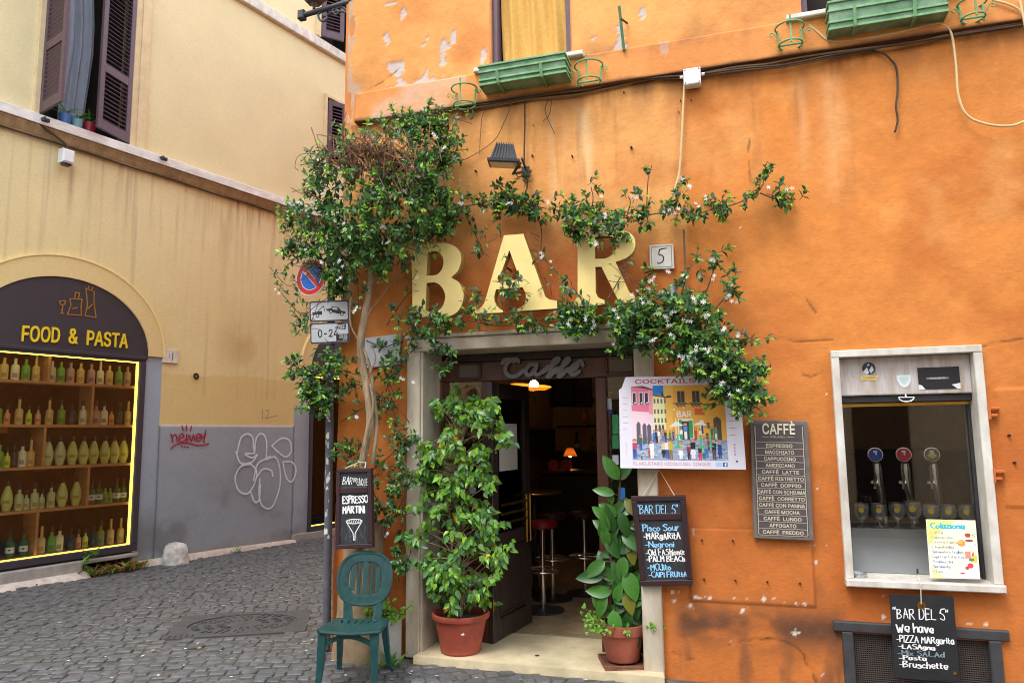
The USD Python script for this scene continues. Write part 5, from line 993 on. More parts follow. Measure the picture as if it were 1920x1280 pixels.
for a in [(.025, .02, .21, (190, 70, 100), (40, 80, 170)), (.09, .13, .17, (60, 110, 80), (50, 90, 170)), (.21, .02, .2, (240, 240, 240), (236, 236, 240), True), (.18, .03, .10, (180, 90, 70), (200, 60, 80)), (.335, .03, .19, (220, 200, 170), (40, 36, 44), True, (200, 150, 100)), (.375, .02, .21, (230, 230, 230), (50, 90, 170)), (.41, .01, .22, (200, 180, 60), (150, 110, 70)), (.515, .02, .19, (200, 170, 150), (240, 240, 244), True), (.60, .01, .17, (130, 60, 90), (60, 40, 70)), (.645, .02, .22, (30, 30, 40), (230, 230, 236), True, (60, 44, 36)), (.715, .0, .17, (40, 60, 60), (206, 60, 120), True), (.755, .02, .14, (150, 190, 150), (60, 110, 70), True, (180, 120, 60)), (.78, .03, .22, (140, 150, 160), (60, 120, 190)), (.81, .13, .13, (150, 40, 60), (90, 60, 50)), (.86, .01, .22, (40, 44, 52), (90, 80, 76)), (.92, .03, .18, (40, 70, 150), (40, 70, 150), True, (206, 160, 70)), (.10, -.01, .06, (50, 50, 56), (50, 50, 56)), (.24, .24, .13, (70, 130, 190), (60, 110, 180), True), (.265, .23, .14, (60, 60, 90), (30, 30, 40)), (.29, .25, .13, (236, 236, 236), (220, 190, 170)), (.33, .25, .14, (200, 140, 80), (90, 130, 180)), (.36, .24, .13, (60, 60, 70), (40, 60, 110)), (.41, .25, .12, (60, 140, 90), (50, 110, 70)), (.445, .26, .12, (120, 90, 120), (40, 70, 120)), (.53, .27, .13, (240, 240, 240), (60, 150, 100), True), (.575, .28, .17, (96, 140, 210), (240, 240, 240), False, (220, 180, 110)), (.68, .26, .14, (200, 60, 60), (150, 80, 60)), (.73, .27, .12, (230, 220, 210), (200, 130, 90)), (.80, .28, .14, (226, 180, 40), (60, 60, 90)), (.85, .28, .14, (50, 120, 80), (40, 110, 80)), (.89, .28, .13, (90, 160, 120), (220, 226, 226))]: L_ += fig(*a)
L_ += [(S([(.44, .16), (.53, .16), (.50, .20), (.50, .33), (.56, .34), (.42, .34), (.48, .33), (.48, .2)]), lin(70, 180, 130)), (S([(.69, .16), (.77, .16), (.74, .2), (.74, .31), (.79, .32), (.67, .32), (.72, .31), (.72, .2)]), lin(80, 180, 140)), (S([(.80, .18), (.87, .18), (.84, .21), (.84, .31), (.88, .32), (.78, .32), (.82, .31), (.82, .21)]), lin(80, 190, 150))]
fr_ = Bx(0, 0, 1, 1); L_ = [(g.intersection(fr_), c) for g, c in L_]
red_ = lin(196, 40, 64); pk = lin(206, 110, 140)
L_ += [(type_fit('COCKTAILS', W * .50, H * .045, True, x=W * .14, y=H * .925), red_), (type_fit('EL MOJITARO VICOLO DEL CINQUE', W * .62, H * .034, False, x=W * .11, y=H * .035), pk), (sbox(W * .77, H * .028, W * .815, H * .072), lin(180, 200, 236)), (sbox(W * .825, H * .028, W * .862, H * .072), lin(60, 96, 180)), (LineString([(W * .845, H * .03), (W * .845, H * .06), (W * .853, H * .062)]).buffer(.0035, cap_style=2), (.8, .82, .86)), (LineString([(W * .838, H * .05), (W * .853, H * .05)]).buffer(.003, cap_style=2), (.8, .82, .86))]
for k in range(6): L_ += [(sbox(W * .03, H * (.42 + .07 * k), W * (.065 + .008 * (k % 3)), H * (.424 + .07 * k)), pk), (sbox(W * .895, H * (.36 + .075 * k), W * (.94 + .008 * (k % 3)), H * (.366 + .075 * k)), pk)]
for k, ch in enumerate('BEER'): L_ += [(type_fit(ch, W * .012, H * .022, True, cx=W * .925, y=H * (.25 - .035 * k)), pk), (type_fit(ch, W * .010, H * .02, True, cx=W * .055, y=H * (.25 - .035 * k)), lin(220, 180, 200))]
L_.append((Point(W * .935, H * .085).buffer(.006), lin(30, 40, 60))); L_ = [(g.intersection(out.buffer(-.002)), c) for g, c in L_]
print_part('painting', L_, qP, .0008, T)
m = MB(); m.tube([qP(.3, .98, -.02), qP(.3, .98, -.12)], .006, 5); m.tube([qP(.85, .98, -.02), qP(.85, .98, -.12)], .006, 5); m.build('hanger', M['cable_dark'], T)
gm = '/World/Looks/whitened_glass'
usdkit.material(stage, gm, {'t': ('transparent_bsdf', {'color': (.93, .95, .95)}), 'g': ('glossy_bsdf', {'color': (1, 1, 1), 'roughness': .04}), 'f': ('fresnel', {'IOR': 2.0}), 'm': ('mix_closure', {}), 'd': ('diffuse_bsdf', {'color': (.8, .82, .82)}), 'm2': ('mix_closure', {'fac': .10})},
                [('f.fac', 'm.fac'), ('t.BSDF', 'm.closure1'), ('g.BSDF', 'm.closure2'), ('m.closure', 'm2.closure1'), ('d.BSDF', 'm2.closure2')], surface='m2.closure')  # white diffuse mixed in, standing for brightness the dark glasses lack
M['serving_glass'] = pane_mat('serving_glass', (.95, .96, .95), .02, 1.5)
# ================================================================ the bar's entrance: wooden front, open leaf
EN = thing('bar_entrance', 'dark wooden bar front with script Caffè sign and an open glazed door leaf', 'entrance', (-1.5, .31, .05))
YF = -.31; DW = M['dark_wood']
def bx(name, u0, u1, v0, v1, w0, w1, mt=None, ch=.006, par=EN): m = MB(); m.box(FO, u0, u1, v0, v1, w0, w1, ch); return m.build(name, mt or DW, par)
bx('header', -2.32, -.705, 2.045, 2.20, YF - .05, YF); bx('header', -2.32, -.705, 2.202, 2.40, YF - .05, YF - .02, M['black_wood'])
for a, b in ((-2.30, -2.235), (-1.965, -1.895), (-1.05, -.965), (-.755, -.706)): bx('post', a, b, .05, 2.044, YF - .06, YF + .012)
for a, b, z0, z1 in ((-2.234, -1.966, .05, .62), (-.964, -.756, .05, .62)): bx('kick_panel', a, b, z0, z1, YF - .04, YF - .015); bx('kick_moulding', a + .04, b - .04, z0 + .06, z1 - .06, YF - .014, YF - .002)
for a, b in ((-2.234, -1.966), (-.964, -.756)):
    bx('rail', a, b, .622, .70, YF - .05, YF); bx('pane', a, b, .702, 2.044, YF - .03, YF - .026, M['glass'], 0)
for a, b in ((-2.16, -1.99), (-.945, -.765)):
    for c in ((a - .02, b + .02, 2.06, 2.078), (a - .02, b + .02, 2.18, 2.198), (a - .02, a, 2.0785, 2.1795), (b, b + .02, 2.0785, 2.1795)): bx('transom_moulding', *c, YF + .001, YF + .018)
    bx('transom_pane', a + .001, b - .001, 2.079, 2.179, YF + .001, YF + .004, mat(numbered('/World/Looks', 'transom_glass').split('/')[-1], lin(70, 66, 62), rough=.15, var=.05), 0)
# Caffè in script, cut from grey metal
ZC = lambda a, b: tuple(O(740 + a / 3.2, 620 + b / 3.2, .29)[i] for i in (0, 2))
scr = [[(745, 185), (735, 172), (705, 175), (672, 205), (668, 245), (690, 270), (730, 272), (775, 240)], [(650, 195), (660, 178), (690, 172), (720, 185)], [(850, 205), (815, 205), (790, 235), (795, 262), (820, 262), (848, 225), (855, 205), (842, 250), (860, 264), (890, 245), (925, 215)], [(890, 250), (930, 222), (985, 178), (978, 166), (955, 185), (935, 250), (920, 275), (940, 268), (960, 235), (975, 225)], [(965, 250), (1010, 215), (1048, 180), (1042, 166), (1020, 185), (1000, 245), (985, 272), (1005, 268), (1028, 240), (1045, 230)], [(1045, 245), (1075, 235), (1098, 212), (1088, 200), (1062, 222), (1058, 252), (1078, 264), (1108, 245)], [(1098, 192), (1118, 182), (1130, 205)]]
g = unary_union([LineString(smooth_line([ZC(*p) for p in l], 6)).buffer(.0155, quad_segs=4) for l in scr]); m = MB(); m.poly(g, FO, YF + .012, YF + .034); m.build('script_lettering', mat('script_grey', lin(112, 112, 118), rough=.45, metallic=.4), EN)
# the open leaf, hinged by the ficus and standing inwards
h0, h1 = np.array([-1.893, .285, .05]), np.array([-1.792, 1.0, .05]); ex = (h1 - h0) / np.linalg.norm(h1 - h0); LW = np.linalg.norm(h1 - h0); FL = Frame(h0, ex, (ex[1], -ex[0], 0)); LF = part_xform('door_leaf', EN)
def lf(name, *a, mt=None, ch=.005): m = MB(); m.box(FL, *a, ch); return m.build(name, mt or M['black_wood'], LF)
lf('stile', 0, .11, 0, 1.985, -.02, .02); lf('stile', LW - .11, LW, 0, 1.985, -.02, .02); lf('rail', .111, LW - .111, 1.86, 1.985, -.02, .02); lf('rail', .111, LW - .111, 0, .16, -.02, .02); lf('rail', .111, LW - .111, .70, .80, -.02, .02); lf('panel', .111, LW - .111, .161, .699, -.008, .008)
for a, b, c, d in ((.13, LW - .13, .18, .195), (.13, LW - .13, .665, .68), (.13, .145, .196, .664), (LW - .145, LW - .13, .196, .664)): lf('moulding', a, b, c, d, .009, .019, ch=.003)
lf('pane', .111, LW - .111, .801, 1.859, -.003, .001, mt=M['glass'], ch=0); lf('notice', .16, .50, 1.28, 1.66, .0015, .0025, mt=mat('notice_paper', lin(196, 192, 180), rough=.8, var=.06, scale=60), ch=0)
for k, z in enumerate((1.02, .95, .88)): m = MB(); m.tube([FL(.10, z, .05), FL(.57, z, .05)], .011, 8); m.build('brass_bar', M['brass'], LF, smooth=40)
for u in (.57, .64): m = MB(); m.tube([FL(u, .68, .05), FL(u, 1.06, .05)], .012, 8); m.lathe([(0, -.01), (.017, -.006), (.017, .01), (.012, .014)], FL(u, 1.06, .05), 10); m.build('brass_upright', M['brass'], LF, smooth=40)
for z in (.24, .95, 1.7): lf('hinge', -.014, .03, z, z + .09, .0205, .027, mt=M['brass'], ch=.002)
# stickers and notices on the narrow pane beside the poster
for (x, y, w, h, c, lb) in [(1141, 757, 10, 20, (206, 212, 222), 'pale sticker with blue foot'), (1141, 772, 10, 6, (40, 80, 180), 'blue strip'), (1153, 795, 13, 36, (46, 140, 84), 'upper green sticker'), (1153, 828, 13, 26, (40, 132, 78), 'lower green sticker'), (1153, 862, 12, 18, (190, 196, 206), 'white card'), (1143, 735, 8, 2, (190, 170, 60), 'thin yellow strip'), (1140, 743, 8, 2, (170, 150, 50), 'second thin yellow strip'), (1165, 925, 13, 22, (40, 110, 190), 'blue card'), (1160, 968, 18, 26, (20, 90, 120), 'teal card')]:
    a, b = O(x - w / 2, y - h / 2, .31), O(x + w / 2, y + h / 2, .31); bx('sticker', a[0], b[0], b[2], a[2], YF - .0245, YF - .0235, mat(numbered('/World/Looks', 'sticker').split('/')[-1], lin(*c), rough=.5, var=.15, scale=50), 0)
q = O(1165, 888, .31); f = Frame((q[0], .31, q[2]), (1, 0, 0), (0, -1, 0)); print_part('round_sticker', [(Point(0, 0).buffer(.045, 12), (.7, .7, .7)), (Point(0, 0).buffer(.045, 12).difference(Point(0, 0).buffer(.034, 12)), lin(200, 30, 40)), (sbox(-.02, -.02, .0, .02), lin(220, 190, 70)), (sbox(0, -.02, .02, .015), lin(60, 110, 180))], f, -.02, EN)
q = O(884, 918, .31); f = Frame((q[0], .31, q[2]), (1, 0, 0), (0, -1, 0)); print_part('round_sticker', [(Point(0, 0).buffer(.032, 12), lin(196, 206, 214))], f, -.02, EN)
m = MB(); m.lathe([(0, 0), (.016, 0), (.014, .004), (0, .006)], G(1007, 1229, .045) + ZZ * .002, 12); m.build('floor_bolt', M['black_metal'], EN)

# ================================================================ inside the bar
glow = lamp_mat('warm_lamp', (1.0, .62, .22), 10.0); glow_w = lamp_mat('warm_globe', (1.0, .74, .42), 60.0)
q = O(1001, 721, 1.9); WL = thing('wall_lamp', 'warm glowing lamp with round bulb over a tilted orange shade inside the bar', 'lamp', q); m = MB(); s_ = trimesh.creation.icosphere(3, .045); m.add(s_.vertices + q, s_.faces); m.build('bulb', glow_w, WL, smooth=True)
m = MB(); m.lathe([(.04, -.05), (.15, -.035), (.21, -.005), (.205, .0), (.145, -.028), (.04, -.042)], q + (-.03, 0, -.005), 24, axis=(.12, -.12, 1)); m.build('shade', mat('shade_amber', lin(230, 150, 50), rough=.4, transl=.5, emit=.8), WL, smooth=40); m = MB(); m.tube([q + (-.03, 0, -.05), q + (-.03, .15, -.16), q + (-.03, .30, -.1)], .008, 6); m.build('arm', M['brass'], WL)
def stool(px, py, seat_z, label, col=(120, 16, 36)):
    c = G(px, py, .048); t = thing('bar_stool', label, 'bar stool', c, 'bar stools'); m = MB(); m.lathe([(0, 0), (.19, 0), (.19, .012), (.12, .022), (.03, .03), (0, .03)], c, 28); m.build('base', M['black_metal'], t, smooth=40)
    m = MB(); m.tube([c + ZZ * .03, c + ZZ * (seat_z - .05)], .024, 12); m.build('column', M['chrome'], t, smooth=True); m = MB(); a = np.linspace(0, 2 * pi, 29)[:-1]; zr = seat_z - .42; m.tube([c + np.array([.16 * cos(x), .16 * sin(x), zr]) for x in a], .011, 8, closed=True); m.tube([c + np.array([-.16, 0, zr]), c + np.array([.16, 0, zr])], .008, 6); m.build('foot_ring', M['chrome'], t, smooth=True)
    m = MB(); m.lathe([(0, -.05), (.12, -.05), (.14, -.035), (.145, -.01), (.13, .012), (.08, .02), (0, .022)], c + ZZ * seat_z, 28); m.build('seat', mat(numbered('/World/Looks', 'seat_red').split('/')[-1], lin(*col), rough=.35), t, smooth=40); return t
stool(1019, 1144, .775, 'red topped bar stool just inside the open door leaf'); stool(1037, 1122, .80, 'second bar stool with seat painted dark for the dim room behind the first one in the doorway', (40, 22, 24)); stool(1098, 1112, .78, 'bar stool with seat painted dim deep in the dark room near the far door post', (34, 24, 24))  # two farther seats blackened: the dimness of the room in their colour
c = G(1000, 1118, .048); c = np.array([-1.98, 2.1, .048]); TB = thing('high_table', 'small round brass edged high table behind the open door leaf', 'table', c); q = O(1001, 921, 2.1); m = MB(); m.lathe([(0, -.02), (.26, -.02), (.27, -.01), (.26, .0), (0, 0)], (q[0], 2.1, q[2]), 28); m.build('table_top', M['black_wood'], TB, smooth=40); m = MB(); a = np.linspace(0, 2 * pi, 33)[:-1]; m.tube([np.array([q[0] + .272 * cos(x), 2.1 + .272 * sin(x), q[2] - .01]) for x in a], .012, 6, closed=True); m.build('edge_band', M['brass'], TB, smooth=True)
m = MB(); m.tube([(q[0], 2.1, .05), (q[0], 2.1, q[2] - .02)], .03, 10); m.lathe([(0, 0), (.2, 0), (.2, .015), (.03, .03)], (q[0], 2.1, .049), 24); m.build('pedestal', M['black_metal'], TB, smooth=40)
# back counter with beer font, bottles, small lamp, framed pictures
BCN = thing('bar_counter', 'dark bar counter at the back of the room', 'counter', (-1.6, 4.4, .05)); m = MB(); m.box(FO, -2.6, .4, .05, 1.10, -4.9, -4.3, .02); m.build('counter_front', M['black_wood'], BCN); m = MB(); m.box(FO, -2.65, .45, 1.102, 1.14, -4.95, -4.25, .01); m.build('counter_top', M['dark_wood'], BCN)
SHF = thing('bar_shelf', 'dark shelf of bottles on the back wall of the bar', 'shelf', (-1.5, 6.2, 1.2))
for z in (1.35, 1.75, 2.15): m = MB(); m.box(FO, -2.8, .5, z - .03, z, -6.4, -6.15); m.build('shelf_board', M['black_wood'], SHF)
rgb_ = np.random.default_rng(55)
for i in range(22):
    z = (1.351, 1.751)[i % 2]; x = -2.5 + .125 * i; bottle(['plain', 'tall', 'small'][i % 3], ['deep', 'orange', 'olive', 'tan', 'black'][i % 5], (x, 6.25, z), 'dim liquor bottle on the shelf at the back of the bar', 'liquor bottles at the back', True)
q = O(1062, 876, 4.5); BF = thing('beer_font', 'chrome beer font with two pale red discs on the back counter', 'beer tap', (q[0], 4.5, 1.14)); m = MB(); m.tube([(q[0], 4.5, 1.14), (q[0], 4.5, q[2] - .06)], .03, 10); m.build('column', M['chrome'], BF, smooth=True)
for px in (1038, 1062): p = O(px, 872, 4.42); m = MB(); m.lathe([(.075, 0), (.08, .01), (.075, .02), (0, .022)], p, 20, axis=(0, -1, 0)); m.build('disc', mat(numbered('/World/Looks', 'tap_disc').split('/')[-1], lin(190, 90, 90), rough=.4), BF, smooth=40)
q = O(1069, 848, 5.2); TL = thing('counter_lamp', 'small counter lamp with warm glowing shade at the back', 'lamp', q); m = MB(); m.lathe([(.10, -.05), (.05, .06), (.0, .065)], q, 20); m.build('shade', mat('small_shade', lin(190, 110, 50), rough=.5, transl=.4), TL, smooth=40); m = MB(); s_ = trimesh.creation.icosphere(2, .035); m.add(s_.vertices + q - (0, 0, .03), s_.faces); m.build('bulb', glow, TL, smooth=True); m = MB(); m.tube([q - ZZ * .07, (q[0], q[1], 1.14)], .012, 8); m.build('stand', M['brass'], TL)
for px, w, lb in ((1015, .34, 'dark framed picture by the glowing lamp'), (1054, .36, 'framed picture with gold spots on the room wall'), (1092, .30, 'small dark framed picture near the far door post')):
    a = O(px, 732, 6.4); f = Frame((a[0], 6.44, a[2]), (1, 0, 0), (0, -1, 0)); t = thing('framed_picture', lb, 'picture', f.o); m = MB()
    for u0, u1, v0, v1 in ((-w / 2, w / 2, -.26, -.235), (-w / 2, w / 2, .235, .26), (-w / 2, -w / 2 + .025, -.234, .234), (w / 2 - .025, w / 2, -.234, .234)): m.box(f, u0, u1, v0, v1, 0, .025, .004)
    m.build('frame', M['black_wood'], t); m = MB(); m.box(f, -w / 2 + .026, w / 2 - .026, -.233, .233, 0, .008); m.build('image', mat(numbered('/World/Looks', 'dark_picture').split('/')[-1], lin(70, 56, 46), rough=.3, var=.5, scale=4), t)

# ================================================================ the serving window
WN = thing('serving_window', 'white marble framed serving window with a steel shutter box above the beer taps', 'window', (1.0, 0, .68)); WM = M['white_marble']
def wb(name, u0, u1, v0, v1, w0, w1, mt=None, ch=.004): m = MB(); m.box(FO, u0, u1, v0, v1, w0, w1, ch); return m.build(name, mt or WM, WN)
wb('jamb', .577, .625, .70, 2.092, -.28, .035); wb('jamb', 1.392, 1.442, .70, 2.092, -.28, .035); wb('lintel', .577, 1.442, 2.093, 2.138, -.28, .037); wb('sill', .575, 1.445, .655, .699, -.28, .07, ch=.006)
SB = wb('shutter_box', .626, 1.391, 1.845, 2.092, -.09, -.045, mat('stained_steel', lin(208, 204, 204), rough=.45, scale=5, detail=8, col2=lin(160, 138, 118), stretch=(3, 1, .5), metallic=.1), .006)
wb('shutter_edge', .626, 1.391, 1.80, 1.844, -.12, -.07, M['black_metal']); wb('pane_frame', .626, 1.391, 1.775, 1.799, -.16, -.12, M['brass']); wb('pane_frame', .626, .645, .70, 1.774, -.16, -.12, M['black_metal']); wb('pane_frame', 1.372, 1.391, .70, 1.774, -.16, -.12, M['black_metal'])
wb('pane', .646, 1.371, .93, 1.774, -.142, -.138, M['serving_glass'], 0)
m = MB(); q = O(1698, 745, .06); a = np.linspace(pi, 2 * pi, 13); hp = [q + np.array([.045 * cos(x), -.02, .028 * sin(x)]) for x in a]; m.tube(hp + [hp[0]], .0045, 6); m.tube([q + (0, -.015, 0), q + (0, .0, .04)], .006, 6); m.build('pull_handle', M['chrome'], WN, smooth=40)
for px, py, fn in ((1629, 694, 'a'), (1695, 713, 'b'), (1760, 708, 'c')):
    q = O(px, py, .045); f = Frame((q[0], .045, q[2]), (1, 0, 0), (0, -1, 0)); k_ = lin(30, 30, 34)
    if fn == 'a': print_part('sticker', [(Point(0, .012).buffer(.040, 14), lin(40, 44, 60)), (Polygon([(-.035, -.01), (-.01, .02), (.0, -.02), (-.015, -.026)]), (.7, .7, .72)), (Polygon([(.0, .0), (.02, .03), (.03, .0), (.012, -.02)]), (.6, .62, .66)), (Polygon([(-.012, .03), (.0, .045), (.008, .03)]), (.6, .62, .66)), (sbox(-.05, -.052, .05, -.038), lin(226, 200, 90)), (type_fit('PANNA', .08, .009, True, x=-.04, y=-.050), lin(180, 40, 40)), (sbox(-.05, -.066, .04, -.054), lin(216, 206, 120)), (type_fit('DISTINTI', .07, .007, True, x=-.04, y=-.063), lin(60, 60, 50))], f, .003, SB)
    elif fn == 'b': print_part('sticker', [(Polygon([(-.042, .035), (.042, .035), (.042, .0), (.024, -.035), (0, -.048), (-.024, -.035), (-.042, .0)]), lin(214, 220, 224)), (Polygon([(-.025, .022), (.025, .022), (.025, .0), (0, -.03), (-.025, 0)]), lin(186, 206, 206))], f, .003, SB)
    else: print_part('sticker', [(sbox(-.118, -.072, .118, .068), lin(24, 22, 28)), (sbox(-.07, -.008, .055, .004), lin(120, 120, 120)), (type_fit('VIDEO', .09, .008, True, x=-.055, y=-.006), (.6, .6, .6)), (Polygon([(-.118, -.072), (-.08, -.072), (-.10, -.045), (-.118, -.04)]), (.72, .72, .74)), (Polygon([(.118, -.072), (.10, -.072), (.07, -.045), (.118, -.035)]), (.72, .72, .74))], f, .003, SB)
# steel counter inside, taps, glasses
CT = thing('steel_counter', 'brushed steel drip counter just behind the serving window', 'counter', (1.0, .3, .7)); m = MB(); m.box(FO, .63, 1.388, .70, .975, -.24, -.20, .003); m.build('front_panel', M['steel'], CT); m = MB(); m.box(FO, .63, 1.388, .976, .986, -.60, -.185, .003); m.build('top', M['steel'], CT)
for px, col, lb in ((1641, (30, 70, 160), 'chrome beer tap with a round blue badge'), (1694, (190, 30, 60), 'chrome beer tap with a round crimson badge'), (1747, (70, 80, 60), 'chrome beer tap with a green and yellow badge')):
    q = O(px, 852, .36); zt = q[2]; t = thing('beer_tap', lb, 'beer tap', (q[0] + .03, .40, .987)); x0 = q[0]
    P = smooth_line([(x0 + .045, .42, .987), (x0 + .03, .41, 1.15), (x0 + .012, .39, 1.28), (x0 + .004, .37, zt - .055)], 6); m = MB(); m.tube(P, np.interp(np.linspace(0, 1, len(P)), [0, .5, .85, 1], [.020, .026, .034, .026]), 14); m.build('column', M['chrome'], t, smooth=40)
    m = MB(); m.lathe([(.047, -.004), (.050, 0), (.050, .014), (.047, .018), (0, .018)], q + (0, .01, 0), 26, axis=(0, -1, .1)); bd = m.build('badge', M['chrome'], t, smooth=30)
    f = Frame(q + (0, -.010, 0), (1, 0, 0), (0, -.995, .1), (0, .1, .995)); lay = [(Point(0, 0).buffer(.044, 16), lin(*col)), (sbox(-.012, .014, .012, .028), (.6, .6, .6))]
    lay += [(hand('b', .022, .004, seed=2).buffer(.0005), (.75, .75, .75))] if col[0] != 70 else [(Polygon([(-.03, -.006), (0, -.026), (.03, -.006), (.018, .006), (-.018, .006)]), lin(206, 180, 60)), (Point(0, .012).buffer(.014), lin(180, 196, 180))]
    print_part('badge_print', lay, f, .001, bd)
    m = MB(); m.tube([P[-8], P[-8] + np.array([-.03, -.05, .0]), P[-8] + np.array([-.035, -.06, -.03])], .009, 8); m.lathe([(0, -.012), (.013, -.008), (.013, .008), (0, .012)], P[-8] + np.array([-.045, -.03, .012]), 10); m.build('spout', M['chrome'], t, smooth=40)
GM2 = M['brass']
def goblet(px, base_py, label, k=1.0, y=.22):
    c = O(px, base_py, y); c = np.array([c[0], y, .987]); t = thing('beer_glass', label, 'glass', c, 'stemmed glasses on the steel counter')
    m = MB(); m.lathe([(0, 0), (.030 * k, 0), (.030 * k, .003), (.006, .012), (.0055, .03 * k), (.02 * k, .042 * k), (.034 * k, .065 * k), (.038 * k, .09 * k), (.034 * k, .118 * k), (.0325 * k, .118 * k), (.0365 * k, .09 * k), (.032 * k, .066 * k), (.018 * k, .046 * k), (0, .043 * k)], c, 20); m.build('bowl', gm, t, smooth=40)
    m = MB(); m.lathe([(.0342 * k, .1165 * k), (.0346 * k, .1195 * k), (.0328 * k, .1195 * k)], c, 20); m.build('gilt_rim', GM2, t, smooth=40); m = MB(); d = CAM - c; d[2] = 0; d /= np.linalg.norm(d); f = Frame(c + d * .0395 * k + ZZ * .088 * k, np.cross(ZZ, d), d); m.poly(affinity.scale(Point(0, 0).buffer(.012 * k, 10), 1, 1.1), f, 0, .0005); m.build('crest', M['letter_yellow'], t)
for i, (px, k) in enumerate(((1617, 1.3), (1650, 1.3), (1684, 1.35), (1713, 1.45), (1748, 1.3), (1780, 1.28), (1814, 1.3))): goblet(px, 985, f'gold rimmed stemmed glass, {ORD[i]} from the window edge nearest the coffee board', k)
c = np.array([O(1629, 985, .36)[0], .40, .987]); t = thing('plastic_cups', 'stack of clear plastic cups between the first two stemmed glasses', 'cups', c); m = MB()
for k in range(6): m = MB(); m.lathe([(.026 + .0005 * k, .02 * k), (.036, .02 * k + .085), (.038, .02 * k + .087), (.035, .02 * k + .085), (.025, .02 * k + .002)], c, 18); m.build('cup', pane_mat('cup_plastic', (.82, .84, .86), .2) if k == 0 else '/World/Looks/cup_plastic', t, smooth=40)
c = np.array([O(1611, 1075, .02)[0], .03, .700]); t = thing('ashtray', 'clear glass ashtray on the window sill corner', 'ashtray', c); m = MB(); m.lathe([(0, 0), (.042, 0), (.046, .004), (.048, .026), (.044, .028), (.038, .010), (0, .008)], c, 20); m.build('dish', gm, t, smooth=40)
m = MB(); m.tube([O(1721, 1078, -.03), O(1720, 1066, -.03)], .006, 6); m.build('sill_hook', M['black_metal'], WN)
qM = Quad(*(np.array(p) for p in ([O(1744, 1083, -.035), O(1838, 1085, -.035), O(1829, 975, .05), O(1736, 973, .05)]))); T = thing('menu_card', 'hand drawn breakfast menu card leaning on the window sill', 'menu card', qM.c[0]); W, H = qM.W, qM.H
m = MB(); m.box(qM, 0, W, 0, H, -.004, 0); m.build('panel', mat('menu_paper', lin(232, 226, 206), rough=.6, var=.03), T)
lay = [(sbox(.003, .003, W - .003, H - .003), lin(236, 228, 196)), (Polygon([(.003, H - .003), (.003, H * .55), (W * .3, H * .8), (W * .62, H - .003)]), lin(240, 218, 120)), (Polygon([(W * .5, .003), (W - .003, .003), (W - .003, H * .45)]), lin(226, 220, 226)), (Polygon([(W * .05, .003), (W * .3, .003), (W * .05, H * .2)]), lin(240, 222, 140))]
lay += [(affinity.translate(hand_fit('Colazione', W * .72, H * .09, .006, seed=31), W * .07, H * .85), lin(40, 170, 190))]
for k, (tx, w) in enumerate((('Caffe', .26), ('Cappuccino', .46), ('Cornetti e latte', .54), ('Ciambelle', .46), ('Spremute e frullati', .64), ('Yogurt con frutta fresca', .70), ('Tramezzini', .42), ('Spremuta', .36), ('2 Euro', .2))): lay.append((affinity.translate(hand_fit(tx, W * w, H * .045, .0022, seed=40 + k), W * .07, H * (.755 - .083 * k)), lin(*[(150, 150, 120), (90, 110, 170)][k > 3])))
E2 = lambda x, y, a, b, n=16: Polygon([(W * x + W * a * cos(t), H * y + H * b * sin(t)) for t in np.linspace(0, 2 * pi, n)])
lay += [(E2(.82, .74, .06, .035), lin(150, 60, 50)), (Polygon([(W * .76, H * .76), (W * .88, H * .76), (W * .86, H * .70), (W * .78, H * .70)]), lin(170, 60, 50)), (E2(.84, .58, .15, .035), lin(190, 196, 206)), (E2(.84, .61, .10, .055), lin(214, 216, 222)), (E2(.84, .645, .09, .02), lin(130, 70, 40)), (E2(.68, .60, .08, .06), lin(206, 140, 60)), (E2(.66, .62, .05, .035), lin(226, 170, 90)), (sbox(W * .74, H * .34, W * .85, H * .46), lin(220, 130, 110)), (Polygon([(W * .86, H * .36), (W * .90, H * .48), (W * .93, H * .38)]), lin(210, 50, 50)), (sbox(W * .89, H * .27, W * .97, H * .40), lin(240, 190, 60)), (E2(.86, .32, .06, .03), lin(80, 130, 70)), (E2(.83, .22, .06, .045), lin(210, 60, 50)), (E2(.76, .18, .04, .03), lin(200, 50, 60)), (E2(.66, .09, .05, .015), lin(200, 60, 60))] + [(E2(.92 + .03 * (k % 2), .70 + .02 * k, .012, .01, 8), lin(60, 30, 30)) for k in range(4)]
print_part('print', lay, qM, .0008, T)
# the vent below: dark frame with a woven mesh
VG = thing('vent_grille', 'dark framed wire mesh vent at the foot of the orange wall', 'vent', (.97, 0, 0)); bk = mat('vent_paint', lin(58, 56, 58), rough=.6, var=.25, scale=12, bump=.2)
for u0, u1, v0, v1 in ((.49, 1.45, .372, .432), (.535, .60, -.1, .371), (1.34, 1.405, -.1, .371)): m = MB(); m.box(FO, u0, u1, v0, v1, -.06, .022, .006); m.build('frame_bar', bk, VG)
m = MB(); m.box(FO, .601, 1.339, -.1, .371, -.10, -.095); m.build('recess', M['dark'], VG); m = MB()
for k in range(61): u = .601 + .738 * k / 60; m.box(FO, u - .0022, u + .0022, -.1, .371, -.030, -.026)
for k in range(38): z = -.09 + .46 * k / 37; m.box(FO, .601, 1.339, z - .0022, z + .0022, -.0255, -.0215)
m.build('wire_mesh', mat('mesh_wire', lin(84, 74, 70), rough=.6), VG, kind='stuff')

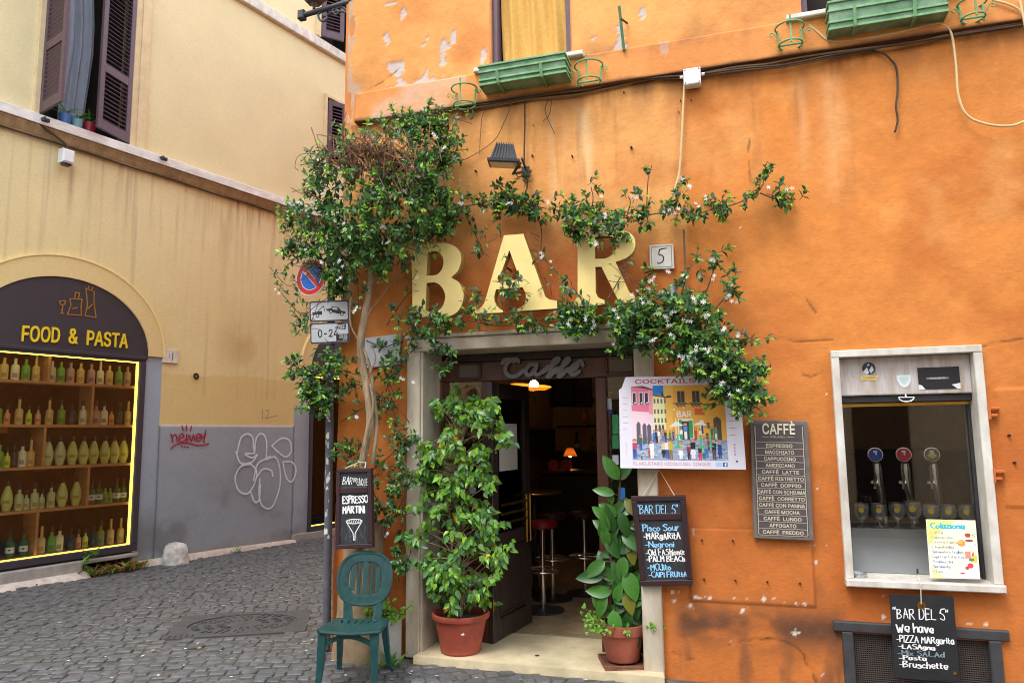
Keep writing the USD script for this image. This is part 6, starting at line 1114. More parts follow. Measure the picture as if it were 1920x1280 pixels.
# ================================================================ high on the orange wall
q = O(946, 298, -.26); FLD = thing('floodlight', 'black finned floodlight on a bracket above the letter A', 'floodlight', q); f = Frame(q, np.array([.97, .24, 0]), np.array([-.1, -.80, -.55]) / np.linalg.norm([-.1, -.80, -.55]), np.cross(np.array([-.1, -.80, -.55]) / np.linalg.norm([-.1, -.80, -.55]), np.array([.97, .24, 0])))
ax = np.array([-.1, .08, -.99]); ax /= np.linalg.norm(ax); X_ = np.array([.97, .24, 0]); X_ = X_ - ax * (X_ @ ax); X_ /= np.linalg.norm(X_); f = Frame(q, X_, ax, np.cross(ax, X_))
m = MB(); m.hexa([f(-.065, -.05, -.095), f(.065, -.05, -.095), f(.065, .05, -.095), f(-.065, .05, -.095), f(-.10, -.085, .02), f(.10, -.085, .02), f(.10, .085, .02), f(-.10, .085, .02)]); m.build('housing', M['black_metal'], FLD)
for k in range(8): u = -.085 + .024 * k; m = MB(); m.hexa([f(u * .7 - .003, -.065, -.105), f(u * .7 + .003, -.065, -.105), f(u * .7 + .003, .06, -.105), f(u * .7 - .003, .06, -.105), f(u - .003, -.10, .015), f(u + .003, -.10, .015), f(u + .003, .09, .015), f(u - .003, .09, .015)]); m.build('fin', M['black_metal'], FLD)
m = MB(); m.box(f, -.118, .118, -.10, .10, .021, .045, .006); m.build('bezel', M['black_metal'], FLD); m = MB(); m.box(f, -.10, .10, -.082, .082, .046, .049); m.build('lens', mat('lamp_lens', lin(190, 184, 168), rough=.2), FLD)
m = MB(); p0 = O(985, 322, -.02); m.tube([p0, O(962, 326, -.2), q + f.ex * .12 + np.array([0, 0, -.02])], .011, 6); m.tube([p0 + (0, 0, .03), q + f.ex * .12 + np.array([0, .03, .02])], .009, 6); m.build('bracket', M['black_metal'], FLD); m = MB(); a = np.linspace(0, 2 * pi, 17)[:-1]; c = O(975, 322, -.095); m.tube([c + np.array([.035 * cos(x), .01 * sin(2 * x), .04 * sin(x)]) for x in a], .004, 5, closed=True); m.build('cable_loop', M['cable_dark'], FLD)
m = MB(); m.box(Frame(p0, (1, 0, 0), (0, -1, 0)), -.03, .03, -.04, .04, -.02, .008, .004); m.build('wall_plate', M['black_metal'], FLD)
q = O(1298, 146, -.055); JB = thing('junction_box', 'white plastic junction box on the cables below the string course', 'junction box', q); f = Frame(q, (1, 0, 0), (0, -1, 0)); m = MB(); m.box(f, -.058, .058, -.058, .058, -.05, .02, .006); m.build('box_body', M['white_plastic'], JB); m = MB(); m.box(f, -.060, .060, -.060, .060, .021, .032, .006); m.build('lid', M['white_plastic'], JB)
for u, v in ((-.048, -.048), (.048, -.048), (.048, .048), (-.048, .048)): m = MB(); m.lathe([(.005, 0), (.005, .002), (0, .003)], f(u, v, .0325), 8, axis=(0, -1, 0)); m.build('screw', M['grey_metal'], JB)
for u in (-.064, .064): m = MB(); m.tube([f(u, .02, -.01), f(u * 1.35, .02, -.01)], .011, 8); m.build('gland', M['white_plastic'], JB)
def cable(label, runs, loc, group=None):
    t = thing('cable', label, 'cable', loc, group)
    for pts, r_, mt, y in runs: P = smooth_line([O(a, b, y - .004 * sin(i * 1.7)) for i, (a, b) in enumerate(pts)], 6); m = MB(); m.tube(P, r_, 6); m.build('strand', M[mt], t, smooth=True)
    return t
cable('bundle of brown cables sagging along the underside of the string course', [([(860, 208), (960, 190), (1030, 176), (1100, 168), (1160, 152), (1210, 144), (1282, 143)], .008, 'cable', -.03), ([(870, 200), (950, 190), (1040, 172), (1110, 160), (1180, 150), (1282, 142)], .007, 'cable_dark', -.04), ([(900, 204), (1000, 186), (1080, 178), (1150, 164), (1215, 150), (1282, 147)], .006, 'cable', -.022), ([(1316, 138), (1380, 126), (1440, 120), (1500, 108), (1600, 94), (1700, 82), (1800, 62), (1920, 42)], .008, 'cable', -.03), ([(1316, 139), (1400, 128), (1470, 122), (1560, 104), (1620, 94), (1720, 78), (1860, 56), (1920, 47)], .007, 'cable_dark', -.042), ([(1320, 142), (1400, 132), (1480, 124), (1560, 108), (1640, 94)], .006, 'cable', -.024)], O(1200, 150))
cable('brown conduit running down beside house number five from the junction box', [([(1283, 160), (1281, 200), (1278, 260), (1274, 320), (1268, 345), (1260, 375), (1262, 400)], .008, 'cable_cream', -.02), ([(1282, 430), (1284, 480), (1285, 520), (1286, 555)], .008, 'cable', -.02)], O(1280, 200))
cable('thin dark cable clipped down the wall to the black floodlight', [([(984, 192), (984, 240), (983, 300), (988, 322), (996, 320), (990, 330), (988, 355)], .006, 'cable_dark', -.018)], O(984, 240))
cable('brown cable bending down to a hole in the orange wall', [([(1610, 95), (1650, 98), (1670, 112), (1681, 130), (1683, 170), (1680, 200), (1683, 225), (1678, 248)], .007, 'cable_dark', -.02)], O(1680, 180))
cable('cream cable looping loosely under the farther green flower box', [([(1517, 47), (1535, 62), (1556, 77), (1600, 76), (1680, 62), (1740, 48), (1765, 46), (1783, 62), (1792, 120), (1797, 180), (1815, 218), (1855, 234), (1895, 236), (1920, 228)], .008, 'cable_cream', -.05)], O(1790, 150)); 
cable('cream cable crossing the upper corner of the orange wall beyond the last pot ring', [([(1860, 0), (1890, 8), (1912, 20), (1922, 40)], .007, 'cable_cream', -.07), ([(1912, 0), (1918, 30), (1924, 60)], .007, 'cable_cream', -.07)], O(1890, 8))
cable('thin dry vine tendrils hanging below the first green flower box', [([(918, 196), (905, 215), (901, 250), (899, 290)], .003, 'cable', -.02), ([(962, 188), (945, 230), (925, 265), (880, 295), (840, 310)], .0035, 'cable', -.02), ([(858, 210), (848, 240), (842, 270), (838, 280)], .003, 'cable_cream', -.02), ([(1030, 182), (1022, 205), (1028, 225), (1040, 250)], .003, 'cable_dark', -.02), ([(1035, 184), (1030, 215), (1018, 228)], .0025, 'cable_dark', -.02)], O(930, 250))
def flower_box(label, u0, u1, z0, z1, y0, y1, lean):
    t = thing('flower_box', label, 'flower box', ((u0 + u1) / 2, (y0 + y1) / 2, z0), 'green flower boxes under the upper windows'); G1 = M['green_box']
    def qd(name, P, th=.004): m = MB(); m.hexa(P); m.build(name, G1, t)
    y0b = y0 + lean
    for nm, P in (('front_board', [(u0, y0b + .012, z0), (u1, y0b + .012, z0), (u1, y0b, z0), (u0, y0b, z0), (u0, y0 + .012, z1), (u1, y0 + .012, z1), (u1, y0, z1), (u0, y0, z1)]), ('back_board', [(u0, y1, z0), (u1, y1, z0), (u1, y1 - .012, z0), (u0, y1 - .012, z0), (u0, y1, z1), (u1, y1, z1), (u1, y1 - .012, z1), (u0, y1 - .012, z1)]),
                  ('end_board', [(u0 + .001, y0b + .013, z0), (u0 + .012, y0b + .013, z0), (u0 + .012, y1 - .013, z0), (u0 + .001, y1 - .013, z0), (u0 + .001, y0 + .013, z1), (u0 + .012, y0 + .013, z1), (u0 + .012, y1 - .013, z1), (u0 + .001, y1 - .013, z1)]), ('end_board', [(u1 - .012, y0b + .013, z0), (u1 - .001, y0b + .013, z0), (u1 - .001, y1 - .013, z0), (u1 - .012, y1 - .013, z0), (u1 - .012, y0 + .013, z1), (u1 - .001, y0 + .013, z1), (u1 - .001, y1 - .013, z1), (u1 - .012, y1 - .013, z1)]), ('bottom_board', [(u0 + .013, y0b + .013, z0 + .002), (u1 - .013, y0b + .013, z0 + .002), (u1 - .013, y1 - .013, z0 + .002), (u0 + .013, y1 - .013, z0 + .002), (u0 + .013, y0b + .013, z0 + .012), (u1 - .013, y0b + .013, z0 + .012), (u1 - .013, y1 - .013, z0 + .012), (u0 + .013, y1 - .013, z0 + .012)])): qd(nm, P)
    m = MB(); m.box(FO, u0 + .013, u1 - .013, z1 - .05, z1 - .03, -y1 + .013, -y0 - .014); m.build('soil', M['soil'], t)
    GP = M['green_paint']
    for z in (z0 + .25 * (z1 - z0), z0 + .66 * (z1 - z0), z1 - .004, z0 + .002):
        k = (z - z0) / (z1 - z0); y = y0b + (y0 - y0b) * k; m = MB(); m.box(FO, u0 - .008, u1 + .008, z - .008, z + .008, -y + .0005, -y + .010, .002); m.build('rail', GP, t); m = MB(); m.box(FO, u1 + .0005, u1 + .009, z - .008, z + .008, -y1, -y - .001); m.box(FO, u0 - .009, u0 - .0005, z - .008, z + .008, -y1, -y - .001); m.build('side_rail', GP, t)
    for u in (u0 + .22 * (u1 - u0), u0 + .73 * (u1 - u0)): m = MB(); m.hexa([(u - .01, y0b - .011, z0 - .008), (u + .01, y0b - .011, z0 - .008), (u + .01, y0b - .017, z0 - .008), (u - .01, y0b - .017, z0 - .008), (u - .01, y0 - .011, z1 - .06), (u + .01, y0 - .011, z1 - .06), (u + .01, y0 - .017, z1 - .06), (u - .01, y0 - .017, z1 - .06)]); m.box(FO, u - .01, u + .01, z0 - .014, z0 - .006, -y1 - .05, -y0b + .010); m.build('strap', GP, t)
flower_box('weathered green flower box under the ochre curtain', -1.775, -1.11, 4.255, 4.395, -.245, -.035, .03)
flower_box('peeling green flower box under the farther upper window', .69, 1.385, 4.275, 4.455, -.20, -.03, .03)
def pot_ring(px0, px1, py_top, py_bot, label):
    y = -.11; a, b = O(px0, py_top, y), O(px1, py_top, y); c0 = (a + b) / 2; r_ = (b[0] - a[0]) / 2; z1, z0 = c0[2], O((px0 + px1) / 2, py_bot, y)[2]; t = thing('pot_holder', label, 'pot holder', (c0[0], y, z0), 'empty green iron pot rings'); GP = M['green_paint']; an = np.linspace(0, 2 * pi, 25)[:-1]
    for z, rr in ((z1, r_), (z0, r_ * .82)): m = MB(); m.tube([(c0[0] + rr * cos(x), y + rr * sin(x), z) for x in an], .0065, 6, closed=True); m.build('ring', GP, t, smooth=True)
    for x in (.3, 1.57, 2.84, 4.71): m = MB(); m.tube([(c0[0] + r_ * .82 * cos(x), y + r_ * .82 * sin(x), z0 - .02), (c0[0] + r_ * .86 * cos(x), y + r_ * .86 * sin(x), z1 + (.05 if x > 4 else .0))], .0065, 6); m.build('upright', GP, t)
    m = MB(); m.tube([(c0[0] - r_ * .8, y, z0), (c0[0] + r_ * .8, y, z0)], .007, 6); m.tube([(c0[0], y + r_, z1), (c0[0], .0, z1)], .007, 6); m.build('cross_bar', GP, t)
    for sx in (-1, 1): m = MB(); s0 = np.array([c0[0] + sx * r_ * .95, y - .01, z1 - .035]); m.tube(smooth_line([s0 + (0, 0, -.03), s0 + (sx * .01, 0, -.005), s0 + (sx * .03, 0, .01), s0 + (sx * .042, 0, -.005), s0 + (sx * .034, 0, -.018), s0 + (sx * .026, 0, -.01)], 4), .004, 5); m.build('scroll', GP, t, smooth=True)
pot_ring(848, 893, 167, 197, 'green iron pot ring hanging at the vine end of the string course'); pot_ring(1078, 1130, 124, 153, 'green iron pot ring beside the first flower box and the white sill'); pot_ring(1453, 1508, 52, 84, 'green iron pot ring between the junction box and the farther flower box'); pot_ring(1795, 1850, 6, 34, 'green iron pot ring at the upper end of the wall beyond the farther flower box')
a, b = O(1161, 12, -.095), O(1170, 96, -.07); RD = thing('green_rod', 'slanting green iron rod standing on the string course between the windows', 'iron rod', b); m = MB(); m.box(Frame(b, (1, 0, 0), (0, -1, 0), up=(a - b) / np.linalg.norm(a - b)), -.010, .010, 0, np.linalg.norm(a - b), -.008, .008, .002); m.build('bar', mat('dark_green_paint', lin(46, 92, 44), rough=.5, var=.15), RD); m = MB(); m.tube([O(1165, 36, -.10), O(1176, 44, .0)], .008, 6); m.build('stay', M['cable_dark'], RD)
# the street lantern's bracket at the corner
LT = thing('street_lantern', 'black wrought iron street lantern bracket at the upper corner of the orange house', 'street lantern', O(655, 8, .03)); IR = M['black_metal']
a, b = O(655, 4, .03), O(566, 30, .03); m = MB(); m.tube([a + (.1, 0, .05), a, b], .024, 10); m.build('arm', IR, LT, smooth=True); m = MB(); m.box(Frame(b, (1, 0, 0), (0, -1, 0)), -.03, .03, -.035, .045, -.03, .03, .008); m.build('end_block', IR, LT)
sc = lambda pts, nm='scroll', r_=.010: (lambda mm: (mm.tube(smooth_line([O(x, y, .03) for x, y in pts], 6), r_, 6), mm.build(nm, IR, LT, smooth=True)))(MB())
sc([(640, 14), (628, 14), (624, 22), (630, 28), (636, 22), (630, 18)]); sc([(604, 22), (597, 28), (600, 38), (608, 40), (614, 34), (608, 30), (604, 34)]); sc([(655, 26), (640, 22), (622, 24), (612, 30), (604, 30)]); sc([(655, 32), (650, 20), (640, 14), (620, 20)])
c = O(589, 2, .03); m = MB(); m.lathe([(.03, -.03), (.07, -.02), (.12, .03), (.15, .09), (.16, .10), (.15, .11)], c, 6); m.build('lantern_base', mat('lantern_bronze', lin(84, 66, 50), rough=.5, var=.2), LT); m = MB(); m.tube([O(589, 18, .03), c + (0, 0, -.03)], .014, 8); m.build('lantern_stem', IR, LT); m = MB(); m.lathe([(.14, .11), (.22, .62), (.20, .66), (0, .9)], c, 6); m.build('lantern_glass', M['glass'], LT)
m = MB(); m.box(Frame(O(1246, 540, -.02), (1, 0, 0), (0, -1, 0)), -.001, .001, -.001, .001, -.001, .001); q = O(1262, 545, -.06); t = thing('grey_conduit_cap', 'grey plastic tube end standing up out of the jasmine clump', 'tube end', q); m = MB(); m.lathe([(.0, -.095), (.030, -.095), (.030, .02), (.032, .03), (.026, .04), (0, .042)], q, 14); m.build('tube', mat('tube_grey', lin(150, 152, 162), rough=.5), t, smooth=40)
# ================================================================ leaves: shared by every plant
def leaf_mesh(p, d, nrm, L, W, droop=.25, fold=.25, shape='oval', rg=rng):
    """a folded leaf from p along d; nrm is roughly its upper side"""
    d = d / (np.linalg.norm(d) + 1e-9); s_ = np.cross(d, nrm); ns = np.linalg.norm(s_)
    s_ = s_ / ns if ns > 1e-6 else np.cross(d, [1, .3, .2]); n = np.cross(s_, d)
    ts = (0, .28, .62, 1.0); wd = {'oval': (.0, .42, .40, 0), 'drop': (0, .46, .34, 0), 'broad': (0, .44, .46, 0)}[shape]
    mid = [p + d * (L * t) - n * (droop * L * t * t) for t in ts]
    v = [mid[0]]
    for k in (1, 2):
        e = n * (fold * W * .5)
        v += [mid[k] - s_ * (wd[k] * W) + e, mid[k], mid[k] + s_ * (wd[k] * W) + e]
    v.append(mid[3])
    f = [[0, 2, 1], [0, 3, 2], [1, 2, 5], [1, 5, 4], [2, 3, 6], [2, 6, 5], [4, 5, 7], [5, 6, 7]]
    return np.array(v), np.array(f)
def emit_leaves(leaves, parent, n_single, piece='leaf', mass='foliage'):
    """the nearest leaves one by one, the rest as one mass"""
    def kept(q):
        c = q[0].mean(0); px, py = project(c)
        for x0, x1, y0, y1, p_ in CLEAR:
            if x0 < px < x1 and y0 < py < y1 and ((c[0] * 7919 + c[2] * 104729 + c[1] * 331) * 1000) % 1.0 < p_: return False
        return True
    leaves = [q for q in leaves if kept(q)]
    leaves.sort(key=lambda q: np.linalg.norm(q[0].mean(0) - CAM)); n = len(leaves)
    idx = list(range(0, n)); single = set(idx[:n_single]); rest = MB()
    for i, (v, f, c) in enumerate(leaves):
        if i in single: MB().add(v, f, c).build(piece, M['leaf'], parent, smooth=True)
        else: rest.add(v, f, c)
    rest.build(mass, M['leaf'], parent, smooth=True, kind='stuff')
# where the owners keep the plant trimmed off the signs and letters: (x0, x1, y0, y1, share cut)
CLEAR = [(668, 765, 258, 306, .55), (576, 662, 556, 648, 1.0), (540, 600, 484, 530, .85), (540, 616, 530, 562, .75), (765, 880, 452, 572, .93), (765, 800, 572, 600, .5), (905, 1045, 432, 500, .9), (975, 1050, 500, 590, .85), (885, 935, 500, 590, .7), (930, 975, 500, 545, .5), (1085, 1200, 458, 545, .92), (1060, 1200, 545, 572, .5), (1210, 1270, 452, 500, 1.0)]
DG, MG, LG, YG = np.array(lin(50, 90, 50)), np.array(lin(78, 122, 58)), np.array(lin(118, 164, 48)), np.array(lin(158, 190, 66))
def jasmine_sprig(p, d, L, n, rg, leaves, stems, size=.055, young=.2):
    d = d / np.linalg.norm(d); ref = np.array([.3, -.4, 1.0]) if abs(d[2]) < .8 else np.array([1.0, -.2, .1])
    a = np.cross(d, ref); a /= np.linalg.norm(a); b = np.cross(d, a); pts = [p]
    q = p.copy(); dd = d.copy()
    for i in range(n):
        dd = dd + rg.normal(0, .12, 3) + (0, 0, -.05); dd /= np.linalg.norm(dd); q = q + dd * (L / n); pts.append(q)
        t = i / max(n - 1, 1); axis = (a if i % 2 else b)
        fresh = rg.uniform() < young and t > .55
        c = (LG * rg.uniform(.7, 1.15) if fresh else DG * (1 - t * .5) + MG * t * .5) * rg.uniform(.75, 1.3)
        for sgn in (-1, 1):
            ld = dd * .55 + axis * sgn * .9 + rg.normal(0, .18, 3); sz = size * (1 - .25 * t) * rg.uniform(.75, 1.2)
            v, f = leaf_mesh(q, ld, np.array([.1, -.55, .8]) + rg.normal(0, .3, 3), sz, sz * .62, rg.uniform(.05, .4), rg.uniform(.15, .5)); leaves.append((v, f, c))
    ld = dd; c = (YG if rg.uniform() < young else MG) * rg.uniform(.8, 1.1)
    for sgn in (-1, 1):
        v, f = leaf_mesh(q, ld + a * .35 * sgn, np.array([0, -.6, .7]), size * .7, size * .36, .1, .4); leaves.append((v, f, c))
    stems.tube(smooth_line(pts, 2), .0022, 4, cap=False)
def flower(p, rg, m, n=1):
    for _ in range(n):
        c = p + rg.normal(0, .014, 3) * (n > 1); nrm = np.array([rg.normal(0, .4), -1, rg.normal(.2, .35)]); nrm /= np.linalg.norm(nrm); a = np.cross(nrm, ZZ); a /= np.linalg.norm(a); b = np.cross(nrm, a); t0 = rg.uniform(0, 2)
        for k in range(5):
            t = t0 + k * 2 * pi / 5; e = a * cos(t) + b * sin(t); g = a * cos(t + .75) + b * sin(t + .75); r_ = .0155
            m.add([c, c + e * r_ * .55 + nrm * .002, c + (e * .75 + g * .35) * r_ * 1.15 + nrm * .004, c + g * r_ * .5 + nrm * .002], [[0, 1, 2], [0, 2, 3]])
def in_poly_points(poly, n, rg):
    b = poly.bounds; out = []; pp = shapely.prepared.prep(poly) if hasattr(shapely, 'prepared') else poly
    while len(out) < n:
        x, y = rg.uniform(b[0], b[2]), rg.uniform(b[1], b[3])
        if poly.contains(Point(x, y)): out.append((x, y))
    return out

# ================================================================ the jasmine at the corner, its trunk and crown
rgj = np.random.default_rng(21)
JT = thing('jasmine_tree', 'tall jasmine with pale bare trunk and leafy flowering crown over the street sign', 'climbing plant', (-2.78, -.2, 0))
tp = [(686, 1120, -.22), (684, 1000, -.22), (684, 900, -.22), (681, 860, -.22), (694, 790, -.23), (686, 720, -.23), (676, 650, -.24), (684, 590, -.26), (697, 520, -.28), (700, 470, -.3), (706, 420, -.32), (712, 370, -.34)]
P = smooth_line([O(x, y, w) for x, y, w in tp], 5); m = MB(); m.tube(P, np.interp(np.arange(len(P)), [0, len(P) * .55, len(P) - 1], [.028, .029, .013]), 10); m.build('trunk', M['bark'], JT, smooth=True)
for nm, pp, r0_, r1_ in (('limb', [(712, 370, -.34), (726, 345, -.36), (735, 330, -.34)], .014, .008), ('limb', [(697, 520, -.28), (684, 470, -.3), (684, 400, -.33)], .018, .008), ('limb', [(690, 470, -.31), (665, 435, -.36), (640, 425, -.36), (612, 415, -.4)], .010, .005),
                          ('stem', [(698, 870, -.2), (706, 800, -.2), (700, 730, -.2), (694, 690, -.22), (682, 655, -.24), (672, 640, -.24)], .017, .010), ('stem', [(680, 870, -.25), (688, 810, -.26), (700, 760, -.25), (694, 720, -.24)], .014, .010), ('stem', [(674, 640, -.25), (658, 610, -.26), (657, 570, -.27), (662, 545, -.27)], .008, .006), ('stem', [(678, 636, -.26), (690, 590, -.26), (712, 560, -.22), (750, 510, -.16), (790, 480, -.12)], .006, .004), ('stem', [(694, 700, -.23), (704, 672, -.2), (698, 650, -.2)], .006, .006)):
    P = smooth_line([O(*q) for q in pp], 5); m = MB(); m.tube(P, np.linspace(r0_, r1_, len(P)), 7); m.build(nm, M['bark'], JT, smooth=True)
crown = Polygon([(545, 425), (552, 385), (590, 352), (588, 318), (604, 288), (640, 300), (668, 262), (716, 238), (752, 226), (800, 214), (826, 232), (852, 268), (846, 300), (822, 345), (842, 395), (832, 440), (800, 462), (770, 480), (736, 486), (712, 512), (690, 484), (660, 505), (640, 560), (612, 520), (590, 498), (560, 486), (540, 462)])
leaves, stems, fl = [], MB(), MB(); cc = np.array([690, 375])
for px, py in in_poly_points(crown, 760, rgj):
    r_ = math.hypot((px - cc[0]) / 150, (py - cc[1]) / 145); dep = max(0.0, 1 - r_ ** 2) ** .5
    y = -.16 - rgj.uniform(-.05, 1) * .50 * dep; p = O(px, py, y); d = np.array([(px - cc[0]) / 150, -.55, -(py - cc[1]) / 190]) + rgj.normal(0, .45, 3); d[2] -= .12
    jasmine_sprig(p, d, rgj.uniform(.08, .15), rgj.integers(3, 6), rgj, leaves, stems, .056, .42)
for path, dens in (([(600, 490), (570, 520), (540, 535), (505, 500)], 13), ([(640, 540), (590, 575), (565, 590), (520, 540)], 14), ([(600, 560), (585, 600), (575, 625)], 9), ([(800, 215), (840, 218), (872, 228), (885, 232)], 5), ([(760, 235), (800, 262), (845, 290), (862, 262)], 12), ([(640, 500), (668, 530), (672, 560)], 12), ([(600, 520), (580, 505), (600, 535)], 9), ([(660, 290), (640, 262), (655, 250)], 4)):
    q = smooth_line(np.array(path, float), 8); stems.tube([O(a, b, -.26) for a, b in q], .003, 4, cap=False)
    for _ in range(dens): a, b = q[rgj.integers(len(q))] + rgj.normal(0, 9, 2); jasmine_sprig(O(a, b, -.26 - rgj.uniform(0, .12)), rgj.normal(0, .6, 3) + (0, -.4, 0), rgj.uniform(.06, .12), 3, rgj, leaves, stems, .045, .4)
for px, py in [(598, 300), (612, 305), (632, 290), (560, 380), (588, 378), (700, 270), (735, 330), (770, 318), (792, 358), (650, 420), (700, 315), (676, 300), (606, 362), (640, 350), (812, 255), (548, 383), (668, 578), (520, 545), (640, 290), (752, 300)] + in_poly_points(crown.buffer(-15), 22, rgj): flower(O(px, py, -.55 if 600 < px < 780 else -.4), rgj, fl, 3)
emit_leaves(leaves, JT, 300); stems.build('twigs', M['stem'], JT, smooth=True, kind='stuff'); fl.build('flowers', M['petal'], JT, kind='stuff')
tw = MB()                                                                    # the dry tangle in the crown and tendrils in the air
for _ in range(120):
    a, b = rgj.normal(705, 45), rgj.normal(292, 16); q = [O(a + rgj.normal(0, 9) * i, b + rgj.normal(0, 8) * i, -.60 + rgj.normal(0, .05)) for i in range(4)]; tw.tube(smooth_line(q, 3), .0035, 4, cap=False)
for pp in ([(612, 300), (585, 288), (560, 292), (553, 312), (560, 320)], [(600, 350), (575, 352), (548, 360)], [(600, 370), (570, 365), (545, 352)]): tw.tube(smooth_line([O(a, b, -.4) for a, b in pp], 5), .0028, 4, cap=False)
tw.build('dry_tangle', mat('dry_twig', lin(120, 82, 58), rough=.9, var=.3), JT, smooth=True, kind='stuff')

def vine(name, label, paths, flowers, seed, n_single, parent_loc, mass_polys=(), y0=-.07, size=.054, stem_r=.005, young=.4):
    t = thing(name, label, 'climbing plant', parent_loc); rg_ = np.random.default_rng(seed); leaves, stems, fl = [], MB(), MB()
    for pts, dens, spread, y in paths:
        q = smooth_line(np.array(pts, float), 8); main = [O(a, b, y + .01 * sin(i * .7)) for i, (a, b) in enumerate(q)]; mm = MB(); mm.tube(main, np.linspace(stem_r, stem_r * .6, len(main)), 6); mm.build('vine_stem', M['stem'], t, smooth=True)
        for _ in range(int(dens * 1.15)):
            a, b = q[rg_.integers(len(q))]; a += rg_.normal(0, spread); b += rg_.normal(0, spread * .8); d = rg_.normal(0, .6, 3) + (0, -.45, .12); jasmine_sprig(O(a, b, y - rg_.uniform(0, .10)), d, rg_.uniform(.05, .12), rg_.integers(2, 5), rg_, leaves, stems, size, young)
    for poly, n, dep in mass_polys:
        for a, b in in_poly_points(poly, n, rg_): jasmine_sprig(O(a, b, y0 - dep * rg_.uniform(0, 1) ** .6), rg_.normal(0, .6, 3) + (0, -.55, -.02), rg_.uniform(.07, .13), rg_.integers(3, 6), rg_, leaves, stems, size, young)
    for a, b, n in flowers: flower(O(a, b, y0 - .16), rg_, fl, n)
    for poly, n, dep in mass_polys:
        for a, b in in_poly_points(poly, n // 14, rg_): flower(O(a, b, y0 - dep - .04), rg_, fl, 3)
    emit_leaves(leaves, t, n_single); stems.build('twigs', M['stem'], t, smooth=True, kind='stuff'); fl.build('flowers', M['petal'], t, kind='stuff')
    return t
vine('jasmine_garland', 'jasmine garland strung along the orange wall above the three sign letters', [
    ([(815, 385), (860, 388), (910, 380), (960, 372), (1010, 388), (1060, 396), (1110, 402), (1160, 410)], 62, 13, -.06), ([(1160, 410), (1210, 404), (1260, 396), (1300, 400), (1345, 390), (1362, 384)], 34, 9, -.06), ([(1345, 392), (1390, 378), (1425, 355), (1434, 330)], 11, 5, -.05), ([(1425, 362), (1455, 372), (1462, 352)], 6, 4, -.05), ([(1455, 372), (1492, 374)], 4, 4, -.05),
    ([(870, 395), (886, 430), (905, 470), (902, 482)], 13, 8, -.08), ([(1000, 385), (1015, 430), (1016, 475), (1040, 505)], 14, 9, -.08), ([(1262, 400), (1272, 370), (1270, 345), (1283, 350)], 6, 4, -.05), ([(1108, 400), (1112, 372), (1108, 350)], 6, 5, -.06), ([(1175, 405), (1182, 380), (1178, 368)], 4, 4, -.06), ([(800, 395), (830, 430), (850, 445)], 14, 12, -.10), ([(1212, 396), (1215, 340), (1222, 310)], 2, 2, -.03), ([(936, 420), (940, 445)], 4, 5, -.10)],
    [(1095, 432, 3), (1132, 437, 4), (1088, 425, 2), (1155, 420, 4), (1125, 368, 2), (1190, 368, 3), (1020, 482, 3), (1032, 490, 1), (865, 382, 3), (1275, 340, 2), (1295, 352, 3), (1325, 370, 2), (1308, 385, 2), (1250, 400, 2), (1440, 352, 2), (1476, 356, 2), (1030, 380, 2), (1268, 398, 2)], 31, 300, O(1100, 400), [(Polygon([(1040, 400), (1090, 395), (1170, 410), (1175, 445), (1150, 470), (1110, 462), (1060, 430)]), 54, .22), (Polygon([(920, 372), (990, 362), (1020, 385), (990, 402), (940, 398)]), 25, .12)])
vine('jasmine_clump', 'thick flowering jasmine hanging over the door lintel beside house number five', [([(1060, 600), (1110, 590), (1180, 600), (1260, 600), (1330, 640), (1380, 700)], 30, 12, -.12), ([(1195, 550), (1206, 528), (1212, 516)], 7, 8, -.08), ([(1275, 560), (1290, 510), (1298, 495)], 8, 7, -.08), ([(1320, 560), (1340, 500), (1342, 480)], 9, 5, -.08), ([(1340, 580), (1365, 550), (1372, 530)], 8, 8, -.1), ([(1380, 640), (1410, 635), (1425, 632)], 7, 7, -.1), ([(1390, 690), (1420, 690), (1435, 700)], 10, 9, -.15), ([(1170, 630), (1165, 650), (1185, 655)], 9, 8, -.16), ([(1090, 560), (1075, 540), (1070, 525)], 5, 6, -.18), ([(1160, 500), (1180, 520), (1200, 545)], 6, 7, -.2), ([(1140, 560), (1180, 490), (1178, 480)], 5, 5, -.2)],
     [(1218, 540, 3), (1190, 552, 3), (1240, 545, 2), (1285, 515, 2), (1340, 490, 3), (1342, 520, 2), (1315, 572, 4), (1360, 555, 3), (1374, 565, 2), (1198, 618, 4), (1252, 625, 4), (1287, 626, 4), (1333, 650, 4), (1175, 645, 4), (1152, 643, 2), (1308, 676, 3), (1374, 670, 3), (1434, 683, 3), (1385, 628, 3), (1250, 508, 2), (1222, 523, 3), (1403, 690, 2), (1420, 720, 2), (1345, 700, 2)], 41, 300, O(1280, 620), [(Polygon([(1135, 585), (1165, 565), (1230, 560), (1290, 555), (1350, 575), (1360, 620), (1340, 660), (1300, 665), (1240, 650), (1190, 645), (1150, 620)]), 220, .30), (Polygon([(1265, 650), (1340, 630), (1380, 660), (1410, 690), (1436, 710), (1430, 740), (1400, 765), (1360, 748), (1330, 720), (1285, 690)]), 157, .34), (Polygon([(1045, 585), (1100, 570), (1115, 600), (1100, 622), (1060, 622)]), 61, .2)])
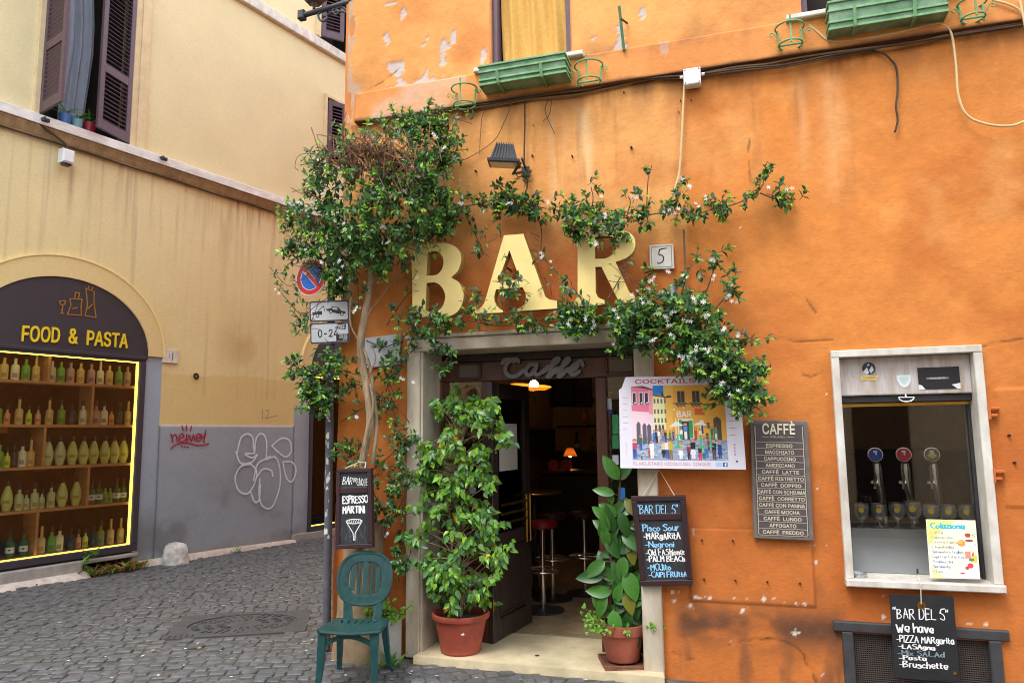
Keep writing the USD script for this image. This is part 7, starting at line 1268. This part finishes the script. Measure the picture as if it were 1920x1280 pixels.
vine('jasmine_strand', 'jasmine shoots trailing along the lintel under the sign letters B and A', [([(775, 625), (820, 605), (870, 600), (930, 610), (1000, 608), (1060, 600)], 12, 7, -.10), ([(760, 600), (800, 595), (850, 600)], 26, 12, -.2), ([(800, 610), (815, 640), (830, 645)], 16, 10, -.18), ([(880, 570), (900, 600), (915, 615)], 12, 9, -.2), ([(950, 510), (955, 540), (960, 580), (965, 600)], 26, 14, -.22), ([(840, 670), (826, 690), (824, 695)], 5, 5, -.12), ([(893, 545), (898, 560)], 5, 6, -.1), ([(1020, 520), (1028, 535)], 3, 5, -.06), ([(780, 520), (775, 530)], 3, 4, -.14), ([(1010, 600), (1040, 585), (1060, 575)], 6, 6, -.15)], [(690, 640, 0), (783, 523, 2), (958, 525, 1)], 51, 160, O(900, 605))
vine('jasmine_climber', 'thin dark jasmine stems climbing the orange wall between trunk and door', [
    ([(720, 1005), (735, 940), (750, 880), (752, 830), (738, 770), (724, 735), (742, 690), (768, 645), (780, 625)], 30, 13, -.06), ([(748, 1090), (752, 1000), (760, 930), (752, 870), (770, 830), (766, 790), (735, 750), (730, 700), (765, 660)], 26, 12, -.05), ([(625, 690), (660, 700), (690, 705), (725, 715), (738, 735)], 8, 10, -.05), ([(640, 790), (670, 770), (700, 760), (730, 740)], 8, 9, -.05), ([(690, 640), (720, 650), (745, 640), (770, 620)], 4, 6, -.05), ([(640, 845), (668, 850), (672, 820)], 14, 10, -.08), ([(700, 880), (735, 850), (748, 830)], 8, 8, -.05), ([(752, 1060), (768, 1040), (770, 1030)], 8, 8, -.1), ([(700, 920), (712, 950), (735, 985)], 12, 9, -.1), ([(745, 960), (770, 900), (775, 880)], 9, 8, -.08), ([(725, 610), (758, 560), (780, 540)], 2, 4, -.1), ([(640, 740), (665, 720), (690, 730)], 8, 10, -.06)], [(672, 780, 3), (668, 578, 2), (728, 1000, 3), (775, 715, 2), (755, 710, 2)], 61, 200, O(740, 850))
vine('jasmine_tuft', 'leafy jasmine tuft growing out from the street sign post below the plates', [([(618, 740), (595, 720), (570, 700), (548, 680)], 24, 9, -.16), ([(620, 700), (622, 670), (618, 650)], 14, 9, -.22), ([(618, 750), (600, 770)], 10, 9, -.16), ([(630, 690), (648, 672)], 8, 8, -.2)], [(535, 708, 2), (604, 746, 2)], 71, 120, O(590, 720), [(Polygon([(562, 700), (590, 680), (612, 690), (615, 765), (590, 772), (560, 745)]), 38, .16)], young=.5)
# ================================================================ potted plants
def pot(t, c, r0_, r1_, h, mt, rim=.025):
    m = MB(); m.lathe([(0, .0), (r0_ * .93, 0), (r0_, .012), (r0_ * 1.01, .04), (r1_ * .94, h - rim * 1.6), (r1_ * .95, h - rim * 1.5)], c, 36); m.build('pot_body', mt, t, smooth=35)
    m = MB(); m.lathe([(r1_ * .95, h - rim * 1.6), (r1_ * 1.03, h - rim * 1.4), (r1_ * 1.06, h - rim * .6), (r1_ * 1.05, h), (r1_ * .97, h + .002), (r1_ * .93, h - .01), (r1_ * .92, h - .06)], c, 36); m.build('pot_rim', mt, t, smooth=35)
    m = MB(); m.lathe([(r1_ * .93, h - .045), (r1_ * .5, h - .03), (0, h - .028)], c, 24); m.build('soil', M['soil'], t, smooth=True)
rgf = np.random.default_rng(77)
c = np.array([-2.055, .06, .048]); FI = thing('ficus_plant', 'tall weeping fig with small bright leaves in a red brown pot by the door', 'potted plant', c)
pot(FI, c, .15, .205, .275, M['terracotta'])
m = MB(); f = Frame(c + np.array([.07, -.178, .16]), (1, .4, 0), (.37, -.93, 0)); m.poly(hand('pmlip', .014, .0022, seed=3, slant=.3), f, .0); m.build('pot_stamp', M['chalk_white'], FI)
stm = [(0, 0, .24), (.01, .01, .5), (-.015, .0, .8), (.02, -.01, 1.1), (.0, .0, 1.4), (.03, 0, 1.62)]
P = smooth_line([c + np.array(q) for q in stm], 5); m = MB(); m.tube(P, np.linspace(.014, .006, len(P)), 8); m.build('stem', M['bark'], FI, smooth=True)
P = smooth_line([c + np.array(q) for q in [(-.05, .02, .24), (-.06, 0, .6), (-.08, -.02, 1.0), (-.11, 0, 1.3)]], 5); m = MB(); m.tube(P, np.linspace(.010, .005, len(P)), 8); m.build('stem', M['bark'], FI, smooth=True)
# outline of the plant: half width to either side of the stem by height above the pot base
prof = np.array([(.22, .10, .14), (.34, .22, .22), (.45, .32, .32), (.60, .38, .34), (.75, .37, .36), (.90, .40, .36), (1.05, .40, .26), (1.2, .36, .22), (1.35, .36, .30), (1.48, .30, .28), (1.6, .22, .20), (1.70, .10, .16), (1.80, .0, .06)])
leaves, stems = [], MB()
fig = Polygon([(860, 718), (882, 738), (905, 752), (935, 740), (950, 765), (930, 792), (955, 828), (945, 850), (918, 860), (936, 880), (912, 920), (908, 962), (945, 985), (950, 1020), (935, 1050), (900, 1058), (928, 1085), (920, 1112), (895, 1136), (860, 1150), (828, 1132), (808, 1108), (818, 1080), (795, 1062), (770, 1040), (772, 1000), (760, 962), (790, 930), (772, 895), (760, 870), (778, 842), (806, 825), (790, 795), (785, 770), (810, 752), (842, 748)])
for px, py in in_poly_points(fig, 300, rgf):
    if meshkit.noise(np.array([px / 38.0, py / 34.0, 2.0]), 8) < .34: continue                # gaps one can see through
    yy = rgf.uniform(-1, .75) * .20; e = O(px, py, c[1] + yy); reach = e[0] - c[0]; z = e[2] - c[2]; z0 = float(np.clip(z + rgf.uniform(-.16, .10), .3, 1.66))
    s0 = c + np.array([rgf.normal(0, .02), 0, max(z0 - .10, .26)]); top = (s0 + e) / 2 + np.array([0, 0, rgf.uniform(.0, .07)])
    br = smooth_line([s0, top, e, e + np.array([reach * .10 + rgf.normal(0, .015), yy * .2, rgf.uniform(-.05, .03)])], 5); stems.tube(br, np.linspace(.0042, .0016, len(br)), 4, cap=False)
    for k in range(8, len(br)):
        for sg in (-1, 1):
            if rgf.uniform() < .25: continue
            d = np.array([rgf.normal(0, .5) + .4 * np.sign(reach) * (k / len(br)), rgf.normal(-.3, .45), rgf.normal(-.75, .35)]); sz = rgf.uniform(.045, .075); cg = (DG * .6 + MG * .8) * rgf.uniform(.7, 1.3) if rgf.uniform() < .45 else LG * rgf.uniform(.75, 1.1)
            if rgf.uniform() < .012: cg = np.array(lin(214, 160, 40))
            leaves.append((*leaf_mesh(br[k] + rgf.normal(0, .016, 3), d, np.array([rgf.normal(0, .5), -1, .5]), sz, sz * .62, rgf.uniform(-.1, .3), rgf.uniform(.1, .45), 'drop'), cg))
emit_leaves(leaves, FI, 300); stems.build('twigs', M['bark'], FI, smooth=True, kind='stuff')

c = np.array([-.862, .075, .075]); RU = thing('rubber_plant', 'rubber plant with large glossy oval leaves in a terracotta pot inside the doorway', 'potted plant', c)
pot(RU, c, .115, .158, .245, M['terracotta_light'], .045)
stm = [(0, 0, .2), (.0, .01, .45), (.02, .0, .75), (.0, .0, 1.0), (.02, -.01, 1.22)]; P = smooth_line([c + np.array(q) for q in stm], 5); m = MB(); m.tube(P, np.linspace(.013, .007, len(P)), 8); m.build('stem', M['stem'], RU, smooth=True)
P = smooth_line([c + np.array(q) for q in [(-.03, -.02, .2), (-.08, -.03, .4), (-.05, -.04, .62), (-.10, -.06, .8)]], 5); m = MB(); m.tube(P, np.linspace(.010, .006, len(P)), 8); m.build('stem', M['stem'], RU, smooth=True)
RG1, RG2, RG3 = np.array(lin(40, 84, 28)), np.array(lin(66, 116, 42)), np.array(lin(112, 112, 38))
# (x, height, length, width, angle of the leaf axis in the picture plane, towards the street, tone)
for x, z, L, W, an, yy, tone in [(.02, 1.22, .20, .095, 120, -.25, RG2), (.03, 1.22, .19, .085, 60, -.2, RG1), (-.02, 1.12, .16, .07, 165, -.2, RG2), (.06, 1.08, .21, .10, -35, -.25, RG3), (.03, 1.0, .18, .08, -75, -.3, RG1), (-.04, .98, .11, .05, 150, -.3, RG2), (.08, .92, .14, .07, -10, -.2, RG1), (-.03, .86, .20, .075, 105, -.3, RG1), (.03, .84, .22, .085, -28, -.32, RG2), (-.07, .80, .17, .07, 70, -.2, RG1), (.10, .80, .16, .075, -80, -.3, RG3), (-.10, .76, .15, .075, 95, -.3, RG2), (.05, .70, .17, .09, -100, -.35, RG2), (-.12, .66, .18, .095, 215, -.3, RG2), (.02, .62, .15, .07, 40, -.2, RG1), (.07, .60, .20, .115, -70, -.4, RG2), (-.13, .56, .20, .09, 182, -.3, RG1), (-.03, .55, .17, .07, -85, -.3, RG1), (.0, .50, .19, .075, -95, -.2, RG1), (.06, .48, .17, .09, -75, -.4, RG3), (-.12, .44, .17, .075, 250, -.35, RG2), (.12, .46, .18, .08, -82, -.3, RG1), (-.06, .40, .16, .07, 10, -.3, RG1), (.09, .38, .15, .085, 35, -.35, RG2), (-.14, .32, .15, .075, 120, -.3, RG2), (-.06, .34, .20, .10, -78, -.4, RG2), (.05, .30, .15, .075, -100, -.35, RG1), (.12, .32, .16, .07, 65, -.3, RG1), (.13, .40, .19, .07, 80, -.2, RG2), (.05, .24, .13, .065, 70, -.4, RG1), (.10, .26, .16, .075, -75, -.3, RG1), (-.02, .72, .13, .06, 190, -.1, RG1), (.04, .95, .15, .06, 200, -.1, RG1), (.10, 1.0, .13, .06, 20, .1, RG1), (-.05, 1.05, .10, .05, 100, -.1, RG2), (-.16, .82, .13, .05, 80, -.2, RG2), (-.02, .46, .14, .07, 160, -.1, RG1), (.10, .68, .17, .07, 20, 0, RG1), (.08, .53, .16, .07, 10, -.1, RG1), (-.10, .50, .12, .055, 60, -.2, RG2)] + [(rgf.uniform(-.12, .13), z_, rgf.uniform(.13, .2), rgf.uniform(.065, .095), rgf.uniform(-120, 210), rgf.uniform(-.4, .1), (RG1, RG2)[i_ % 2]) for i_, z_ in enumerate(np.linspace(.26, 1.0, 52))]:
    a = math.radians(an); d = np.array([cos(a), yy, sin(a)]); p = c + np.array([x * .8, -.02 + yy * .12, z]); n_ = 9
    base = c + np.array([.008, 0, z - .01]); d = d / np.linalg.norm(d); s_ = np.cross(d, np.array([0, -1, .35])); s_ /= np.linalg.norm(s_); nn = np.cross(s_, d); ts = np.linspace(0, 1, n_); wd = W * .5 * np.sin(pi * ts ** .85) ** .75; V_ = []
    for t, w in zip(ts, wd): mid = p + d * L * t - nn * (.22 * L * t * t); V_ += [mid - s_ * w + nn * w * .28, mid, mid + s_ * w + nn * w * .28]
    f = [q for k in range(n_ - 1) for q in ([3 * k, 3 * k + 1, 3 * k + 4], [3 * k, 3 * k + 4, 3 * k + 3], [3 * k + 1, 3 * k + 2, 3 * k + 5], [3 * k + 1, 3 * k + 5, 3 * k + 4])]
    MB().add(V_, f, tone * rgf.uniform(.85, 1.15)).build('leaf', M['leaf'], RU, smooth=True); m = MB(); m.tube([base, p], .004, 5, cap=False); m.build('leaf_stalk', M['stem'], RU)
leaves, stems = [], MB()
for _ in range(34): a = rgf.uniform(0, 2 * pi); p = c + np.array([.15 * cos(a), .12 * sin(a), .25]); jasmine_sprig(p, np.array([cos(a) + (-.6 if cos(a) < 0 else 0), sin(a) - .4, rgf.uniform(-.3, .5)]), rgf.uniform(.06, .15), 3, rgf, leaves, stems, .045, .8)
leaves = [(v, f, (LG * .8 + MG * .4) * rgf.uniform(.7, 1.2)) for v, f, _ in leaves]; emit_leaves(leaves, RU, 60, 'ivy_leaf', 'ivy'); stems.build('twigs', M['stem'], RU, kind='stuff')
SA_ = thing('plant_saucer', 'square brown saucer under the rubber plant pot', 'saucer', c - (0, 0, .028)); fr = Frame(c - (0, 0, .028), (cos(.35), sin(.35), 0), (0, 0, 1), up=(-sin(.35), cos(.35), 0)); m = MB(); m.box(fr, -.15, .15, -.15, .15, 0, .012, .004)
M['saucer'] = mat('saucer_brown', lin(112, 70, 52), rough=.7, var=.3, scale=14); m.build('tray', M['saucer'], SA_); m = MB()
for a, b, d_, e in ((-.15, .15, -.15, -.138), (-.15, .15, .138, .15), (-.15, -.138, -.137, .137), (.138, .15, -.137, .137)): m.box(fr, a, b, d_, e, .0125, .027, .002)
m.build('tray_rim', M['saucer'], SA_)
c = np.array([-2.555, -.14, 0.0]); PL = thing('planter', 'slim grey planter with a small leafy shoot left of the door jamb', 'planter', c); m = MB(); m.lathe([(0, -.02), (.10, -.02), (.105, .02), (.108, .30), (.10, .31), (.092, .30), (.09, .26), (0, .26)], c, 20); m.build('planter_body', mat('planter_grey', lin(150, 146, 138), rough=.8, var=.2, scale=8, bump=.3), PL, smooth=35)
leaves, stems = [], MB()
for _ in range(14): jasmine_sprig(c + np.array([rgf.normal(0, .04), -.03, .27]), np.array([rgf.normal(0, .7), -.3, 1.0]), rgf.uniform(.08, .2), 4, rgf, leaves, stems, .06, .9)
emit_leaves([(v, f, LG * rgf.uniform(.8, 1.1)) for v, f, _ in leaves], PL, 120); stems.build('twigs', M['stem'], PL, kind='stuff')
# flower pots on the yellow house's sill
for (px, py, r_, h, col, lb, plant) in ((122, 224, .075, .17, (70, 110, 170), 'blue flower pot nearest the open shutter on the upper sill', 1), (144, 234, .07, .15, (120, 160, 170), 'pale teal flower pot in the middle of the upper sill', 1), (167, 243, .08, .16, (150, 30, 56), 'crimson flower pot beside the closed shutter on the upper sill', 1)):
    s_, z_ = Ys(px, py, -.08); q = FY(s_, 5.476, -.08); t = thing('flower_pot', lb, 'flower pot', q, 'flower pots on the upper sill'); m = MB(); m.lathe([(0, 0), (r_ * .75, 0), (r_, h), (r_ * .9, h), (r_ * .85, h - .02), (0, h - .02)], q, 18); m.build('pot_body', mat(numbered('/World/Looks', 'pot_glaze').split('/')[-1], lin(*col), rough=.4, var=.08), t, smooth=35)
    leaves, stems = [], MB()
    for _ in range(11): a = rgf.uniform(0, 6.3); v, f = leaf_mesh(q + np.array([0, 0, h]), np.array([cos(a) * .7, sin(a) * .7, rgf.uniform(.3, 1.1)]), ZZ, rgf.uniform(.12, .24), .025, .5, .3); leaves.append((v, f, (MG + LG * .4) * rgf.uniform(.7, 1.2)))
    emit_leaves(leaves, t, 30)
# weeds at the walls
def weeds(name, label, spots, cols, seed, h=.1, n=14):
    rg_ = np.random.default_rng(seed); t = thing(name, label, 'weeds', spots[0]); leaves = []
    for q in spots:
        for _ in range(n): a = rg_.uniform(0, 6.3); L = h * rg_.uniform(.5, 1.4); v, f = leaf_mesh(np.array(q) + np.array([rg_.normal(0, .05), rg_.normal(0, .04), 0]), np.array([cos(a) * .6, sin(a) * .6, rg_.uniform(.5, 1.3)]), ZZ, L, L * rg_.uniform(.08, .3), .5, .3); leaves.append((v, f, cols[rg_.integers(len(cols))] * rg_.uniform(.7, 1.2)))
    emit_leaves(leaves, t, 0)
DRY = np.array(lin(170, 116, 70))
weeds('weed_clump', 'green and rusty weeds before the grille under the food shop window', [FY(s_, 0.0, .10 + .05 * (i % 2)) for i, s_ in enumerate(np.linspace(-1.86, -1.2, 10))], [MG, LG, DRY, DRY], 3, .14, 22)
weeds('weed_clump', 'tall dark weed standing at the end of the shop plinth', [FY(-1.87, .0, .10), FY(-1.86, .08, .10), FY(-1.88, .16, .10), FY(-1.86, .24, .10)], [DG, MG, LG], 4, .12, 10)
weeds('weed_tuft', 'small green weed tuft at the foot of the grey wall', [FY(.28, -.02, .10)], [MG, LG], 6, .10, 10)
weeds('weed_tuft', 'bright weed tuft on the cobbles by the left door jamb', [(-2.5, -.30, 0), (-2.44, -.27, 0)], [MG, LG], 7, .11, 14)

t = thing('joint_weeds', 'tiny green weeds sprouting between the cobbles near the grey wall', 'weeds', G(450, 1060), kind='stuff'); rgw = np.random.default_rng(19); mw = MB()
for _ in range(70):
    q = G(rgw.uniform(290, 600), rgw.uniform(1050, 1135)) if rgw.uniform() < .7 else G(rgw.uniform(60, 600), rgw.uniform(1100, 1230))
    if in_buildings(q[0], q[1]): continue
    for _k in range(5): a = rgw.uniform(0, 6.3); v, f = leaf_mesh(q + np.array([0, 0, -.005]), np.array([cos(a), sin(a), .7]), ZZ, rgw.uniform(.012, .035), .010, .4, .3); mw.add(v, f, MG * rgw.uniform(.6, 1.2))
mw.build('weeds', M['leaf'], t, smooth=True, kind='stuff')

# ================================================================ the green chair
def chair():
    ang = math.radians(13.5); X = np.array([cos(ang), sin(ang), 0]); B = np.array([-sin(ang), cos(ang), 0]); o = np.array([-2.555, -.60, -.01]); L = lambda x, b, z: o + (X * x + B * b + ZZ * z) * .92      # b: towards the back
    t = thing('plastic_chair', 'dark green plastic chair with oval slatted back standing on the cobbles', 'chair', o); CM = M['chair_green']
    # seat: a dished slab with slots cut near the back
    out = Polygon(smooth_line([(-.20, -.205), (0, -.225), (.20, -.205), (.222, -.17), (.205, .10), (.185, .185), (0, .20), (-.185, .185), (-.205, .10), (-.222, -.17)], 5, True))
    for k in range(6): out = out.difference(affinity.rotate(sbox(-.008, .02, .008, .14), -8 + 3.2 * k).buffer(.003) if False else affinity.translate(affinity.rotate(sbox(-.007, -.05, .007, .05), (k - 2.5) * -5), (k - 2.5) * .052, .085))
    seat = lambda u, v, w: L(np.asarray(u)[..., None], np.asarray(v)[..., None], (.415 - .10 * (np.asarray(v) * .25 + .02) - .010 * np.cos(np.asarray(u) * 7) + np.asarray(w))[..., None])
    g = unary_union([out.intersection(sbox(-.3 + .05 * i, -.3, -.25 + .05 * i, .3)) for i in range(12)]) if False else out
    m = MB()
    cells = [out.intersection(sbox(-.25 + .05 * i, -.25 + .05 * j, -.2 + .05 * i, -.2 + .05 * j)) for i in range(10) for j in range(10)]
    for cpoly in cells: m.poly(cpoly, seat, .0)
    for ring in [out.exterior, *out.interiors]:
        r_ = np.asarray(ring.coords)[:-1]
        if (ring is out.exterior) != ring.is_ccw: r_ = r_[::-1]
        n = len(r_); k = np.arange(n); k2 = (k + 1) % n; d_ = .022; m.add(np.vstack([seat(r_[:, 0], r_[:, 1], np.full(n, -d_)), seat(r_[:, 0], r_[:, 1], np.zeros(n))]), np.stack([k, k2, n + k2, n + k], 1))
    m.poly(out, seat, -.022); m.build('seat', CM, t)
    rim = smooth_line([(-.20, -.212), (0, -.232), (.20, -.212), (.224, -.17), (.207, .10), (.187, .187)], 6); m = MB(); m.tube(seat(rim[:, 0], rim[:, 1], np.full(len(rim), -.012)), .012, 8); m.tube(seat(-np.array([.224, .207, .187]), np.array([-.17, .10, .187]), np.full(3, -.012)), .012, 8); m.tube(seat(np.array([-.20, -.224]), np.array([-.212, -.17]), np.full(2, -.012)), .012, 8); m.build('seat_rim', CM, t, smooth=35)
    # backrest plane leaning back
    back = lambda u, v, w: L(np.asarray(u)[..., None], (.175 + .24 * (np.asarray(v) - .42) + .05 * np.asarray(u) ** 2 * -8 + np.asarray(w) * -1)[..., None], np.asarray(v)[..., None])
    oc = .685; R1 = Polygon(smooth_line([(.205 * np.sign(cos(a)) * abs(cos(a)) ** .78, oc + .185 * np.sign(sin(a)) * abs(sin(a)) ** .78) for a in np.linspace(0, 2 * pi, 29)[:-1]], 2, True)); R2 = Polygon(smooth_line([(.135 * np.sign(cos(a)) * abs(cos(a)) ** .7, oc + .125 * np.sign(sin(a)) * abs(sin(a)) ** .7) for a in np.linspace(0, 2 * pi, 29)[:-1]], 2, True))
    ring = R1.difference(R2); m = MB()
    for i in range(12):
        a0, a1 = i * pi / 6, (i + 1) * pi / 6; m.poly(ring.intersection(Polygon([(0, oc), (cos(a0) * .6, oc + sin(a0) * .6), (cos((a0 + a1) / 2) * .6, oc + sin((a0 + a1) / 2) * .6), (cos(a1) * .6, oc + sin(a1) * .6)])), back, .004)
    for q, rr in ((R1, .013), (R2, .008)): e = np.asarray(q.exterior.coords)[:-1]; m.tube(back(e[:, 0], e[:, 1], np.full(len(e), -.004)), rr, 7, closed=True)
    m.build('backrest_ring', CM, t, smooth=40)
    for k, x in enumerate((-.098, -.049, 0, .049, .098)):
        hw = .019 if k % 2 == 0 else .012; h = .118 * (1 - (abs(x) / .16) ** 2.4) + .004; m = MB(); zz = np.linspace(oc - h, oc + h, 6); P = np.concatenate([back(np.array([x - hw, x - hw * .4, x + hw * .4, x + hw]), np.full(4, z), np.array([-.004, .004, .004, -.004])) for z in zz]); m.add(P, [[i * 4 + j, i * 4 + j + 1, i * 4 + 5 + j, i * 4 + 4 + j] for i in range(5) for j in range(3)]); P2 = np.concatenate([back(np.array([x - hw, x + hw]), np.full(2, z), np.full(2, -.009)) for z in zz]); m.add(P2, [[i * 2, i * 2 + 2, i * 2 + 3, i * 2 + 1] for i in range(5)]); m.build('back_slat', CM, t, smooth=40)
    for sx in (-1, 1):
        m = MB(); zz = np.linspace(.395, .545, 6); P = np.concatenate([back(np.array([sx * x for x in ((.075 + .02 * k / 5), (.10 + .02 * k / 5), (.145 + .01 * k / 5))]), np.full(3, z), np.array([.0, .008, .0])) for k, z in enumerate(zz)]); Q = np.concatenate([back(np.array([sx * x for x in ((.075 + .02 * k / 5), (.145 + .01 * k / 5))]), np.full(2, z), np.full(2, -.014)) for k, z in enumerate(zz)])
        m.add(P, [[i * 3 + j, i * 3 + j + 1, i * 3 + 4 + j, i * 3 + 3 + j] for i in range(5) for j in range(2)]); m.add(Q, [[i * 2, i * 2 + 2, i * 2 + 3, i * 2 + 1] for i in range(5)]); m.add(np.concatenate([P[0::3], Q[0::2]]), [[i, i + 1, i + 7, i + 6] for i in range(5)]); m.add(np.concatenate([P[2::3], Q[1::2]]), [[i, i + 1, i + 7, i + 6] for i in range(5)]); m.build('back_support', CM, t, smooth=30)
    def leg(pts, w_, d_):
        P = smooth_line(pts, 5); n = len(P); m = MB(); V_ = []
        for i, p in enumerate(P):
            k = i / (n - 1); a, b = w_ * (1 - .42 * k), d_ * (1 - .42 * k); V_ += [L(p[0] - a, p[1] - b, p[2]), L(p[0] + a, p[1] - b, p[2]), L(p[0] + a, p[1] + b, p[2]), L(p[0] - a, p[1] + b, p[2])]
        m.add(V_, [[i * 4 + j, i * 4 + 4 + j, i * 4 + 4 + (j + 1) % 4, i * 4 + (j + 1) % 4] for i in range(n - 1) for j in range(4)] + [[0, 1, 2, 3], [n * 4 - 1, n * 4 - 2, n * 4 - 3, n * 4 - 4]]); m.build('leg', CM, t, smooth=30)
    for sx in (-1, 1):
        leg([(sx * .185, -.185, .405), (sx * .190, -.20, .30), (sx * .195, -.212, .14), (sx * .208, -.235, 0)], .030, .022); leg([(sx * .165, .165, .40), (sx * .175, .19, .28), (sx * .185, .225, .13), (sx * .20, .265, 0)], .026, .024)
    def apron(y, hw):
        m = MB(); u = np.linspace(-hw, hw, 15); top = .395 - .03 * np.ones(15); lo = .30 + .055 * np.cos(u / hw * pi / 2) ; hi = lo + .035; n = 15
        for off in (0, .012): pass
        V_ = np.concatenate([[L(a, y, b) for a, b in zip(u, lo)], [L(a, y, b) for a, b in zip(u, hi)], [L(a, y + .014, b) for a, b in zip(u, lo)], [L(a, y + .014, b) for a, b in zip(u, hi)]]); k = np.arange(n - 1)
        m.add(V_, np.vstack([np.stack([k, k + 1, n + k + 1, n + k], 1), np.stack([n + k, n + k + 1, 3 * n + k + 1, 3 * n + k], 1), np.stack([2 * n + k + 1, 2 * n + k, 3 * n + k, 3 * n + k + 1], 1), np.stack([k + 1, k, 2 * n + k, 2 * n + k + 1], 1)])); m.build('apron', CM, t, smooth=30)
    apron(-.205, .17); apron(.175, .15)
    return t
chair()
